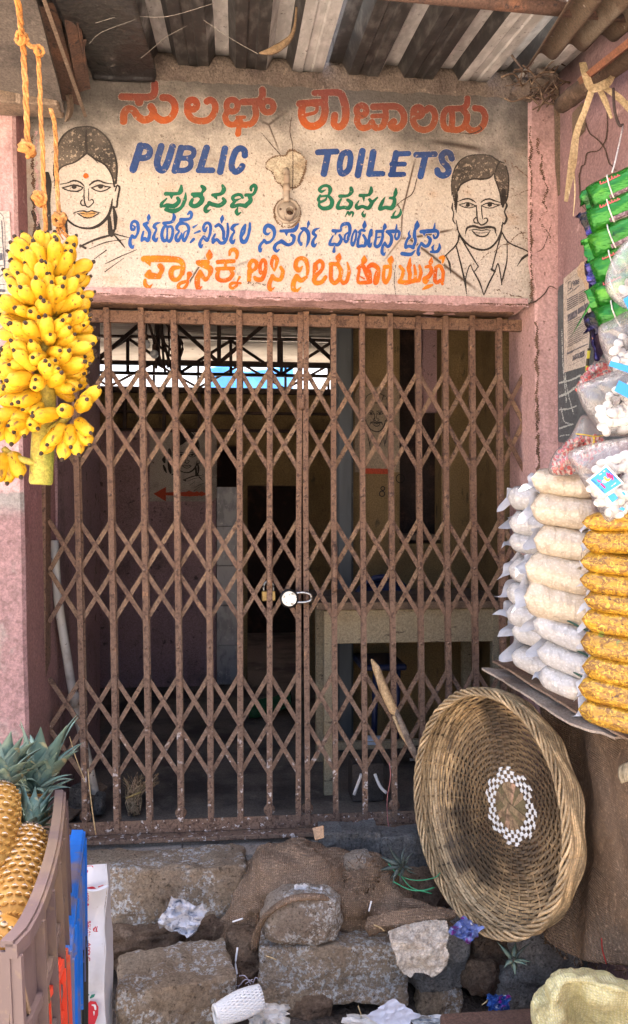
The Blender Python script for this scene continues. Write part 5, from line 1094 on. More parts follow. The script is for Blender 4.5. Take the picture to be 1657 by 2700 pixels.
# burlap apron hanging from the snack stall
BS = empty('burlap_apron', o(1430, 2000, t=2.6), 'brown burlap apron hanging under the cardboard of the snack stall', 'burlap')
link('apron_cloth', grid_me(G([
    [(1300, 1690, 3.05), (1350, 1730, 2.95), (1405, 1752, 2.75), (1470, 1765, 2.45), (1570, 1800, 2.2)],
    [(1310, 1860, 3.0), (1365, 1870, 2.88), (1415, 1890, 2.68), (1480, 1900, 2.42), (1570, 1910, 2.2)],
    [(1320, 2030, 2.98), (1370, 2040, 2.84), (1420, 2060, 2.66), (1480, 2060, 2.45), (1570, 2070, 2.22)],
    [(1300, 2170, 2.92), (1345, 2190, 2.78), (1400, 2210, 2.64), (1470, 2220, 2.46), (1570, 2230, 2.25)],
    [(1285, 2205, 2.86), (1320, 2262, 2.74), (1385, 2304, 2.62), (1460, 2318, 2.47), (1570, 2345, 2.3)]]), 12, 14, lambda p, u, v: .012 * math.sin(17 * u + 2 * nz(p, 2)) * (.4 + v) + .012 * fbm(p, 7, 3), thick=.004), M['burlap2'], BS)
for i in range(40):
    u = rnd(); q = sv([o(1285, 2205, t=2.86), o(1320, 2262, t=2.74), o(1385, 2304, t=2.62), o(1460, 2318, t=2.47), o(1570, 2345, t=2.3)], 10)[int(u * 39)]
    tube('frayed_thread', [q, q + Vector((ru(-.01, .01), 0, ru(-.02, -.005))), q + Vector((ru(-.015, .015), 0, ru(-.03, -.012)))], .0018, M['burlap2'], BS, seg=4)
a = o(1500, 1870, t=2.28); link('frayed_patch', grid_me(G([[(1494, 1846, 2.33), (1506, 1838, 2.3), (1530, 1832, 2.25)], [(1492, 1866, 2.32), (1508, 1860, 2.28), (1530, 1856, 2.24)], [(1500, 1884, 2.32), (1512, 1880, 2.28), (1530, 1880, 2.24)]]), 4, 4, thick=.006), mat('pale_rope_end', (.50, .42, .28), .9, [((.25, .2, .13), 'noise', 40, .5, .65, (1, 1, .3))]), BS)

# ================================================================ wide woven basket standing on its edge
def basket():
    c = o(1164, 1945, t=2.82); Rb, Hb = .396, .125
    tilt = R(63)
    n = (-RT * math.sin(tilt) - FW * math.cos(tilt) + UP * .09).normalized()        # mouth direction
    a = (RT * math.cos(tilt) - FW * math.sin(tilt)); a = (a - n * a.dot(n)).normalized(); b = n.cross(a).normalized()
    if b.z < 0: b = -b
    rl = R(-2.5); a, b = a * math.cos(rl) + b * math.sin(rl), b * math.cos(rl) - a * math.sin(rl)
    BK = empty('basket', c - b * Rb, 'large round shallow cane basket with a white checked ring, propped on its edge', 'basket')
    prof = smooth_pts([(0, 1), (.25, 1.0), (.5, .985), (.7, .94), (.85, .84), (.93, .66), (.975, .42), (.995, .18), (1.0, 0.0)], 10)
    prof = [(float(p[0]) * Rb, float(p[1]) * Hb) for p in prof]
    L = [0]
    for i in range(1, len(prof)): L.append(L[-1] + math.hypot(prof[i][0] - prof[i - 1][0], prof[i][1] - prof[i - 1][1]))
    def pf(d):
        r_ = float(np.interp(d, L, [p[0] for p in prof])); h = float(np.interp(d, L, [p[1] for p in prof]))
        r2 = float(np.interp(d + .004, L, [p[0] for p in prof])); h2 = float(np.interp(d + .004, L, [p[1] for p in prof]))
        r1 = float(np.interp(d - .004, L, [p[0] for p in prof])); h1 = float(np.interp(d - .004, L, [p[1] for p in prof]))
        tr, th_ = r2 - r1, h2 - h1; k = math.hypot(tr, th_) or 1
        return r_, h, tr / k, th_ / k
    def pt(an, r_, h): return c + a * (r_ * math.cos(an)) + b * (r_ * math.sin(an)) - n * h
    NS = 38
    def bmat(name, base, amt):
        t = NT(name); oi = t.n('ShaderNodeObjectInfo')
        hs = t.n('ShaderNodeHueSaturation'); t.l(t.mr(oi.outputs['Random'], 0, 1, .55, 1.35), hs.inputs['Value']); hs.inputs['Color'].default_value = base
        cc = t.mix(t.mr(t.tex('noise', 26, 4), .42, .68, 0, .75), hs.outputs[0], tuple(x * .5 for x in base[:3]) + (1,))
        cc = t.mix(t.mr(t.tex('noise', 90, 2), .55, .68, 0, .5), cc, (.60, .47, .30, 1))
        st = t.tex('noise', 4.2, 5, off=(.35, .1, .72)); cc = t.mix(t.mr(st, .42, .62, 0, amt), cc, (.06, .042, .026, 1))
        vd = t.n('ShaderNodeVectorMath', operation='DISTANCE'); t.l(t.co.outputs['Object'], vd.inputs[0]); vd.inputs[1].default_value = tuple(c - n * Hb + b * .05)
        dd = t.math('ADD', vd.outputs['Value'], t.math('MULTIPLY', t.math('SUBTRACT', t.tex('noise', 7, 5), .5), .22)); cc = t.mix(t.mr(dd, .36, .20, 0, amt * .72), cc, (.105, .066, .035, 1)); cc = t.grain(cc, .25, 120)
        t.col(cc); t.set(rough=.62, spec=.35); t.bump(t.tex('noise', 60, 3), .4, .004); return t.m
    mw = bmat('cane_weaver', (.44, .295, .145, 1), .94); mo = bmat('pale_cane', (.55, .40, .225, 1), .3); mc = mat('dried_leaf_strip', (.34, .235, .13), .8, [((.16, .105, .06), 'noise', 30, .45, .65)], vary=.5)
    d = .052; k = 0; ringd = []
    while d < L[-1] - .004:
        ringd.append(d); d += .0104
    for k, d in enumerate(ringd):
        r_, h, tr, th_ = pf(d); seg = NS * 3; vv, fs = [], []; w = .0082 * (.85 + .3 * rnd()); ph = rnd() * .2
        for i in range(seg):
            an = 2 * math.pi * i / seg; wv = (.0048 if r_ > .12 else .003) * math.sin(an * NS / 2 + math.pi * k + ph)
            rr = r_ + .0012 * nz((math.cos(an) * 3, math.sin(an) * 3, k * 1.3), 2)
            nr, nh = -th_, tr                               # profile normal (towards the back of the bowl)
            for (e, g) in ((-w / 2, -.0011), (w / 2, -.0011), (w / 2, .0011), (-w / 2, .0011)):
                vv.append(pt(an, rr + tr * e + nr * (wv + g), h + th_ * e + nh * (wv + g)))
        for i in range(seg):
            j = (i + 1) % seg
            for q in range(4): fs.append((i * 4 + q, i * 4 + (q + 1) % 4, j * 4 + (q + 1) % 4, j * 4 + q))
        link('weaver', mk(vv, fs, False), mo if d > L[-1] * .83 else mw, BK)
    for i in range(NS):
        an = 2 * math.pi * (i + .5) / NS; vv, fs = [], []; m_ = 34; w = .0085 if i % 2 else .0075
        for j in range(m_ + 1):
            d = .03 + (L[-1] - .03) * j / m_; r_, h, tr, th_ = pf(d)
            da = w / 2 / max(r_, .03)
            for (e, g) in ((-1, -.0008), (1, -.0008), (1, .0008), (-1, .0008)):
                vv.append(pt(an + e * da, r_ - th_ * g, h + tr * g))
        for j in range(m_):
            for q in range(4): fs.append((j * 4 + q, j * 4 + (q + 1) % 4, (j + 1) * 4 + (q + 1) % 4, (j + 1) * 4 + q))
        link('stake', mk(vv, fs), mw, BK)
    # crossed strips in the middle
    for i in range(9):
        an = math.pi * i / 9 + .1; w = .011
        P = [pt(an, q, Hb - .004 - .0012 * i * (1 - abs(q) / .09)) for q in (-.082, -.04, 0, .04, .082)]
        vv = []; fs = []; tdir = (P[-1] - P[0]).normalized(); sd = tdir.cross(n)
        for p in P: vv += [p - sd * w, p + sd * w, p + sd * w - n * .0015, p - sd * w - n * .0015]
        for j in range(4):
            for q in range(4): fs.append((j * 4 + q, j * 4 + (q + 1) % 4, (j + 1) * 4 + (q + 1) % 4, (j + 1) * 4 + q))
        link('centre_strip', mk(vv, fs), mc, BK)
    # white plastic tape woven as a checked ring
    mtape = mat('white_plastic_tape', (.80, .80, .78), .35, [((.62, .60, .56), 'noise', 30, .55, .7)], spec=.5)
    for q, d in enumerate((.088, .1015, .115, .1285)):
        r_, h, tr, th_ = pf(d)
        if q == 3 : stepsel = [i for i in range(NS // 2) if (i % 3 != 1)]
        else: stepsel = range(NS // 2)
        for i in stepsel:
            an = 2 * math.pi * (i * 2 + (q % 2)) / NS; da = 2 * math.pi / NS * .56; vv = []
            for e in (-1, 0, 1):
                lift = .0065 if e == 0 else .0035
                for sgn in (-1, 1): vv.append(pt(an + e * da, r_ + sgn * .0064, h - lift))
            vv += [v - n * -.0 - n * .002 for v in vv]
            link('white_tape', mk(vv, [(0, 1, 3, 2), (2, 3, 5, 4), (6, 8, 9, 7), (8, 10, 11, 9), (0, 2, 8, 6), (1, 7, 9, 3), (2, 4, 10, 8), (3, 9, 11, 5), (0, 6, 7, 1), (4, 5, 11, 10)]), mtape, BK)
    # plaited rim: strands that roll over each other
    for k in range(5):
        P = []; m_ = 220
        for i in range(m_ + 1):
            an = 2 * math.pi * i / m_; q = an * 13 + 2 * math.pi * k / 5
            P.append(pt(an, Rb + .004 + .0125 * math.cos(q) + .003 * nz((math.cos(an), math.sin(an), k), 3), -.004 + .011 * math.sin(q)))
        tube('rim_strand', P, .0052, mo, BK, seg=6, flat=.8, hint=n)
    for k in range(9):   # parallel canes lashed round the outside of the wall, swaying together
        P = []
        for i in range(209):
            an = 2 * math.pi * i / 208; hh = .002 + k * .0088 + .0075 * math.sin(an * 13 + .25 * k) + .002 * nz((math.cos(an) * 2, math.sin(an) * 2, k), 3); r_ = float(np.interp(hh, [0, .04, .075, .11], [Rb + .014, Rb + .012, Rb + .004, Rb - .012]))
            P.append(pt(an, r_ + .003 * math.cos(an * 13 + k), hh))
        tube('outer_band', P, .0046, mo, BK, seg=6, hint=n)
    return BK
basket()
# ================================================================ ropes and bananas
def rope(name, pts, r_, m, label, parent=None, strands=3, turns=60, **k):
    P = sv(pts, 14); n = len(P); root = parent or empty(name, P[-1], label, 'rope')
    Ls = [0]
    for i in range(1, n): Ls.append(Ls[-1] + (P[i] - P[i - 1]).length)
    for q in range(strands):
        Q = []
        for i, p in enumerate(P):
            a, b = frame_of(P[min(i + 1, n - 1)] - P[max(i - 1, 0)], FW); an = Ls[i] * turns + 2 * math.pi * q / strands
            Q.append(p + (a * math.cos(an) + b * math.sin(an)) * r_ * .55 + Vector((nz(p, 30), 0, 0)) * r_ * .25)
        link('strand', tube_me(Q, r_ * .62, 6), m, root)
    return root
def knot(c, r_, m, parent, n=5):
    for i in range(n):
        ax = Vector((ru(-1, 1), ru(-1, 1), ru(-.6, .6))).normalized(); a, b = frame_of(ax, FW); P = []
        for j in range(13):
            an = 2 * math.pi * j / 12; P.append(c + (a * math.cos(an) + b * math.sin(an)) * r_ * ru(.8, 1.05) + ax * r_ * .3 * math.sin(2 * an))
        link('knot_turn', tube_me(P, r_ * .36, 6, cap=False), m, parent)
mro = mat('orange_coir_rope', (.50, .215, .055), .85, [((.66, .36, .12), 'noise', 30, .5, .68), ((.24, .12, .05), 'noise', 12, .52, .7), ((.42, .32, .22), 'noise', 5, .6, .75)], bump=[('noise', 150, .8, .003)])
T1 = 1.92
r1 = rope('rope', [o(38, -30, t=1.75), o(48, 40, t=1.82), o(54, 95, t=T1), o(59, 160, t=T1), o(62, 220, t=T1), o(66, 290, t=T1), o(66, 345, t=T1)], .0066, mro, 'thick orange rope at the far left ending in a knot'); knot(o(66, 358, t=T1), .017, mro, r1, 6)
knot(o(52, 92, t=T1 - .01), .014, mro, r1, 4)
r2 = rope('rope', [o(58, 92, t=T1), o(75, 112, t=T1), o(90, 122, t=T1), o(96, 200, t=T1), o(98, 270, t=T1), o(104, 380, t=T1), o(106, 470, t=T1), o(112, 580, t=T1)], .0052, mro, 'orange rope that holds up the banana bunch'); knot(o(94, 122, t=T1 - .01), .011, mro, r2, 4); knot(o(96, 478, t=T1 - .01), .015, mro, r2, 5)
r3 = rope('rope', [o(122, 262, t=T1 + .1), o(132, 300, t=T1 + .1), o(136, 400, t=T1 + .1), o(140, 480, t=T1 + .1), o(143, 520, t=T1 + .1)], .0052, mro, 'thinner orange rope in front of the painted woman with a frayed knot'); knot(o(144, 528, t=T1 + .09), .016, mro, r3, 6)
for i in range(10):
    a = o(ru(142, 152), 532, t=T1 + .09); tube('frayed_end', sv([a, a + Vector((ru(-.01, .012), 0, -.02)), a + Vector((ru(-.012, .02), 0, ru(-.05, -.03)))], 3), .0016, mro, r3, seg=4)

def banana_mat():
    t = NT('ripe_banana_skin'); oi = t.n('ShaderNodeObjectInfo')
    base = t.mix(oi.outputs['Random'], (.58, .32, .010, 1), (.68, .43, .03, 1))
    c = t.mix(t.mr(t.tex('noise', 14, 3), .45, .7, 0, .5), base, (.66, .33, .006, 1))
    sp = t.sepz() if False else None
    c = t.mix(t.mr(t.tex('noise', 75, 3, (1, 1, .5)), .60, .66, 0, .85), c, (.10, .045, .012, 1))
    c = t.mix(t.mr(t.tex('noise', 36, 4, (1, 1, .35), off=(3, 3, 3)), .63, .69, 0, .85), c, (.14, .065, .02, 1))
    z = t.z()[2]; c = t.mix(t.mr(z, .022, -.004, 0, .6), c, (.36, .37, .05, 1)); c = t.mix(t.mr(t.tex('noise', 9, 3, off=(8, 1, 1)), .58, .72, 0, .45), c, (.50, .47, .05, 1))
    c = t.grain(c, .12, 90); t.col(c); t.set(rough=.5, spec=.32, sss=.0); t.bump(t.tex('noise', 30, 3), .15, .004); return t.m
mban = banana_mat(); mtip = mat('dry_banana_tip', (.035, .022, .014), .9, [((.10, .07, .045), 'noise', 90, .5, .7)]); mgst = mat('green_yellow_stalk', (.42, .34, .06), .66, [((.20, .27, .045), 'noise', 9, .48, .66, (1, 1, .25)), ((.20, .12, .04), 'noise', 30, .64, .72), ((.62, .46, .12), 'noise', 12, .6, .74)], bump=[('noise', 40, .3, .004)])
def banana_me(L, rad, bend, seed):
    n, sg = 11, 15; P, rs = [], []
    for i in range(n):
        t = i / (n - 1); an = bend * (t - .15); P.append(Vector((0, -L * .5 * bend * (t * t) * .55, L * t)))
        f = min(1, (t / .22)) ** .7 * .62 + .38; g = (1 - max(0, (t - .72) / .28) ** 2.2 * .72); rs.append(rad * f * g * (.55 if i == 0 else 1))
    vv, fs = [], []
    for i, p in enumerate(P):
        d = P[min(i + 1, n - 1)] - P[max(i - 1, 0)]; a, b = frame_of(d, Vector((0, 1, 0)))
        for j in range(sg):
            an = 2 * math.pi * j / sg; fac = 1 + .075 * math.cos(an * 5 + seed) + .03 * math.sin(an * 2 + i); vv.append(p + (a * math.cos(an) + b * math.sin(an)) * rs[i] * fac)
    for i in range(n - 1):
        for j in range(sg): fs.append((i * sg + j, i * sg + (j + 1) % sg, (i + 1) * sg + (j + 1) % sg, (i + 1) * sg + j))
    fs += [tuple(range(sg - 1, -1, -1)), tuple((n - 1) * sg + j for j in range(sg))]
    me = mk(vv, fs, True); me.materials.append(mban)
    d = (P[-1] - P[-2]).normalized()
    tip = tube_me([P[-1] - d * .002, P[-1] + d * .003, P[-1] + d * .007], [rad * .30, rad * .30, rad * .20], 7); tip.materials.append(mtip)
    return me, tip
BV = [banana_me(.080, .0168, .55, 0), banana_me(.072, .0172, .35, 1), banana_me(.086, .0160, .75, 2), banana_me(.076, .0166, .9, 3), banana_me(.068, .0164, .2, 4)]
bun = empty('banana_bunch', o(100, 1170, t=1.88), 'big bunch of small ripe yellow bananas hanging on the left', 'bananas')
def put_banana(p, d, upv, sc=1.0, tw=0.0):
    me, tip = random.choice(BV); d = d.normalized(); u = (upv - d * upv.dot(d)).normalized(); x = (-u).cross(d)   # local z along d, local -y towards up
    mtx = Matrix((x, -u, d)).transposed(); x2 = mtx @ Matrix.Rotation(tw, 3, 'Z')
    ob = bpy.data.objects.new('banana', me); COL.objects.link(ob); ob.parent = bun; ob.matrix_parent_inverse = pinv(bun)
    ob.rotation_euler = x2.to_euler(); ob.location = p; ob.scale = (sc,) * 3
    tp_ = bpy.data.objects.new('tip', tip); COL.objects.link(tp_); tp_.parent = ob
TB = 1.90
def axis_pt(py): return o(126 - (py - 560) * .045, py, t=TB)
TC = -FW
rows = [(640, 46, 8), (658, 38, 11), (680, 30, 13), (703, 24, 13), (727, 16, 14), (752, 10, 14), (778, 4, 14), (804, 0, 14), (830, -4, 14), (856, -8, 14), (882, -12, 14), (908, -16, 13), (936, -22, 12), (966, -32, 10)]
for k, (py, el, cnt) in enumerate(rows):
    c0 = axis_pt(py + 14)
    for i in range(cnt):
        az = R(-104 + 208 * (i + .5 * (k % 2) + ru(-.22, .22)) / (cnt - .5)); e = R(el + ru(-22, 22))
        if k >= 12 and az > .45: continue
        dr = (RT * math.sin(az) + TC * math.cos(az)) * math.cos(e) + UP * math.sin(e)
        sc = ru(.78, 1.04)
        put_banana(c0 + dr * ru(.024, .046) + Vector((0, 0, ru(-.008, .008))), dr, UP + RT * ru(-.4, .4), sc, ru(-.3, .3))
# lower right hand and lower left hand
hc = o(166, 985, t=TB - .02)
for (ax_, dn) in ((-.5, -.2), (.1, -.1), (.7, .05), (1.1, .35), (-.25, -.8), (.25, -.9), (.75, -.6), (-.7, -1.2), (0, -1.4), (.5, -1.3), (.9, -1.0)):
    dr = RT * (ax_ * .8) + TC * .55 + UP * dn; put_banana(hc + dr.normalized() * .02 + UP * dn * .022 + RT * ax_ * .014, dr, UP * .4 + TC, ru(.9, 1.02), ru(-.4, .4))
hc = o(18, 1075, t=TB)
for (ax_, dn) in ((-.8, .2), (-.6, -.6), (-.2, -1.3), (.25, -1.5), (.0, -.9), (.55, -1.1)):
    dr = RT * ax_ + TC * .5 + UP * dn; put_banana(hc + dr.normalized() * .015 + RT * .012 * ax_, dr, UP * .3 + TC, ru(.95, 1.08), ru(-.4, .4))
hc = o(34, 985, t=TB - .02)
for (ax_, dn) in ((-.7, -.9), (-.3, -1.2), (.1, -1.4), (.5, -1.2), (.8, -.8), (-.9, -.3), (.2, -.7), (-.2, -.5)):
    dr = RT * ax_ + TC * .6 + UP * dn; put_banana(hc + dr.normalized() * .012 + RT * .02 * ax_, dr, UP * .4 + TC, ru(.95, 1.08), ru(-.4, .4))
link('stalk', tube_me([axis_pt(585), axis_pt(640), axis_pt(800), axis_pt(1000), axis_pt(1040), axis_pt(1100), axis_pt(1160), axis_pt(1166)], [.012, .02, .026, .0265, .026, .027, .0275, .024], 14), mgst, bun)
link('branch', tube_me(sv([axis_pt(1040) + RT * .01, o(130, 1030, t=TB - .03), o(150, 1015, t=TB - .02), o(165, 1000, t=TB - .02)], 4), .009, 8), mgst, bun)
link('branch', tube_me(sv([axis_pt(1120), o(62, 1108, t=TB - .03), o(34, 1098, t=TB - .01), o(10, 1080, t=TB)], 4), .008, 8), mgst, bun)

# ================================================================ pineapples
mpin = mat('pineapple_flesh_rind', (.36, .175, .03), .65, [((.44, .25, .06), 'noise', 12, .45, .65), ((.20, .10, .03), 'noise', 30, .58, .72)], bump=[('noise', 50, .5, .006)])
def eye_mat():
    t = NT('pineapple_eye'); z = t.math('ADD', t.z()[2], t.math('MULTIPLY', t.math('SUBTRACT', t.tex('noise', 220, 3), .5), .003)); oi = t.n('ShaderNodeObjectInfo')
    c = t.mix(t.mr(z, .0000, .0014), (.50, .27, .07, 1), t.mix(oi.outputs['Random'], (.60, .50, .40, 1), (.48, .34, .20, 1))); c = t.mix(t.mr(z, .0028, .0046), c, (.15, .10, .08, 1))
    c = t.grain(c, .35, 260); t.col(c); t.set(rough=.85, spec=.12); t.bump(t.tex('noise', 240, 3), .9, .003); return t.m
meye = eye_mat()
mleaf = mat('blue_green_crown_leaf', (.25, .335, .255), .6, [((.40, .45, .31), 'noise', 18, .42, .64), ((.12, .21, .18), 'noise', 9, .5, .7), ((.50, .46, .26), 'noise', 25, .62, .72)], vary=.2, bump=[('noise', 50, .3, .003)])
mleafd = mat('dead_crown_leaf', (.10, .13, .115), .8, [((.19, .18, .13), 'noise', 16, .5, .68), ((.05, .06, .055), 'noise', 9, .5, .7)], vary=.2)
def leaf_me(L, w, curl, m, teeth=True):
    n = 9; vv, fs = [], []
    for i in range(n + 1):
        t = i / n; ww = w * (1 - t ** 1.9) * (.8 + .4 * math.sin(math.pi * min(1, t * 1.3))) * .5 + .0004
        y = curl * L * t ** 2.2; z = L * (t - .22 * abs(curl) * t ** 3)
        tt = 1 + (.10 if i % 2 else -.05) * teeth
        vv += [(-ww * tt, y - .28 * ww, z), (0, y + .14 * ww, z), (ww * tt, y - .28 * ww, z), (0, y + .14 * ww + .0016 * (1 - t) + .0004, z)]
    for i in range(n):
        for j in range(4): fs.append((i * 4 + j, i * 4 + (j + 1) % 4, (i + 1) * 4 + (j + 1) % 4, (i + 1) * 4 + j))
    me = mk(vv, fs, True); me.materials.append(m); return me
LEAF = [leaf_me(.105, .036, -.30, mleaf), leaf_me(.085, .038, -.55, mleaf), leaf_me(.118, .032, -.15, mleaf)]
LEAFD = [leaf_me(.10, .024, -.5, mleafd), leaf_me(.08, .022, -.8, mleafd), leaf_me(.12, .02, -.3, mleafd)]
bm = bmesh.new(); bmesh.ops.create_uvsphere(bm, u_segments=6, v_segments=4, radius=1)
for v in bm.verts: v.co = Vector((v.co.x * .0088, v.co.y * .0080, v.co.z * .0032 + (.0040 if v.co.z > .9 else 0)))
EYE = bm_mesh(bm, False); EYE.materials.append(meye)
def orient(d, upv=UP):
    d = d.normalized(); a, b = frame_of(d, upv); return Matrix((a, b, d)).transposed()
def put(me, name, p, mtx, parent, sc=1.0):
    ob = bpy.data.objects.new(name, me); COL.objects.link(ob); ob.parent = parent; ob.matrix_parent_inverse = pinv(parent)
    ob.location = p; ob.rotation_euler = mtx.to_euler(); ob.scale = (sc,) * 3; return ob
def crown(root, base, ax, n, L, leaves=LEAF, spread=1.0, name='leaf'):
    a, b = frame_of(ax, FW); ga = 2.39996
    for i in range(n):
        t = i / n; an = i * ga; e = R(12 + 66 * (1 - t)) * spread; dr = ax * math.cos(e) + (a * math.cos(an) + b * math.sin(an)) * math.sin(e)
        out = (a * math.cos(an) + b * math.sin(an)); y = (-out + dr * out.dot(dr)).normalized(); x = y.cross(dr)
        put(random.choice(leaves), name, base + ax * (.055 * L * 10 * t * .6) + out * .008, Matrix((x, y, dr)).transposed() @ Matrix.Rotation(ru(-.3, .3), 3, 'Z'), root, L * 10 * (.62 + .5 * t) * ru(.9, 1.1))
def pineapple(base, top, rad, ncrown, Lc, label, lean=None, small=1.0):
    ax = (top - base); H = ax.length; ax.normalize(); root = empty('pineapple', base, label, 'pineapple', 'pineapples in the brown crate'); a, b = frame_of(ax, FW)
    prof = [(0, .45), (.06, .72), (.18, .92), (.4, 1.0), (.65, .97), (.85, .8), (.95, .6), (1.0, .35)]
    rr = lambda t: rad * float(np.interp(t, [p[0] for p in prof], [p[1] for p in prof]))
    vv, fs = [], []; sg = 20
    for i in range(15):
        t = i / 14
        for j in range(sg): an = 2 * math.pi * j / sg; vv.append(base + ax * (H * t) + (a * math.cos(an) + b * math.sin(an)) * rr(t) * .97)
    for i in range(14):
        for j in range(sg): fs.append((i * sg + j, i * sg + (j + 1) % sg, (i + 1) * sg + (j + 1) % sg, (i + 1) * sg + j))
    fs += [tuple(range(sg - 1, -1, -1)), tuple(14 * sg + j for j in range(sg))]
    link('rind', mk(vv, fs, True), mpin, root)
    nrow = int(H / .0165)
    for k in range(nrow):
        t = (k + .6) / nrow; cnt = max(6, int(2 * math.pi * rr(.4) / .0195))
        for j in range(cnt):
            an = 2 * math.pi * (j + .5 * (k % 2)) / cnt + .25 * t; out = a * math.cos(an) + b * math.sin(an)
            if out.dot(FW) > .45: continue
            slope = (rr(min(1, t + .03)) - rr(max(0, t - .03))) / (.06 * H); nrm = (out - ax * slope).normalized()
            put(EYE, 'eye', base + ax * (H * t) + out * rr(t) * .985, orient((nrm + Vector((ru(-.2, .2), ru(-.2, .2), ru(-.2, .2)))).normalized(), ax), root, (rr(t) / rad) ** .6 * ru(.92, 1.16))
    crown(root, top - ax * .012, (ax + UP * .5 + (lean or Vector())).normalized(), ncrown, Lc, LEAF, .72)
    return root
TPi = 1.78
pineapple(o(28, 2235, t=1.62), o(72, 1992, t=1.84), .054, 34, .075, 'pineapple in front of the crate with its orange eyes in full view', RT * .1)
pineapple(o(-22, 2105, t=1.70), o(2, 1888, t=1.86), .052, 30, .11, 'pineapple cut off by the left edge of the view', RT * .12)
pineapple(o(60, 2050, t=1.95), o(80, 1905, t=2.0), .048, 40, .135, 'pineapple at the back of the crate showing its tall leafy crown', RT * .22 + UP * .1)
pineapple(o(-10, 2290, t=1.5), o(40, 2215, t=1.52), .046, 0, .05, 'lowest pineapple under the near rim of the crate')
# ================================================================ snack stall on the right
mcb = mat('brown_cardboard', (.33, .235, .165), .85, [((.17, .115, .08), 'noise', 4, .42, .68), ((.33, .25, .18), 'noise', 22, .6, .74, (1, .3, 1)), ((.09, .06, .05), 'noise', 9, .62, .76)], bump=[('noise', 30, .4, .005)])
mcb2 = mat('grey_cardboard', (.44, .37, .30), .9, [((.24, .19, .15), 'noise', 6, .45, .7), ((.42, .37, .31), 'noise', 30, .6, .75)], bump=[('noise', 30, .4, .005)])
def sheet(name, rows, m, label, th=.007, amp=.006, cat='cardboard'):
    return link(name, grid_me(G(rows), 10, 6, lambda p, u, v: amp * fbm(p, 9, 3), smooth=False, thick=th), m, label=label, cat=cat)
sheet('cardboard_sheet', [[(1186, 1588, 2.92), (1290, 1652, 2.62), (1410, 1725, 2.32), (1540, 1790, 2.02)], [(1270, 1588, 3.0), (1370, 1630, 2.75), (1470, 1680, 2.45), (1600, 1745, 2.15)], [(1330, 1585, 3.1), (1430, 1615, 2.85), (1540, 1650, 2.55), (1690, 1700, 2.3)]], mcb, 'brown cardboard sheet directly under the stacked packets')
sheet('cardboard_sheet', [[(1160, 1606, 2.93), (1262, 1668, 2.63), (1365, 1735, 2.35), (1480, 1772, 2.16)], [(1250, 1608, 3.0), (1350, 1655, 2.72), (1450, 1715, 2.42), (1560, 1768, 2.2)], [(1330, 1600, 3.1), (1430, 1640, 2.85), (1540, 1690, 2.55), (1640, 1745, 2.3)]], mcb2, 'ragged grey cardboard sheet below the brown one')
def plastic(t, c, rough=.22):
    t.col(c); t.set(rough=.5, spec=.4, coat=.7, coatr=rough)
def mix_mat():
    t = NT('yellow_snack_mix'); n = t.tex('noise', 42, 4, (1, 1, 1.6), rough=.7, dist=1.5); n2 = t.tex('noise', 90, 3, dist=1.2); n3 = t.tex('noise', 9, 3); oi = t.n('ShaderNodeObjectInfo')
    c = t.mix(t.mr(n, .40, .60), (.56, .30, .015, 1), (.24, .105, .012, 1)); c = t.mix(t.mr(n2, .54, .62, 0, .85), c, (.80, .52, .05, 1))
    c = t.mix(t.mr(n3, .60, .70, 0, .75), c, (.13, .06, .015, 1)); c = t.mix(t.mr(t.tex('noise', 38, 3, off=(5, 2, 2)), .66, .72), c, (.09, .04, .012, 1)); c = t.mix(t.mr(t.tex('noise', 22, 2, off=(1, 7, 2)), .68, .72, 0, .7), c, (.20, .30, .05, 1))
    hs = t.n('ShaderNodeHueSaturation'); t.l(t.mr(oi.outputs['Random'], 0, 1, .8, 1.1), hs.inputs['Value']); t.l(c, hs.inputs['Color'])
    plastic(t, hs.outputs[0]); t.bump(n, .8, .008); t.bump(n2, .5, .004); return t.m
def puff_mat(name, a, b):
    t = NT(name); n = t.tex('voronoi', 95, stretch=(1, 1, 1.3)); n2 = t.tex('noise', 30, 4, (1.6, 1.6, .6), dist=.6); n3 = t.tex('noise', 150, 2)
    c = t.mix(t.mr(n, .1, .6, 0, .7), a, b); c = t.mix(t.mr(n2, .50, .66, 0, .45), c, tuple(x * .55 for x in b[:3]) + (1,)); c = t.mix(t.mr(n3, .60, .68, 0, .6), c, tuple(min(1, x * 1.25) for x in a[:3]) + (1,))
    plastic(t, c, .16); t.set(coat=1.0); t.bump(n, .35, .004); t.bump(n2, .6, .010); return t.m
M['mix'] = mix_mat(); M['puff'] = puff_mat('cream_puffed_rice', (.63, .545, .425, 1), (.49, .405, .29, 1)); M['puffw'] = puff_mat('grey_white_puffed_rice', (.58, .575, .57, 1), (.44, .43, .415, 1))
mseal = mat('milky_plastic_seal', (.58, .585, .60), .3, [((.46, .455, .45), 'noise', 20, .5, .7)], spec=.5, bump=[('noise', 25, .7, .01)])
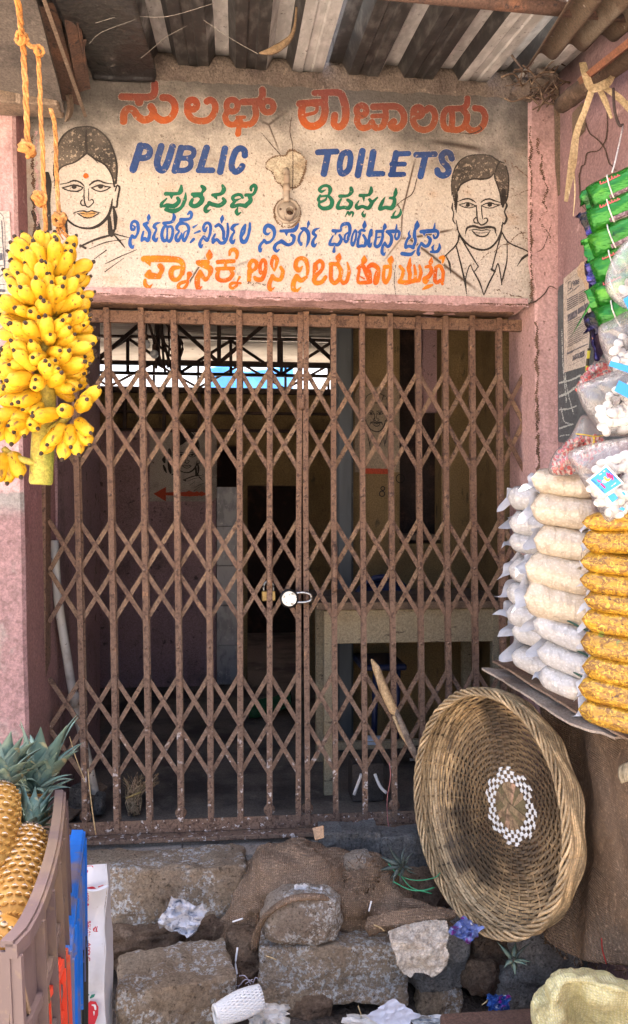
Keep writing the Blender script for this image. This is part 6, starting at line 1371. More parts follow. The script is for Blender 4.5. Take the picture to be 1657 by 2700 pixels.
def pillow(name, a, b, hgt, wid, m, label, cat, group, seal=(.03, .03), sealm=None, seed=0, lean=None):
    """soft bag from end a to end b; hgt upright thickness, wid across"""
    u = (b - a); Lg = u.length; u.normalize(); up = (UP - u * UP.dot(u)).normalized(); v = u.cross(up)
    if v.dot(FW) < 0: v = -v
    root = empty(name, (a + b) / 2 - up * hgt / 2, label, cat, group); n, sg = 20, 18; vv, fs = [], []
    for i in range(n + 1):
        t = i / n; e = min(t, 1 - t) * 2; th = (1 - (1 - min(1, e * 2.3)) ** 2.6) ** .55 if e > 0 else 0; wd = .86 + .14 * min(1, e * 2.2)
        p = a + u * (Lg * t) - up * (.004 * math.sin(math.pi * t))
        for j in range(sg):
            an = 2 * math.pi * j / sg; cx, sx = math.cos(an), math.sin(an); k = 3.2
            cx = math.copysign(abs(cx) ** (2 / k), cx); sx = math.copysign(abs(sx) ** (2 / k), sx)
            q = p + v * (cx * wid / 2 * wd) + up * (sx * max(.002, hgt / 2 * th)); w = .10 * hgt * fbm(q + Vector((seed, 0, 0)), 22, 3) * (.4 + .6 * (1 - e)); vv.append(q + up * w * (1 if sx > 0 else .4) - v * w * .6)
    for i in range(n):
        for j in range(sg): fs.append((i * sg + j, i * sg + (j + 1) % sg, (i + 1) * sg + (j + 1) % sg, (i + 1) * sg + j))
    fs += [tuple(range(sg - 1, -1, -1)), tuple(n * sg + j for j in range(sg))]
    link('filled_bag', mk(vv, fs, True), m, root)
    for (p, d, l) in ((a, -u, seal[0]), (b, u, seal[1])):
        if l <= 0: continue
        w_ = (v * .30 * wid + up * hgt * (.34 + .12 * math.sin(seed * 1.7)))
        ctrl = [[p - d * .012 + v * (wid * .40 * f) + up * .25 * hgt * f, p + d * l * .5 + w_ * f + up * (.004 * math.sin(f * 6 + seed) - .004), p + d * l + w_ * (f * 1.08) + up * (.006 * math.sin(f * 5 + seed * 2) - .010) + d * .008 * math.sin(f * 4 + seed)] for f in (-1, -.5, 0, .5, 1)]
        link('end_seal', grid_me(ctrl, 3, 3), sealm or mseal, root)
    return root
ZS = lambda x, y: (1250 + .3044 * x, 1200 + .3044 * y)
def zs(x, y, t): q = ZS(x, y); return s(q[0], q[1], t=t)
ordn = ['lowest', 'second lowest', 'third from the bottom', 'fourth from the bottom', 'fifth from the bottom', 'sixth from the bottom', 'seventh from the bottom', 'eighth from the bottom', 'ninth from the bottom', 'topmost']
Y = [(960, 2150, 1500, 2290, 205), (960, 1968, 1500, 2080, 205), (1000, 1790, 1500, 1880, 215), (985, 1590, 1500, 1672, 220), (1000, 1402, 1500, 1462, 195), (1018, 1224, 1500, 1290, 180), (978, 1062, 1500, 1128, 180), (982, 905, 1500, 950, 180), (1000, 738, 1500, 730, 200), (1000, 580, 1500, 560, 150)]
for i, (x0, y0, x1, y1, h) in enumerate(Y):
    pillow('snack_packet', zs(x0 - 10, y0, 2.08), zs(x1 + 160, y1 + (y1 - y0) * .3, 1.98), h * 1.14 * .3044 / F_PX * 2.06, .15, M['mix'], '%s clear packet of yellow snack mix in the front stack' % ordn[i], 'snack packet', 'yellow snack mix packets', (.012, 0), mseal, i)
C = [(450, 1190, 1085, 1345, 290), (470, 945, 1030, 1085, 280), (548, 715, 1070, 795, 255), (528, 432, 1015, 520, 255), (536, 215, 1020, 290, 190)]
co = ['lowest', 'second lowest', 'middle', 'second highest', 'highest']
for i, (x0, y0, x1, y1, h) in enumerate(C):
    pillow('puffed_rice_bag', zs(x0 + 10, y0, 2.40), zs(x1 + 70, y1, 2.32), h * 1.16 * .3044 / F_PX * 2.4, .19, M['puff'], '%s cream coloured bag of puffed rice in the middle stack' % co[i], 'rice bag', 'cream puffed rice bags', (.03, .02), None, 20 + i)
Wf = [(640, 1872, 1010, 2022, 205), (590, 1652, 1090, 1850, 215), (562, 1420, 1060, 1622, 215)]
for i, (x0, y0, x1, y1, h) in enumerate(Wf):
    pillow('puffed_rice_bag', zs(x0 + 30, y0, 2.40), zs(x1 + 10, y1, 2.30), h * 1.06 * .3044 / F_PX * 2.4, .16, M['puffw'], '%s white bag with printed band at the foot of the middle stack' % ('lowest', 'middle', 'upper')[i], 'rice bag', 'white puffed rice bags in front', (.035, .03), None, 40 + i)
Wb = [(360, 1690, 640, 1850, 180), (345, 1480, 690, 1600, 175), (315, 1325, 590, 1440, 190), (330, 1150, 560, 1240, 190), (345, 960, 580, 1030, 190), (365, 730, 560, 770, 160), (330, 575, 640, 605, 190), (325, 365, 600, 350, 190)]
wo_ = ['lowest', 'second', 'third', 'fourth', 'fifth', 'sixth', 'seventh', 'uppermost']
for i, (x0, y0, x1, y1, h) in enumerate(Wb):
    pillow('puffed_rice_bag', zs(x0 + 30, y0, 2.72), zs(x1 + 150, y1 + 20, 2.64), h * 1.18 * .3044 / F_PX * 2.7, .19, M['puffw'], '%s grey white bag of the rear stack nearest the gate%s' % (wo_[i], '' if i in (0, 7) else ' counting up'), 'rice bag', 'grey white puffed rice bags at the back', (.04, .0), None, 60 + i)
# printed dark-green bands and red dashes on some bags
mgp = mat('dark_green_print', (.02, .07, .05), .5); mrp = mat('red_print', (.55, .03, .03), .4)
def dash(pts, w, m, label, th=.0006):
    strip(pts, [w, w], m, None, 'printed_band', th=th, label=label, cat='printed band')
def on_bag(parent_label, name, pts, w, m):
    par = [ob for ob in COL.objects if ob.get('label') == parent_label][0]
    strip(pts, [w, w], m, par, name)
for i, (x0, y0, x1, y1, h) in enumerate(Wf):
    on_bag('%s white bag with printed band at the foot of the middle stack' % ('lowest', 'middle', 'upper')[i], 'printed_band', [zs(x0 + 130, y0 - 44, 2.31), zs((x0 + x1) / 2 + 40, (y0 + y1) / 2 - 68, 2.27), zs(x1 - 40, y1 - 78, 2.25)], .006, mgp)
for (x, y, i) in ((1020, 1322, 0), (1000, 752, 2)):
    on_bag('%s cream coloured bag of puffed rice in the middle stack' % co[i], 'red_mark', [zs(x - 36, y + 4, 2.225), zs(x + 38, y - 6, 2.225)], .008, mrp)

# ---- clear bags of white sweets
def clear_mat(name='clear_film', haze=.16, tint=(.9, .9, .88, 1)):
    m = bpy.data.materials.new(name); m.use_nodes = True; nt = m.node_tree; nt.nodes.clear()
    tr = nt.nodes.new('ShaderNodeBsdfTransparent'); gl = nt.nodes.new('ShaderNodeBsdfGlossy'); df = nt.nodes.new('ShaderNodeBsdfDiffuse'); gl.inputs['Roughness'].default_value = .2
    df.inputs['Color'].default_value = tint; m1 = nt.nodes.new('ShaderNodeMixShader'); m2 = nt.nodes.new('ShaderNodeMixShader'); m1.inputs[0].default_value = haze
    lw = nt.nodes.new('ShaderNodeLayerWeight'); lw.inputs['Blend'].default_value = .35; tc = nt.nodes.new('ShaderNodeTexCoord')
    nz_ = nt.nodes.new('ShaderNodeTexNoise'); nz_.inputs['Scale'].default_value = 24; nz_.inputs['Detail'].default_value = 3; nz_.inputs['Distortion'].default_value = 1.2
    bp = nt.nodes.new('ShaderNodeBump'); bp.inputs['Strength'].default_value = .6; bp.inputs['Distance'].default_value = .015; ou = nt.nodes.new('ShaderNodeOutputMaterial')
    L = nt.links.new; L(tc.outputs['Object'], nz_.inputs['Vector']); L(nz_.outputs['Fac'], bp.inputs['Height'])
    for n_ in (gl, df, lw): L(bp.outputs[0], n_.inputs['Normal'])
    L(tr.outputs[0], m1.inputs[1]); L(df.outputs[0], m1.inputs[2]); mm = nt.nodes.new('ShaderNodeMath'); mm.operation = 'MULTIPLY_ADD'; mm.inputs[1].default_value = .6; mm.inputs[2].default_value = .06
    L(lw.outputs['Fresnel'], mm.inputs[0]); L(mm.outputs[0], m2.inputs[0]); L(m1.outputs[0], m2.inputs[1]); L(gl.outputs[0], m2.inputs[2]); L(m2.outputs[0], ou.inputs[0]); return m
mclear = clear_mat('clear_film', .10); mclear2 = clear_mat('hazy_film', .12)
mcan = mat('white_sugar_sweet', (.80, .79, .77), .45, [((.70, .68, .65), 'noise', 30, .5, .7)])
mcr = mat('red_white_sweet', (.72, .52, .44), .4, [((.62, .05, .04), 'wave', 28, .55, .66)], coord='Object')
def ell(rx, ry, rz, m, seg=10):
    bm = bmesh.new(); bmesh.ops.create_uvsphere(bm, u_segments=seg, v_segments=7, radius=1)
    for v in bm.verts: v.co = Vector((v.co.x * rx, v.co.y * ry, v.co.z * rz))
    me = bm_mesh(bm, True); me.materials.append(m); return me
CAN = ell(.0155, .010, .0105, mcan); CAR = ell(.0085, .0065, .0065, mcr)
def sweet_bag(outline, t, depth, fill, me, n, label, film, group, cat='sweet bag', seed=0, neck=None):
    """outline: overview pixels of the bag silhouette (closed); fill: polygon that the sweets occupy"""
    cx = sum(p[0] for p in outline) / len(outline); cy = sum(p[1] for p in outline) / len(outline)
    root = empty('sweet_bag', o(cx, cy, t=t), label, cat, group); n_ = len(outline) * 4; pts = [np.array(p) for p in smooth_pts(outline, 4, closed=True)]
    vv, fs = [], []; rings = (1.0, .985, .9, .72, .45, .2); hs = (0, .25, .62, .9, 1, 1)
    for side in (-1, 1):
        for r_i, rr in enumerate(rings):
            for p in pts:
                q = np.array([cx, cy]) + (p - np.array([cx, cy])) * rr; hh = hs[r_i] * depth / 2; w = .25 * depth * nz((q[0] * .06 + seed, q[1] * .06, side)) + .1 * depth * nz((q[0] * .2, q[1] * .2, side + seed))
                vv.append(o(q[0], q[1], t=t + side * hh + w * hs[r_i]))
    m_ = len(pts); R_ = len(rings)
    for sd in range(2):
        for r_i in range(R_ - 1):
            for j in range(m_):
                a_ = sd * R_ * m_ + r_i * m_ + j; b_ = sd * R_ * m_ + r_i * m_ + (j + 1) % m_; fs.append((a_, b_, b_ + m_, a_ + m_) if sd else (a_ + m_, b_ + m_, b_, a_))
        fs.append(tuple(sd * R_ * m_ + (R_ - 1) * m_ + j for j in range(m_)))
    link('film', mk(vv, fs, True), film, root)
    xs_ = [p[0] for p in fill]; ys_ = [p[1] for p in fill]; k = 0; tries = 0; placed = []
    def inside(x, y):
        c_ = False
        for i in range(len(fill)):
            (xa, ya), (xb, yb) = fill[i], fill[(i + 1) % len(fill)]
            if (ya > y) != (yb > y) and x < (xb - xa) * (y - ya) / (yb - ya) + xa: c_ = not c_
        return c_
    sp = (13 if me is CAN else 8)
    while k < n and tries < n * 60:
        tries += 1; x, y = ru(min(xs_), max(xs_)), ru(min(ys_), max(ys_))
        if not inside(x, y) or any((x - a_) ** 2 + (y - b_) ** 2 < sp * sp for a_, b_ in placed): continue
        placed.append((x, y)); put(me, 'sweet', o(x, y, t=t + ru(-.5, .05) * depth * .42), Euler((ru(-.6, .6), ru(-.5, .5), ru(0, 3.1))).to_matrix(), root); k += 1
    return root
sb3 = sweet_bag([(1366, 1092), (1420, 1068), (1530, 1050), (1600, 1052), (1600, 1180), (1530, 1215), (1478, 1250), (1462, 1256), (1444, 1232), (1412, 1178), (1390, 1140)], 1.86, .07, [(1440, 1120), (1500, 1090), (1600, 1080), (1600, 1180), (1525, 1212), (1470, 1248), (1448, 1215), (1420, 1175)], CAN, 75, 'lowest clear bag of white sweets with the blue square label', mclear, 'clear bags of white sweets', seed=1)
sb2 = sweet_bag([(1388, 930), (1420, 915), (1470, 895), (1560, 870), (1600, 880), (1600, 1045), (1530, 1050), (1450, 1048), (1440, 1030), (1405, 985)], 1.9, .07, [(1435, 990), (1470, 940), (1600, 900), (1600, 1030), (1530, 1040), (1450, 1040)], CAN, 60, 'second clear bag of white sweets, just above the labelled one', mclear, 'clear bags of white sweets', seed=5)
sb1 = sweet_bag([(1440, 790), (1470, 770), (1520, 745), (1600, 740), (1600, 900), (1540, 905), (1480, 898), (1452, 850)], 1.93, .06, [(1470, 840), (1500, 810), (1600, 790), (1600, 890), (1540, 895), (1490, 890)], CAN, 40, 'third clear bag of white sweets, beside the lowest green packet', mclear, 'clear bags of white sweets', seed=9)
sb0 = sweet_bag([(1456, 690), (1474, 620), (1520, 570), (1600, 560), (1600, 735), (1530, 745), (1490, 735)], 1.9, .05, [(1495, 690), (1520, 650), (1600, 640), (1600, 725), (1540, 735)], CAN, 24, 'topmost clear bag of sweets hanging over the green packets', mclear2, 'clear bags of white sweets', seed=13)
rb1 = sweet_bag([(1388, 946), (1394, 912), (1420, 882), (1444, 858), (1470, 880), (1474, 900), (1430, 930)], 2.2, .05, [(1390, 940), (1398, 908), (1425, 880), (1470, 872), (1472, 896), (1425, 915)], CAR, 60, 'small bag of red and white sweets above the knotted one', mclear2, 'bags of red and white sweets', seed=3)
rb2 = sweet_bag([(1322, 1140), (1332, 1092), (1372, 1050), (1400, 1000), (1430, 1010), (1452, 1048), (1460, 1080), (1420, 1110), (1380, 1142)], 2.25, .06, [(1326, 1138), (1336, 1096), (1376, 1056), (1440, 1046), (1456, 1078), (1415, 1108), (1378, 1138)], CAR, 95, 'knotted bag of red and white sweets next to the pink pier', mclear2, 'bags of red and white sweets', seed=4)
mgold = mat('gold_twist_tie', (.65, .47, .06), .3, metal=.4)
tube('twist_tie', sv([o(1386, 1044, t=2.2), o(1408, 1046, t=2.19), o(1430, 1050, t=2.19), o(1452, 1048, t=2.2)], 4), .0035, mgold, rb2, seg=6, flat=.5); tube('twist_tie', sv([o(1428, 1050, t=2.18), o(1430, 1060, t=2.18), o(1426, 1072, t=2.18)], 4), .005, mgold, rb2, seg=6, flat=.5)
# blue label on the lowest bag
mlab = mat('blue_label_print', (.04, .30, .78), .4); mlw = mat('white_label_paper', (.80, .80, .80), .5)
LQ = lambda x, y: (1450 + x * 207 / 1512, 1150 + y * 207 / 1512)
lt = lambda e: (lambda x, y: s(x, y, t=1.80 - e - .0004 * (x - 1560)))
def lab(polys, m, e, par, name, strokes=(), cell=.9): link(name, paint_mesh([([LQ(*p) for p in P], w * 207 / 1512) for P, w in strokes], [[LQ(*p) for p in P] for P in polys], cell=cell, rough=.1, plane=lt(e)), m, par)
lab([[(1090, 548), (1425, 900), (1060, 1140), (700, 860)]], mlw, 0, sb3, 'label'); lab([[(1085, 592), (1388, 905), (1060, 1118), (775, 842)]], mlab, .0008, sb3, 'label_print')
lab([], mat('label_red', (.55, .02, .12), .4), .0016, sb3, 'label_print', [([(1105, 720), (1130, 780), (1150, 730), (1170, 800), (1195, 760), (1215, 830)], 36), ([(990, 920), (1060, 990)], 34), ([(920, 840), (950, 880), (975, 850)], 20)])
lab([circ(1055, 870, 48, 34)[:-1]], mlw, .0014, sb3, 'label_print', [([(1040, 680), (1060, 670)], 16), ([(960, 745), (1000, 720)], 12), ([(1270, 900), (1235, 930)], 14), ([(1190, 965), (1215, 945)], 10)]); lab([], mat('label_gold', (.75, .42, .06), .4), .0018, sb3, 'label_print', [([(1060, 800), (1110, 850), (1150, 830)], 44)])
lab([], mat('label_navy', (.02, .05, .25), .4), .0016, sb3, 'label_print', [([(820, 850), (900, 915)], 14), ([(990, 1020), (1040, 1085)], 14), ([(1110, 640), (1290, 830)], 10), ([(930, 940), (945, 955)], 14)])
lab([[(1110, 1160), (1240, 1090), (1320, 1190), (1205, 1285)], [(1380, 1080), (1420, 1070), (1470, 1120), (1440, 1150)], [(1320, 1400), (1400, 1365), (1450, 1390), (1430, 1445)]], mlab, -.003, sb3, 'label_print'); lab([[(1080, 1190), (1110, 1165), (1205, 1288), (1160, 1320)]], mlw, -.002, sb3, 'label')
for (par, q) in ((sb2, [(1490, 915), (1530, 935), (1515, 960), (1478, 940)]), (sb1, [(1470, 868), (1530, 885), (1520, 900), (1465, 880)]), (sb0, [(1500, 720), (1540, 695), (1545, 735), (1512, 745)])):
    link('label', mk([o(a_, b_, t=1.855) for a_, b_ in q], [(0, 1, 2, 3)]), mlab, par)

# ---- green foil packets on a string
mgf = mat('green_foil', (.015, .17, .015), .26, [((.06, .26, .015), 'noise', 9, .5, .7, (1, 1, 2)), ((.004, .05, .006), 'noise', 14, .54, .68)], metal=.5, spec=.7, bump=[('noise', 16, .55, .012, 3, (1, 1, 3))])
mbf = mat('dark_blue_foil', (.015, .015, .10), .2, [((.10, .08, .35), 'noise', 14, .55, .68), ((.01, .01, .012), 'noise', 9, .45, .6), ((.55, .25, .05), 'noise', 45, .70, .74)], metal=.6, spec=.7, bump=[('noise', 25, .9, .02)])
mbnd = mat('purple_brown_band', (.10, .055, .075), .4, [((.30, .22, .26), 'noise', 150, .52, .6)]); mredp = mat('pink_red_lettering', (.50, .06, .07), .4); mlp = mat('pale_lettering', (.62, .45, .50), .4)
ZP = lambda x, y, t: s(1500 + x * 157 / 879, 420 + y * 157 / 879, t=t)
def foil(k, a, b, r_, label, txt):
    u = (b - a); Lg = u.length; u.normalize(); f = -FW; f = (f - u * f.dot(u)).normalized(); up = f.cross(u) if f.cross(u).z > 0 else u.cross(f)
    root = empty('snack_packet', (a + b) / 2, label, 'snack packet', 'green foil packets on the string'); n, sg = 18, 20; vv, fs = [], []
    def sp(t, an, lift=0.0):
        e = min(t, 1 - t) * 2; th = (1 - (1 - min(1, e * 1.9)) ** 2) ** .6; p = a + u * (Lg * t); cx, sx = math.cos(an), math.sin(an)
        q = p + f * (cx * r_ * .75 * max(th, .06)) + up * (sx * r_ * (.88 + .12 * th)); w = .0022 * nz(q + Vector((k, 0, 0)), 40) + .0014 * math.sin(an * 9 + k); return q + (f * cx + up * sx) * (w + lift)
    for i in range(n + 1):
        for j in range(sg): vv.append(sp(i / n, 2 * math.pi * j / sg))
    for i in range(n):
        for j in range(sg): fs.append((i * sg + j, i * sg + (j + 1) % sg, (i + 1) * sg + (j + 1) % sg, (i + 1) * sg + j))
    link('foil', mk(vv, fs, True), mgf, root)
    def decal(t0, t1, a0, a1, m, name, wob=0.0):
        vv2, fs2 = [], []
        for i in range(9):
            for j in range(4): t = t0 + (t1 - t0) * i / 8; an = a0 + (a1 - a0) * j / 3 + wob * math.sin(i * 2.4); vv2.append(sp(t, an, .0012))
        for i in range(8):
            for j in range(3): fs2.append((i * 4 + j, i * 4 + j + 1, (i + 1) * 4 + j + 1, (i + 1) * 4 + j))
        link(name, mk(vv2, fs2), m, root)
    if txt & 1: decal(.36, .98, R(-26), R(-44), mbnd, 'printed_band'); decal(.40, .95, R(-46), R(-56), mlp, 'small_print')
    if txt & 2:
        for i in range(7):          # slanted script letters
            t_ = .27 + .05 * i; hh = (18, 9, 8, 14, 16, 9, 10)[i]; decal(t_, t_ + .022, R(30), R(30 + hh), mredp, 'lettering', .03)
            decal(t_ + .02, t_ + .048, R(29), R(34), mredp, 'lettering')
    if txt & 4: decal(.14, .32, R(-58), R(-70), mbnd, 'printed_band')
    for d_ in (1,):
        ctrl = [[a + u * .012 + up * (r_ * .8 * q), a - u * .012 + up * (r_ * .86 * q) + f * .006 * math.sin(q * 6 + k), a - u * (.014 + .006 * math.sin(k + q * 3)) + up * (r_ * .8 * q) + f * .008 * math.sin(q * 5 + k)] for q in (-1, -.3, .4, 1)]
        link('end_fold', grid_me(ctrl, 4, 4, lambda p, u_, v_: .003 * nz(p, 60), thick=.0008), mbf if k % 2 else mgf, root)
    P = [sp(.40 + .03 * math.sin(q), R(95 - 190 * q), .0025) for q in np.linspace(0, 1, 14)]
    return root, P
gl = [((300, 600), (1150, 215), 'topmost green foil packet on the string', 7), ((300, 940), (1150, 560), 'second green foil packet from the top', 3), ((325, 1325), (1150, 930), 'third green foil packet from the top', 5), ((360, 1690), (1150, 1330), 'fourth green foil packet from the top', 2), ((380, 2060), (1150, 1700), 'fifth green foil packet from the top', 3), ((420, 2400), (1150, 2100), 'lowest green foil packet, mostly behind the sweet bags', 0)]
mthr = mat('white_thread', (.72, .68, .60), .7)
ths = empty('packet_string', ZP(700, 0, 2.06), 'white string looped round the green foil packets', 'string')
tube('thread', sv([o(1500, 302, t=2.3), ZP(690, 20, 2.1), ZP(640, 190, 2.06)], 4), .0022, mthr, ths, seg=5)
for k, (a, b, lb, tx) in enumerate(gl):
    rt_, P = foil(k, ZP(a[0], a[1], 2.10), ZP(b[0], b[1], 2.02), 205 * 157 / 879 / F_PX * 2.06, lb, tx); tube('thread', P, .0018, mthr, ths, seg=5)
def foil_scrap(rows, label, m=mbf): link('foil_wrapper', grid_me(G(rows), 5, 5, lambda p, u, v: .006 * nz(p, 45), thick=.0008), m, label=label, cat='wrapper')
foil_scrap([[(1404, 760, 2.2), (1418, 752, 2.18), (1446, 762, 2.2)], [(1412, 790, 2.18), (1425, 795, 2.16), (1440, 790, 2.2)], [(1424, 830, 2.18), (1432, 835, 2.16), (1446, 815, 2.2)], [(1430, 862, 2.18), (1440, 868, 2.17), (1462, 838, 2.2)]], 'crumpled dark blue foil wrapper below the green packets')
foil_scrap([[(1402, 524, 2.2), (1412, 514, 2.18), (1424, 520, 2.2)], [(1408, 540, 2.18), (1416, 545, 2.16), (1424, 548, 2.2)], [(1414, 565, 2.2), (1420, 570, 2.2), (1426, 572, 2.2)]], 'dark foil corner sticking out left of the second green packet')
foil_scrap([[(1406, 640, 2.2), (1416, 628, 2.18), (1434, 640, 2.2)], [(1412, 670, 2.18), (1420, 675, 2.16), (1432, 672, 2.2)], [(1420, 715, 2.2), (1424, 700, 2.2), (1432, 705, 2.2)]], 'dark foil corner left of the fourth green packet')
# ---- slate painted board and pasted newspaper page on the side wall
mslate = mat('slate_paint', (.075, .088, .098), .75, [((.12, .13, .14), 'noise', 5, .5, .7), ((.25, .26, .26), 'noise', 40, .66, .74)], bump=[('noise', 30, .3, .005)])
link('slate_board', paint_mesh([], [[(1471, 770), (1474, 755), (1560, 705), (1700, 640), (1700, 1160), (1500, 1170), (1472, 1165)]], cell=3, rough=1.0, plane=on_side(.003)), mslate, swall, label='grey slate paint panel on the side wall with chalk scribbles')
mchalk = mat('chalk', (.42, .46, .45), .9)
link('chalk_marks', paint_mesh([([(1482, 870), (1485, 960), (1494, 1060)], 2.2), ([(1476, 1010), (1510, 1000), (1530, 990)], 4), ([(1476, 1045), (1500, 1035), (1525, 1015)], 5), ([(1476, 1080), (1500, 1078), (1520, 1070)], 4), ([(1476, 1130), (1510, 1118)], 4), ([(1490, 880), (1492, 1000), (1512, 1090)], 2), ([(1480, 1075), (1488, 1110), (1504, 1118)], 2.5), ([(1478, 1150), (1500, 1146)], 3)], cell=1.0, rough=1.4, plane=on_side(.005)), mchalk, swall)
ZN = lambda x, y: (1460 + x * 140 / 1078, 680 + y * 140 / 1078)
mnews = mat('yellowed_newsprint', (.50, .45, .40), .85, [((.40, .34, .28), 'noise', 5, .5, .7)]); mink = mat('newsprint_ink', (.10, .10, .12), .8, [((.2, .2, .22), 'noise', 60, .5, .65)]); mtape = mat('brown_paper_tape', (.48, .36, .25), .7, [((.38, .27, .18), 'noise', 14, .5, .7)])
NP = empty('newspaper_page', s(*ZN(450, 1200), x=XS), 'newspaper page pasted on the slate panel of the side wall', 'newspaper')
link('paper', paint_mesh([], [[ZN(*p) for p in [(205, 425), (630, 60), (740, 640), (760, 900), (760, 1100), (700, 2180), (215, 2330), (200, 700)]]], cell=1.6, rough=.3, plane=on_side(.0065)), mnews, NP)
def nl(strokes, polys=(), nm='print'): link(nm, paint_mesh([([ZN(*p) for p in P], w * 140 / 1078) for P, w in strokes], [[ZN(*p) for p in P] for P in polys], cell=.75, rough=.25, plane=on_side(.0085)), mink, NP)
L_ = []
for i in range(6):
    y = 850 + i * 42; L_ += [([(280, y), (490, y - 118)], 20), ([(520, y - 140), (650, y - 215)], 18)]
for i in range(13):
    y = 1330 + i * 40; L_ += [([(285 + 18 * (i % 2), y), (390, y - 55)], 15), ([(410, y - 66), (560 + 12 * (i % 3), y - 145)], 15), ([(585, y - 160), (690, y - 210)], 13)]
L_ += [([(262, 520), (262, 480), (470, 320)], 8), ([(285, 1860), (285, 2180), (630, 2040)], 6), ([(380, 1890), (690, 1750)], 22), ([(290, 1940), (380, 1900)], 40)]
L_ += [([(300, 500), (300, 620), (360, 600), (355, 480), (300, 500)], 12), ([(290, 680), (370, 620), (390, 660), (290, 740)], 14), ([(420, 650), (520, 560)], 20)]
nl(L_)
for q_ in ([(285, 1160), (480, 1045), (480, 1190), (285, 1305)], [(490, 1035), (705, 900), (690, 1030), (490, 1150)]): nl([], [q_], 'headline_block')
def digits(txt, x, y, w, h, sl, dx):
    D = {'0': [[(0, 0), (1, 0), (1, 1), (0, 1), (0, 0)]], '1': [[(.5, 0), (.5, 1)]], '2': [[(0, .1), (.9, 0), (.9, .5), (0, 1), (1, 1)]], '3': [[(0, 0), (1, 0), (.4, .45), (1, .7), (0, 1)]], '6': [[(.9, 0), (0, .5), (0, 1), (1, 1), (1, .55), (0, .6)]], '7': [[(0, 0), (1, 0), (.4, 1)]], '8': [[(.5, .5), (0, .2), (.5, 0), (1, .2), (.5, .5), (0, .8), (.5, 1), (1, .8), (.5, .5)]], '9': [[(1, .4), (0, .45), (0, 0), (1, 0), (1, .4), (.8, 1)]]}
    out = []
    for i, ch in enumerate(txt):
        for st in D[ch]: out.append(([(x + i * dx + p[0] * w, y - i * dx * sl + p[1] * h - p[0] * w * sl) for p in st], 13))
    return out
nl(digits('9686', 392, 480, 22, 90, .42, 34), nm='printed_number'); nl(digits('263712003', 388, 1990, 19, 95, .42, 27), nm='printed_number')
link('paper_tape', paint_mesh([], [[ZN(*p) for p in [(480, 230), (560, 80), (640, 70), (700, 400), (745, 620), (670, 680), (590, 450), (490, 360)]]], cell=1.4, rough=.5, plane=on_side(.0105)), mtape, NP)
# hanging yellow-black tape beside the page
strip([o(1418, 838, x=XS - .03), o(1412, 890, x=XS - .03), o(1408, 945, x=XS - .03)], [.012, .010, .008], mat('yellow_black_tape', (.45, .42, .04), .4, [((.03, .03, .02), 'wavez', 6, .5, .55)]), None, 'tape_strip', label='thin yellow and black tape hanging beside the newspaper page', cat='tape')
# second page on the left pillar
NL = empty('newspaper_page', s(10, 680, y=YP), 'newspaper page pasted on the left pillar behind the bananas', 'newspaper')
on_lp = lambda e: (lambda x, y: s(x, y, y=YP - .004 - e))
link('paper', paint_mesh([], [[(-40, 556), (25, 556), (31, 640), (33, 790), (30, 820), (-40, 824)]], cell=1.6, rough=.4, plane=on_lp(.001)), mnews, NL)
link('print', paint_mesh([([(-40, 572), (9, 571), (14, 720)], 1.5), ([(5, 582), (8, 640), (13, 715)], 2.5), ([(-40, 628), (4, 628)], 1.5), ([(-40, 652), (6, 652)], 1.5), ([(-40, 702), (10, 700)], 1.5), ([(-10, 735), (10, 722)], 3), ([(-40, 752), (12, 750)], 2), ([(-40, 778), (8, 778)], 5), ([(-40, 802), (16, 800)], 9)], [[(-40, 667), (6, 667), (8, 686), (-40, 687)], [(-40, 763), (15, 763), (15, 770), (-40, 771)]], cell=.8, rough=.3, plane=on_lp(.003)), mink, NL)
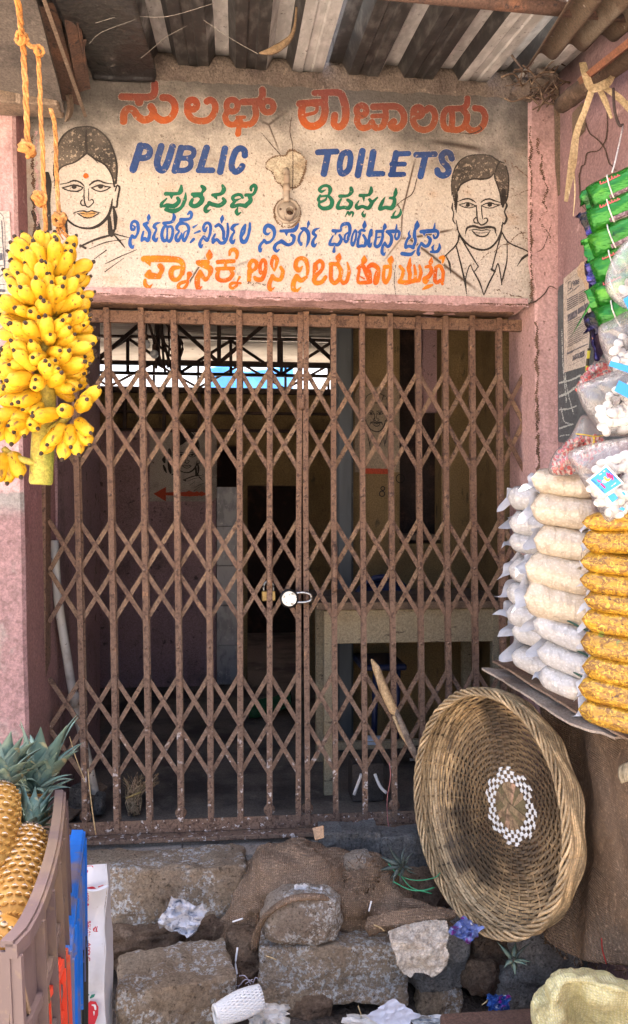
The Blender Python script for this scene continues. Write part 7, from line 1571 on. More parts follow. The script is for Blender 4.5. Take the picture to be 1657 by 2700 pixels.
# ================================================================ plastic crates and carton, bottom left
mdirt = mat('caked_mud', (.20, .135, .085), .9, [((.12, .08, .055), 'noise', 12, .45, .65)])
def crate(rim, zdrop, m, label, inward, lean=Vector((0, 0, 0)), nrib=7, rimw=.02, back=None, name='crate'):
    """rim: near-to-far points of the right-hand top edge; wall drops zdrop; inward = direction into the crate"""
    P = sv(rim, 8); n = len(P); root = empty(name, P[0] - UP * zdrop, label, 'crate'); inn = inward.normalized()
    Ls = [0]
    for i in range(1, n): Ls.append(Ls[-1] + (P[i] - P[i - 1]).length)
    def wp(fr, dz, off=0.0):
        p = Vector((np.interp(fr * Ls[-1], Ls, [q.x for q in P]), np.interp(fr * Ls[-1], Ls, [q.y for q in P]), np.interp(fr * Ls[-1], Ls, [q.z for q in P])))
        return p - UP * (dz * zdrop) + lean * dz - inn * off
    def quadstrip(fr0, fr1, d0, d1, off, th, nn=10):
        vv, fs = [], []
        for i in range(nn + 1):
            fr = fr0 + (fr1 - fr0) * i / nn
            for (d, of) in ((d0, off), (d1, off), (d1, off - th), (d0, off - th)): vv.append(wp(fr, d, of))
        for i in range(nn):
            for j in range(4): fs.append((i * 4 + j, i * 4 + (j + 1) % 4, (i + 1) * 4 + (j + 1) % 4, (i + 1) * 4 + j))
        fs += [(3, 2, 1, 0), tuple(nn * 4 + j for j in range(4))]; return mk(vv, fs)
    link('side_panel', quadstrip(0, 1, .03, 1, 0, .004, 16), m, root)
    link('rim', quadstrip(0, 1, 0, .055, .012, rimw, 16), m, root)
    link('rim_flange', quadstrip(0, 1, -.012, .012, .006, rimw * 1.1, 16), m, root)
    for d in (.36, .64, .93): link('band', quadstrip(0, 1, d - .02, d + .02, .010, .012, 16), m, root)
    for i in range(nrib):
        f = i / (nrib - 1) * .98 + .01
        vv = [wp(f - .006, .05, .016), wp(f + .006, .05, .016), wp(f + .006, .98, .016), wp(f - .006, .98, .016), wp(f - .006, .05, .0), wp(f + .006, .05, .0), wp(f + .006, .98, .0), wp(f - .006, .98, .0)]
        link('rib', mk(vv, [(0, 1, 2, 3), (7, 6, 5, 4), (0, 4, 5, 1), (1, 5, 6, 2), (2, 6, 7, 3), (3, 7, 4, 0)]), m, root)
        if i < nrib - 1:
            g = (i + 1) / (nrib - 1) * .98 + .01      # slanting webs between ribs
            for (da, db) in ((.10, .62), (.40, .93)):
                vv = [wp(f, da, .013), wp(g, db, .002), wp(g, db + .05, .002), wp(f, da + .05, .013), wp(f, da, .001), wp(g, db, -.001), wp(g, db + .05, -.001), wp(f, da + .05, .001)]
                link('web', mk(vv, [(0, 1, 2, 3), (7, 6, 5, 4), (0, 4, 5, 1), (1, 5, 6, 2), (2, 6, 7, 3), (3, 7, 4, 0)]), mdirt, root)
    if back is not None:          # far end wall and floor
        a, b = wp(1, .03), wp(1, .03) + inn * back; vv = [a, b, b - UP * zdrop * .95, a - UP * zdrop * .95]; vv += [v + (P[-1] - P[0]).normalized() * -.006 for v in vv]
        link('end_panel', mk(vv, [(0, 1, 2, 3), (7, 6, 5, 4), (0, 4, 5, 1), (1, 5, 6, 2), (2, 6, 7, 3), (3, 7, 4, 0)]), m, root)
        c0, c1 = wp(0, .97), wp(1, .97); vv = [c0, c1, c1 + inn * back, c0 + inn * back]; vv += [v - UP * .006 for v in vv]
        link('base_panel', mk(vv, [(0, 1, 2, 3), (7, 6, 5, 4), (0, 4, 5, 1), (1, 5, 6, 2), (2, 6, 7, 3), (3, 7, 4, 0)]), m, root)
        a2, b2 = wp(0, .03), wp(0, .03) + inn * back; vv = [a2, b2, b2 - UP * zdrop * .95, a2 - UP * zdrop * .95]; vv += [v + (P[-1] - P[0]).normalized() * .006 for v in vv]
        link('end_panel', mk(vv, [(0, 1, 2, 3), (7, 6, 5, 4), (0, 4, 5, 1), (1, 5, 6, 2), (2, 6, 7, 3), (3, 7, 4, 0)]), m, root)
        dv = (P[0] - P[-1]).normalized()
        for f in (.1, .45, .8): vv = [a2 + inn * back * f + dv * .008, a2 + inn * back * f + inn * .008 + dv * .008]; vv += [v - UP * zdrop * .9 for v in reversed(vv)]; vv += [v - dv * .008 for v in vv]; link('rib', mk(vv, [(0, 1, 2, 3), (7, 6, 5, 4), (0, 4, 5, 1), (1, 5, 6, 2), (2, 6, 7, 3), (3, 7, 4, 0)]), m, root)
        for d in (.36, .64): vv = [a2 + dv * .006 - UP * zdrop * d, b2 + dv * .006 - UP * zdrop * d]; vv += [v - UP * .012 for v in reversed(vv)]; vv += [v - dv * .01 for v in vv]; link('band', mk(vv, [(0, 1, 2, 3), (7, 6, 5, 4), (0, 4, 5, 1), (1, 5, 6, 2), (2, 6, 7, 3), (3, 7, 4, 0)]), m, root)
    return root
def cratemat(name, base, dirt, amt=.6): return mat(name, base, .5, [(tuple(x * 1.25 for x in base), 'noise', 6, .5, .7), (dirt, 'noise', 5, .48, .62, (1, 1, .4), None, amt), (dirt, 'noise', 40, .60, .7, None, None, .6)], bump=[('noise', 40, .25, .003)], spec=.45)
mbrc = cratemat('brown_crate_plastic', (.105, .072, .072), (.165, .115, .08), .8); mbl = cratemat('blue_crate_plastic', (.008, .13, .50), (.22, .15, .09), .75); mbk = cratemat('black_crate_plastic', (.022, .026, .026), (.10, .08, .06), .5); mrd = cratemat('red_crate_plastic', (.50, .045, .02), (.3, .14, .08), .4)
lef = Vector((-1, .12, 0))
crate([o(22, 2272, t=1.22), o(60, 2230, t=1.275), o(98, 2150, t=1.40), o(128, 2050, t=1.57), o(142, 1965, t=1.75), o(147, 1905, t=1.91)], .40, mbrc, 'scuffed brown plastic crate full of pineapples at the lower left', lef, UP * 0 + RT * .018, 7, .018, .34)
crate([o(160, 2290, t=1.66), o(170, 2190, t=1.82), o(183, 2090, t=2.05), o(196, 2000, t=2.30)], .36, mbl, 'dirty blue plastic crate behind the brown one', lef, RT * .004, 6, .03, .25)
crate([o(182, 2330, t=2.05), o(192, 2290, t=2.15), o(200, 2250, t=2.30)], .30, mbk, 'black plastic crate under the blue one', lef, RT * .0, 5, .03, .2)
crate([o(100, 2390, t=1.42), o(128, 2340, t=1.5), o(150, 2280, t=1.62)], .28, mrd, 'red plastic crate under the brown one', lef, RT * .01, 4, .02, .2)
# white apple carton
mct = mat('white_carton', (.66, .66, .69), .55, [((.52, .51, .52), 'noise', 5, .5, .72), ((.40, .36, .32), 'noise', 20, .64, .76)], bump=[('noise', 9, .35, .01), ('noise', 40, .2, .003)], spec=.4)
TCa = 2.55
def zc(x, y, t): return s(200 + x * .1826, 2250 + y * .1826, t=t)
CT = empty('carton', zc(320, 2460, TCa), 'crumpled white apple carton with red print standing beside the blue crate', 'box')
fr = [[zc(60, 180, TCa), zc(250, 165, TCa - .005), zc(430, 152, TCa)], [zc(60, 480, TCa - .012), zc(260, 500, TCa - .02), zc(455, 455, TCa - .012)], [zc(60, 900, TCa - .005), zc(260, 900, TCa + .006), zc(410, 880, TCa - .002)], [zc(60, 1500, TCa - .02), zc(260, 1500, TCa - .024), zc(420, 1500, TCa - .018)], [zc(60, 2000, TCa - .02), zc(260, 2000, TCa - .022), zc(400, 2000, TCa - .018)], [zc(60, 2700, TCa - .02), zc(260, 2700, TCa - .02), zc(440, 2700, TCa - .018)]]
link('front_panel', grid_me(fr, 6, 8, lambda p, u, v: .004 * nz(p, 14), smooth=False, thick=.004), mct, CT)
sd = [[r_[-1], r_[-1].lerp(e, .5) , e] for r_, e in zip(fr, [zc(470, 168, TCa + .12), zc(490, 470, TCa + .12), zc(505, 880, TCa + .12), zc(530, 1500, TCa + .10), zc(520, 2000, TCa + .10), zc(500, 2700, TCa + .10)])]
link('side_panel', grid_me(sd, 5, 8, lambda p, u, v: .004 * nz(p, 14), smooth=False, thick=.003), mct, CT)
link('flap', grid_me([[zc(110, 500, TCa - .03), zc(300, 510, TCa - .035), zc(470, 440, TCa - .03)], [zc(110, 530, TCa - .05), zc(300, 540, TCa - .055), zc(480, 480, TCa - .04)]], 5, 3, thick=.003), mct, CT)
mrdp = mat('red_carton_print', (.50, .02, .035), .5); mgrp = mat('green_carton_print', (.01, .16, .12), .5)
zcp = lambda e: (lambda x, y: s(x, y, t=TCa - .034 - e))
def cp(strokes, polys, m, e=0, nm='print'): link(nm, paint_mesh([([(200 + p[0] * .1826, 2250 + p[1] * .1826) for p in P], ([q * .1826 for q in w] if isinstance(w, list) else w * .1826)) for P, w in strokes], [[(200 + p[0] * .1826, 2250 + p[1] * .1826) for p in P] for P in polys], cell=.7, rough=.15, plane=zcp(e)), m, CT)
def vt(txt, x, y, w, h, gap, wd):       # capitals set sideways, reading downwards
    D = {'A': [[(0, 1), (.5, 0), (1, 1)], [(.2, .65), (.8, .65)]], 'P': [[(0, 1), (0, 0), (.9, .05), (.9, .5), (0, .55)]], 'L': [[(0, 0), (0, 1), (1, 1)]], 'E': [[(1, 0), (0, 0), (0, 1), (1, 1)], [(0, .5), (.8, .5)]], 'R': [[(0, 1), (0, 0), (.9, .05), (.9, .5), (0, .55), (1, 1)]], 'O': [[(0, 0), (1, 0), (1, 1), (0, 1), (0, 0)]], 'Y': [[(0, 0), (.5, .5), (1, 0)], [(.5, .5), (.5, 1)]], 'D': [[(0, 0), (0, 1), (.8, .8), (.8, .2), (0, 0)]]}
    out = []; yy = y
    for ch in txt:
        for st in D.get(ch, []): out.append(([(x + (1 - p[1]) * h, yy + p[0] * w) for p in st], wd))
        yy += w + gap
    return out
cp(vt('ROYA', 140, 990, 34, 40, 12, 11) + vt('A', 150, 1290, 56, 60, 12, 14) + vt('PPLE', 152, 1362, 38, 50, 12, 12) + vt('ROYAL', 196, 980, 26, 18, 22, 7) + vt('APPLE', 150, 570, 26, 34, 14, 8), [], mrdp)
cp([([(262, 1118), (285, 1060), (295, 1120), (262, 1122), (258, 1090), (285, 1068)], 11), ([(312, 1055), (300, 1125), (318, 1122)], 11)], [], mrdp)
for q_ in (([(160, 505), (240, 500), (285, 505)], [20, 44, 14]), ([(330, 485), (400, 458)], [16, 10]), ([(140, 190), (230, 180), (250, 200)], 12), ([(125, 330), (150, 420)], 20)): cp([q_], [], mrdp, .001, 'printed_mark')
for q_ in ([(110, 240), (150, 232), (182, 248), (176, 280), (110, 282)], [(150, 2200), (210, 2130), (290, 2140), (330, 2220), (325, 2330), (280, 2460), (200, 2520), (150, 2520)], [(140, 740), (165, 715), (195, 740), (160, 775)]): cp([], [q_], mrdp, .001, 'printed_apple')
cp([([(240, 2190), (275, 2200), (285, 2250)], [20, 34, 26]), ([(265, 2290), (265, 2340)], [24, 8])], [], mct, .002, 'print_highlight')
cp([([(160, 2140), (170, 2070), (190, 2040)], 16)], [], mgrp, .001, 'printed_stalk'); cp([], [[(200, 2090), (230, 2040), (285, 2030), (265, 2075), (215, 2098)]], mgrp, .001, 'printed_leaf')
# ================================================================ litter and small things
def crumple(name, cx, cy, w, h, t, m, label, cat, amp=.03, seed=0, thick=.0012, rot=0.0):
    n = 9; rows = []
    for j in range(n):
        r_ = []
        for i in range(n):
            u, v = i / (n - 1) - .5, j / (n - 1) - .5
            du, dv = u * math.cos(rot) - v * math.sin(rot), u * math.sin(rot) + v * math.cos(rot)
            px, py = cx + du * w * (1 + .25 * nz((j, 3, seed), .7)) + 6 * nz((i, j, seed), .9), cy + dv * h * (1 + .25 * nz((i, 7, seed), .7)) + 6 * nz((i, j, seed + 4), .9)
            r_.append(o(px, py, t=t - amp * abs(nz((i * 1.3, j * 1.1, seed), .6)) - amp * .5 * nz((i * 2.1, j * 2.3, seed), 1.1)))
        rows.append(r_)
    return link(name, grid_me(rows, 2, 2, lambda p, u, v: .004 * nz(p, 60), smooth=False), m, label=label, cat=cat)
mfoil = mat('crumpled_printed_paper', (.60, .61, .66), .6, [((.25, .27, .34), 'noise', 45, .54, .62), ((.38, .32, .26), 'noise', 9, .56, .7)], metal=.0, bump=[('noise', 40, .9, .01)])
mpap = mat('white_paper_scrap', (.66, .65, .66), .6, [((.52, .49, .46), 'noise', 14, .55, .72)])
mbark = mat('pale_bark_paper', (.52, .455, .38), .9, [((.38, .31, .24), 'noise', 7, .48, .7), ((.60, .55, .48), 'noise', 20, .6, .74)], bump=[('noise', 16, .8, .012)])
mblue = mat('blue_snack_wrapper', (.04, .12, .42), .3, [((.65, .66, .70), 'noise', 20, .58, .63), ((.30, .03, .35), 'noise', 14, .64, .68)], metal=.2, bump=[('noise', 30, .8, .01)])
mpur = mat('purple_snack_wrapper', (.16, .22, .50), .28, [((.20, .02, .28), 'noise', 12, .50, .55), ((.70, .72, .80), 'noise', 24, .58, .62), ((.7, .5, .05), 'noise', 16, .68, .70)], metal=.3, bump=[('noise', 30, .8, .01)])
mbag = mat('dirty_white_polythene', (.62, .60, .58), .4, [((.42, .38, .33), 'noise', 9, .5, .7)], bump=[('noise', 18, .9, .015)])
crumple('paper_ball', 440, 2208, 96, 80, 2.93, mfoil, 'crumpled grey white printed paper lying between the left blocks', 'paper', .07, 1, rot=.4)
ZL = lambda q: (800 + q[0] * .5668, 2150 + q[1] * .5668)
BPT = lambda x, y: s(x, y, t=2.845 - .10 * min(1, max(0, (y - 2425) / 60)) - .018 * fbm((x * .02, y * .02, 0), 1.3, 4) - .02 * abs(nz((x * .012, y * .02, 3))))
link('bark_paper', paint_mesh([], [[ZL(q) for q in [(395, 540), (480, 505), (600, 485), (670, 490), (678, 560), (665, 610), (680, 650), (670, 690), (635, 735), (600, 755), (570, 735), (520, 730), (500, 755), (465, 735), (440, 700), (430, 650), (410, 610)]]], cell=3.2, rough=2.5, plane=BPT), mbark, label='torn pale sheet of bark paper hanging over the grey stone', cat='paper')
if 0: link('bark_paper', grid_me(G([[(935, 2198, 2.86), (985, 2186, 2.80), (1035, 2170, 2.80), (1078, 2168, 2.84)], [(938, 2248, 2.76), (985, 2250, 2.72), (1035, 2245, 2.72), (1080, 2235, 2.76)], [(950, 2308, 2.72), (985, 2318, 2.70), (1030, 2312, 2.70), (1078, 2290, 2.74)], [(985, 2355, 2.72), (1000, 2340, 2.71), (1035, 2350, 2.71), (1060, 2325, 2.73)]]), 8, 8, lambda p, u, v: .010 * fbm(p, 12, 3), smooth=False, thick=.003), mbark, label='torn pale sheet of bark paper hanging over the grey stone', cat='paper')
crumple('snack_wrapper', 1122, 2238, 62, 50, 2.74, mpur, 'purple and blue snack wrapper under the basket edge', 'wrapper', .04, 5, rot=.6)
crumple('snack_wrapper', 1200, 2412, 54, 36, 2.62, mblue, 'blue snack wrapper lying by the timber edge', 'wrapper', .04, 6)
crumple('paper_scrap', 945, 2445, 95, 62, 2.62, mat('bluish_paper', (.52, .54, .64), .6, [((.40, .40, .46), 'noise', 6, .5, .7)]), 'tilted bluish white paper at the bottom centre', 'paper', .006, 7, rot=.8)
crumple('plastic_bag', 905, 2460, 150, 44, 2.66, mbag, 'dirty white polythene bag at the bottom under the whitewashed block', 'plastic bag', .05, 8)
crumple('plastic_bag', 648, 2440, 92, 52, 2.64, mbag, 'folded grey polythene next to the white foam net', 'plastic bag', .04, 9)
crumple('plastic_bag', 1040, 2458, 100, 26, 2.64, mat('clear_dirty_polythene', (.50, .52, .55), .25, [((.3, .3, .3), 'noise', 14, .5, .7)], bump=[('noise', 25, .9, .012)]), 'flattened polythene near the flat pale stone', 'plastic bag', .03, 10)
crumple('paper_scrap', 724, 2135, 32, 14, 2.86, mpap, 'small white paper scrap on the burlap, left of the pair', 'paper', .01, 11); crumple('paper_scrap', 762, 2143, 26, 12, 2.86, mpap, 'small white paper scrap on the burlap, right of the pair', 'paper', .01, 12)
link('cardboard_scrap', grid_me(G([[(752, 1992, 3.1), (778, 1986, 3.08)], [(758, 2020, 3.06), (780, 2016, 3.06)]]), 4, 4, lambda p, u, v: .004 * nz(p, 20), smooth=False, thick=.006), mat('tan_cardboard', (.40, .26, .16), .9), label='little tan cardboard scrap stuck below the gate rail', cat='cardboard')
def straw(pts, r_, m, label, t, name='drinking_straw', cat='straw'): tube(name, sv([o(x, y, t=t) for x, y in pts], 4), r_, m, label=label, cat=cat, seg=7)
mwst = mat('white_straw', (.78, .78, .80), .4)
straw([(572, 2280), (567, 2320), (570, 2348), (548, 2372)], .0035, mwst, 'white bent straw beside the bottom left block', 2.80)
straw([(330, 2345), (345, 2342), (350, 2350)], .003, mwst, 'short white straw on top of the bottom left block', 2.70); straw([(560, 2218), (585, 2210)], .003, mwst, 'white splinter on the left tail of the burlap', 2.90); straw([(894, 2168), (888, 2192)], .003, mwst, 'white stub lying on the right half of the burlap', 2.86)
mstraw = mat('dry_straw', (.46, .34, .18), .8)
straw([(168, 1772), (182, 1820), (205, 1880)], .0022, mstraw, 'dry straw stalk leaning high on the left gate leaf', 3.2, 'straw_stalk'); straw([(212, 1850), (220, 1930), (231, 2008)], .0026, mstraw, 'dry straw stalk standing on the rail at the left gate foot', 3.22, 'straw_stalk')
for (x_, y_, x2_, y2_, lb_) in ((862, 2420, 868, 2464, 'upright straw in the litter below the whitewashed block'), (900, 2225, 925, 2240, 'straw on the right tail of the burlap'), (640, 2300, 665, 2310, 'straw on the whitewashed block beside the boulder'), (1160, 2418, 1175, 2400, 'curl of straw beside the blue wrapper')):
    straw([(x_, y_), ((x_ + x2_) / 2 + 4, (y_ + y2_) / 2), (x2_, y2_)], .002, mstraw, lb_, 2.66, 'straw_stalk')
# purple plastic shreds
shr = empty('plastic_shreds', o(580, 2378, t=2.70), 'tangle of lilac plastic shreds above the foam net', 'litter'); mshr = mat('lilac_shred', (.46, .42, .50), .5)
for i in range(16):
    a = o(ru(548, 612), ru(2366, 2386), t=2.72 + ru(-.02, .02)); b = a + Vector((ru(-.06, .06), ru(-.02, .02), ru(-.02, .03))); tube('shred', sv([a, (a + b) / 2 + Vector((0, 0, ru(-.01, .02))), b], 4), .0018, mshr, shr, seg=4)
# expanded foam fruit net: a sleeve of crossing strands
def foam_net():
    a, b = o(520, 2442, t=2.55), o(628, 2398, t=2.62); u = (b - a); L = u.length; u.normalize(); f = (-FW - u * (-FW).dot(u)).normalized(); g = u.cross(f)
    root = empty('foam_net', a, 'white foam fruit net sleeve lying by the bottom left block', 'foam net'); m = mat('white_foam', (.74, .74, .74), .6)
    rr = lambda t: .040 * (.72 + .35 * math.sin(math.pi * min(1, t * 1.05) * .8))
    for sgn in (1, -1):
        for k in range(24):
            P = []
            for i in range(15):
                t = i / 14; an = 2 * math.pi * k / 24 + sgn * 1.5 * t; P.append(a + u * (L * t) + (f * math.cos(an) * .8 + g * math.sin(an)) * rr(t))
            tube('net_strand', P, .0036, m, root, seg=5)
    P = [a + (f * math.cos(q) * .8 + g * math.sin(q)) * rr(0) for q in np.linspace(0, 6.283, 20)]; tube('net_hem', P, .006, m, root, seg=6)
    tube('net_lining', [a + u * (L * q) for q in np.linspace(.02, 1, 10)], [rr(q) * .80 for q in np.linspace(.02, 1, 10)], m, root, seg=16)
    return root
foam_net()
# discarded pineapple crowns
d1 = empty('dead_pineapple_crown', o(958, 2072, t=3.0), 'withered grey green pineapple crown behind the torn burlap', 'crown'); crown(d1, o(975, 2085, t=3.0), (-RT * .9 + UP * .35 - FW * .5).normalized(), 20, .085, LEAFD, 1.0)
d2 = empty('dead_pineapple_crown', o(1232, 2330, t=2.72), 'small green pineapple crown stuck upside down under the basket', 'crown'); crown(d2, o(1236, 2312, t=2.72), (UP * .9 - FW * .35).normalized(), 11, .060, LEAF + LEAFD, 1.35)
mgs = mat('green_plastic_string', (.05, .30, .15), .5)
st_ = empty('green_string', o(1000, 2130, t=2.95), 'loose green plastic string beside the basket', 'string')
tube('string', sv([o(935, 2078, t=3.0), o(960, 2105, t=2.98), o(1000, 2118, t=2.97), o(1045, 2112, t=2.98), o(1060, 2100, t=3.0)], 5), .0022, mgs, st_, seg=5); tube('string', sv([o(945, 2120, t=2.97), o(985, 2140, t=2.95), o(1020, 2142, t=2.95), o(1045, 2135, t=2.97)], 5), .0028, mgs, st_, seg=5); tube('string', sv([o(960, 2100, t=2.98), o(990, 2135, t=2.95), o(1040, 2150, t=2.95)], 5), .0020, mgs, st_, seg=5)
tube('red_thread', sv([o(1448, 2258, t=2.4), o(1450, 2285, t=2.42), o(1460, 2320, t=2.42)], 4), .0018, mrp, label='red thread hanging over the blue grey stone', cat='thread', seg=4)
mrw = mat('red_white_wire', (.50, .18, .17), .6)
tube('thin_wire', sv([o(935, 1830, y=.12), o(938, 1860, y=.10), o(930, 1920, y=.11), o(936, 1990, y=.1), o(948, 2040, y=.1), o(940, 2075, y=.1), o(946, 2120, y=.08), o(944, 2190, y=.08)][:6] + [o(942, 2020, y=.09)], 4) if False else sv([o(937, 1833, y=.12), o(940, 1870, y=.11), o(932, 1925, y=.115), o(935, 1985, y=.11), o(950, 2020, y=.10), o(944, 2040, y=.06)], 5), .0018, mrw, label='thin reddish wire trailing down in front of the gate', cat='wire', seg=4)
# peeled wooden stick pushed through the gate
def stick():
    root = empty('wooden_stick', o(1015, 1850, y=.1), 'split pale wooden stick leaning through the gate beside the basket', 'stick'); m = mat('peeled_wood', (.44, .31, .17), .75, [((.24, .16, .09), 'noise', 14, .5, .7, (1, 1, .3)), ((.58, .45, .28), 'noise', 40, .58, .7, (1, 1, .2))], bump=[('noise', 40, .6, .005)]); m2 = mat('grey_bark', (.22, .17, .13), .85, [((.12, .09, .07), 'noise', 25, .5, .65)], bump=[('noise', 50, .7, .006)])
    P = [o(894, 1586, y=.10), o(905, 1606, y=.10), o(925, 1660, y=.09), o(948, 1710, y=.08), o(958, 1724, y=.075)]; tube('upper_piece', P, [.004, .016, .0205, .019, .012], m, root, seg=9)
    P = [o(950, 1705, y=.075), o(966, 1745, y=.06), o(990, 1795, y=.03), o(1022, 1862, y=.0)]; tube('lower_piece', P, [.010, .016, .015, .012], m2, root, seg=9)
    P = [o(948, 1722, y=.06), o(965, 1765, y=.045), o(985, 1800, y=.03)]; tube('splinter', P, [.008, .006, .002], m, root, seg=6)
stick()
# ---- yellow woven sack, mouth rolled open
def pp_sack():
    t = NT('pale_yellow_woven_sack'); w1 = t.tex('wave', 42, 1); w2 = t.tex('wavez', 42, 1); w = t.math('MULTIPLY', w1, w2)
    c = t.mix(t.mr(t.tex('noise', 6, 4), .4, .7), (.62, .575, .30, 1), (.48, .42, .19, 1)); c = t.mix(t.mr(w, .1, .6, 0, .45), c, (.78, .75, .52, 1)); c = t.mix(t.mr(t.tex('noise', 10, 6, rough=.7), .54, .68, 0, .6), c, (.36, .29, .13, 1)); c = t.grain(c, .16, 110); t.col(c); t.set(rough=.6, spec=.3); t.bump(w, .5, .005); t.bump(t.tex('noise', 16, 5), .9, .02)
    root = empty('woven_sack', o(1420, 2450, t=2.2), 'pale yellow woven plastic sack with its mouth rolled open', 'sack')
    rows = [[(1280, 2560, 2.34), (1292, 2450, 2.34), (1312, 2375, 2.36), (1360, 2345, 2.38), (1450, 2352, 2.36), (1600, 2385, 2.3)],
            [(1282, 2560, 2.26), (1298, 2440, 2.26), (1318, 2362, 2.28), (1352, 2332, 2.30), (1440, 2340, 2.28), (1600, 2375, 2.2)],
            [(1310, 2560, 2.17), (1322, 2450, 2.18), (1342, 2385, 2.2), (1372, 2356, 2.22), (1445, 2368, 2.2), (1600, 2402, 2.12)],
            [(1340, 2570, 2.2), (1348, 2465, 2.22), (1362, 2412, 2.24), (1390, 2392, 2.25), (1450, 2408, 2.22), (1600, 2440, 2.14)],
            [(1370, 2590, 2.28), (1375, 2500, 2.3), (1385, 2455, 2.32), (1405, 2440, 2.33), (1460, 2455, 2.3), (1600, 2490, 2.2)],
            [(1380, 2640, 2.4), (1385, 2560, 2.42), (1395, 2530, 2.42), (1415, 2520, 2.42), (1465, 2535, 2.4), (1600, 2570, 2.3)]]
    link('sack_mouth', grid_me(G(rows), 20, 14, lambda p, u, v: .020 * fbm(p, 9, 4) + .055 * (.2 - abs(nz(p + Vector((4, 2, 1)), 7))) + .020 * (.2 - abs(nz(p, 19)))), t.m, root)
pp_sack()

# ================================================================ things inside, behind the gate
mtb = mat('worn_cream_table_paint', (.33, .285, .195), .8, [((.30, .24, .15), 'noise', 6, .5, .7, (.3, 1, 1)), ((.08, .06, .04), 'noise', 40, .62, .7, (.3, 1, 1))], bump=[('noise', 30, .3, .004)])
TY = .52
tb = empty('table', o(990, 1900, y=TY), 'old cream painted wooden table behind the right gate leaf', 'table')
xa, xb = o(786, 1500, y=TY).x, o(1200, 1500, y=TY).x; za, zb = o(1000, 1466, y=TY).z, o(1000, 1546, y=TY).z
box('apron', xa + .03, xb, TY, TY + .025, zb, za, mtb, tb, bevel=.003); box('tabletop', xa - .05, xb + .06, TY - .03, TY + .6, za + .004, za + .04, M['wood_old'], tb, bevel=.004)
for (x, y) in ((xa - .012, TY - .004), (xb - .03, TY - .004), (xa, TY + .5), (xb - .03, TY + .5)): box('leg', x, x + .048, y, y + .045, Z_FLOOR, za - .002, mtb, tb, bevel=.003)
box('stretcher', xa + .05, xb - .04, TY + .3, TY + .33, Z_FLOOR + .12, Z_FLOOR + .16, mtb, tb)
mch = mat('dark_blue_plastic', (.012, .022, .075), .4)
ch = empty('chair', o(930, 1700, y=1.0), 'dark blue plastic chair behind the table, only its curved back showing', 'chair')
P = [o(850 + 140 * math.sin(a_) * .55 + 72, 1480 - 92 * math.cos(a_), y=.98) for a_ in np.linspace(-1.6, 1.6, 13)]
tube('back_frame', P, .016, mch, ch, seg=8); link('backrest', grid_me([[o(852, 1480, y=1.0), o(922, 1490, y=1.03), o(995, 1480, y=1.0)], [o(858, 1440, y=1.0), o(922, 1440, y=1.03), o(988, 1440, y=1.0)], [o(880, 1402, y=1.0), o(922, 1393, y=1.03), o(965, 1402, y=1.0)]], 5, 5, thick=.006), mch, ch)
for px in (905, 958): tube('leg', [o(px, 1600, y=.98), o(px - 6, 1830, y=.98)], .016, mch, ch, seg=8)
link('seat', box_me(o(870, 1600, y=.9).x, o(980, 1600, y=.9).x, .9, 1.25, o(900, 1615, y=.9).z, o(900, 1600, y=.9).z, .008), mch, ch)
# drain pipe, broom, sack board, box with straws, bottle
mpp = mat('grey_white_pvc', (.48, .47, .44), .5, [((.30, .27, .24), 'noise', 10, .5, .7), ((.14, .11, .09), 'noise', 50, .62, .7)])
dp = empty('drain_pipe', o(236, 1945, y=.38), 'grey white plastic pipe leaning behind the left gate leaf', 'pipe'); tube('pipe', sv([o(130, 1300, y=.26), o(140, 1440, y=.27), o(160, 1570, y=.29), o(180, 1690, y=.32), o(206, 1800, y=.36), o(236, 1940, y=.42)], 4), .019, mpp, dp, seg=10)
tube('coupling', [o(176, 1668, y=.318), o(184, 1700, y=.324)], .022, mpp, dp, seg=10)
br = empty('broom_head', o(325, 1960, y=.36), 'worn twig broom head lying inside on the floor', 'broom'); mbrm = mat('dry_broom_twig', (.40, .30, .19), .9, [((.12, .08, .05), 'noise', 40, .5, .65)], vary=.25)
c = o(322, 1915, y=.36)
for i in range(70):
    a_ = ru(-.5, .5); top = o(324 + ru(-30, 62), 1868 + ru(-12, 22), y=.42 + ru(-.04, .08)); bot = o(322 + ru(-14, 16), 1952 + ru(-10, 12), y=.33 + ru(-.02, .03)); tube('twig', sv([top, c + Vector((ru(-.03, .03), ru(-.02, .02), ru(-.01, .01))), bot], 3), .0022, mbrm, br, seg=4)
tube('binding', [o(303, 1921, y=.34), o(340, 1905, y=.34)], .004, mat('straw_tie', (.5, .38, .16), .8), br, seg=6)
sheet('floor_board', [[(140, 1965, 3.35), (190, 1915, 3.5), (240, 1880, 3.6)], [(152, 1985, 3.32), (210, 1935, 3.45), (258, 1893, 3.58)]], M['wood_old'], 'dark plank leaning inside by the left jamb', .012, .003, 'plank')
p = o(205, 1945, y=.36)
stone(160, 212, 1905, 1975, .30, .12, M['bluestone'], 'dark round stone inside the gate at the left foot', 0, 1.0, .01, 30); stone(222, 250, 1918, 1970, .30, .1, M['bluestone'], 'small dark stone beside the leaning pipe', 0, 1.0, .01, 31)
bxx = o(885, 1890, y=.40); bb = empty('open_carton', bxx, 'small dark carton on the floor with white straws', 'box')
link('carton_body', box_me(o(848, 1880, y=.42).x, o(925, 1880, y=.42).x, .42, .56, Z_FLOOR, o(880, 1838, y=.42).z, .004), mat('dark_cardboard', (.07, .06, .055), .9), bb)
straw([(870, 1862), (852, 1912)], .007, mwst, 'left of two white straws leaning on the dark carton', 3.52); straw([(902, 1862), (915, 1892), (930, 1908)], .007, mwst, 'right bent one of two white straws by the dark carton', 3.52)
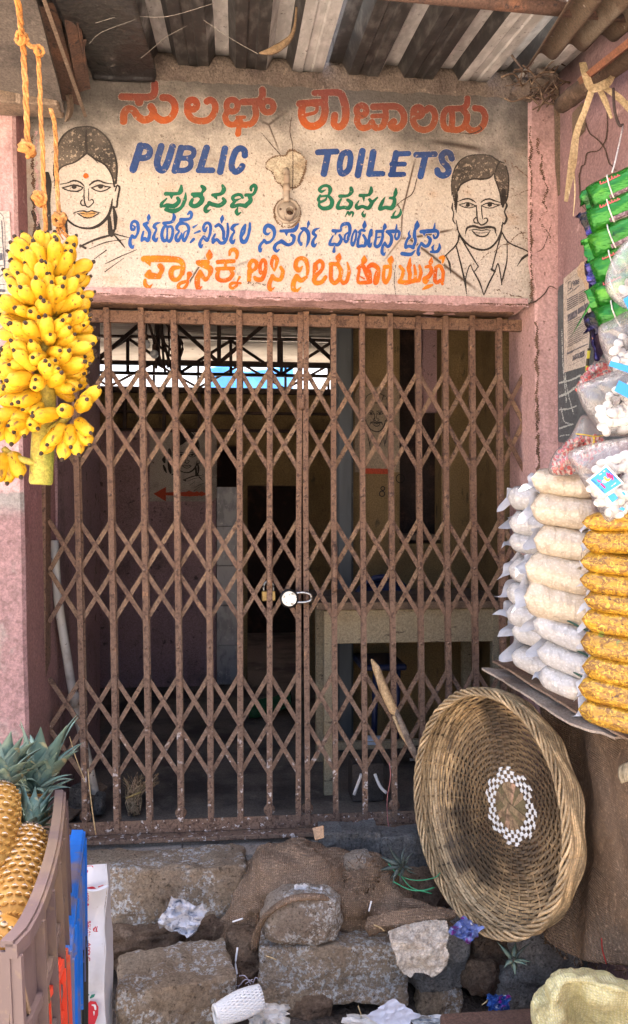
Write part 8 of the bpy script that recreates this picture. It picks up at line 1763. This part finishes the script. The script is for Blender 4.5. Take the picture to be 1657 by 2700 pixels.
bo = empty('plastic_bottle', o(900, 1790, y=.9), 'white plastic bottle lying under the table', 'bottle'); mbt = mat('milky_bottle', (.55, .62, .72), .3)
tube('bottle_body', [o(872, 1785, y=.85), o(876, 1785, y=.85), o(915, 1785, y=.85), o(920, 1785, y=.85), o(938, 1786, y=.85)], [.01, .032, .032, .016, .014], mbt, bo, seg=12); 
for (px, py, w, lb) in ((205, 1812, 30, 'bit of shiny foil on the floor by the passage wall'), (214, 1786, 24, 'scrap of clear film on the passage floor'), (1000, 1832, 26, 'white paper slip under the table'), (918, 2012 - 30, 28, 'white slip on the floor behind the gate rail')):
    q = o(px, py, z=Z_FLOOR); link('paper_scrap', grid_me([[q + Vector((-.03, 0, .004)), q + Vector((.03, 0, .008))], [q + Vector((-.025, .03, .01)), q + Vector((.03, .03, .004))]], 3, 3, thick=.001), mpap, label=lb, cat='scrap')
gb = sheet('green_net_bag', [[(600, 1690, 5.2), (650, 1680, 5.2), (700, 1660, 5.2)], [(600, 1725, 5.1), (650, 1720, 5.1), (700, 1700, 5.1)]], mat('green_net', (.012, .07, .025), .7), 'green net bag on the floor deep inside', .01, .02, 'bag')
# ---- murals on the inner walls
iw = [ob for ob in B.children if ob.name.startswith('inner_wall')][0]
def mural(strokes, f, k, plane, m, par, nm, label, cell=.8): link(nm, paint_mesh([([f(p) for p in P], ([q * k for q in w] if isinstance(w, list) else w * k)) for P, w in strokes], cell=cell, rough=.2, plane=plane), m, par, label=label)
oy = lambda yy: (lambda x, y: s(x, y, y=yy))
mwhite = mat('greyed_white_paint', (.40, .36, .32), .9, [((.22, .19, .17), 'noise', 4, .45, .7), ((.1, .08, .07), 'noise', 30, .64, .72)]); mik = mat('mural_black', (.02, .017, .016), .8); mar = mat('mural_red', (.36, .05, .02), .8)
link('mural_panel', paint_mesh([], [[(395, 1140), (572, 1140), (572, 1312), (560, 1322), (395, 1322)]], cell=2, rough=1, plane=oy(YB - .004)), mwhite, iw, label='whitewashed panel with a painted woman on the inner wall')
mural(woman, lambda p: (491 + (p[0] - 765) * .098, 1246 + (p[1] - 1305) * .098), .12, oy(YB - .008), mik, iw, 'mural_portrait', 'small painted woman above the red arrow')
link('mural_hair', paint_mesh([], [[(491 + (x - 765) * .098, 1246 + (y - 1305) * .098) for x, y in [(402, 830), (412, 420), (580, 185), (850, 158), (1060, 372), (1118, 680), (1086, 808), (1020, 620), (880, 520), (775, 448), (650, 552), (452, 645), (438, 830)]]], cell=1, rough=.3, plane=oy(YB - .006)), mik, iw)
link('mural_arrow', paint_mesh([([(440, 1302), (500, 1303), (545, 1302)], [8, 12, 6])], [[(405, 1302), (438, 1284), (438, 1322)]], cell=.9, rough=.3, plane=oy(YB - .010)), mar, iw, label='red arrow under the small painted woman')
mural([([(492, 1300 - 2), (500, 1296), (508, 1300), (502, 1308), (494, 1304)], 3), (circ(520, 1302, 5), 2.5), (circ(532, 1302, 5), 2.5)], lambda p: p, 1, oy(YB - .012), mar, iw, 'mural_lettering', 'red lettering after the arrow')
pw = [ob for ob in B.children if ob.name.startswith('partition')]
mural(man, lambda p: (992 + (p[0] - 610) * .078, 1095 + (p[1] - 900) * .078), .10, oy(YR - .008), mik, pw[0], 'mural_portrait', 'small painted man on the ochre partition')
link('mural_panel', paint_mesh([], [[(936, 1040), (945, 1020), (1054, 1020), (1054, 1245), (936, 1245)]], cell=2, rough=1, plane=oy(YR - .004)), mat('dim_white_paint', (.30, .24, .17), .9, [((.18, .14, .10), 'noise', 5, .45, .7)]), pw[0], label='dirty white panel on the ochre partition')
mural([([(965, 1242), (1020, 1243)], 14)], lambda p: p, 1, oy(YR - .010), mar, pw[0], 'mural_arrow', 'red bar under the small painted man'); mural([(circ(1056, 1262, 11), 2.5), (circ(1010, 1288, 5), 2.5), (circ(1008, 1302, 7), 2.5)], lambda p: p, 1, oy(YR - .012), mik, pw[0], 'mural_number', 'black figure eight scrawled on the ochre partition')
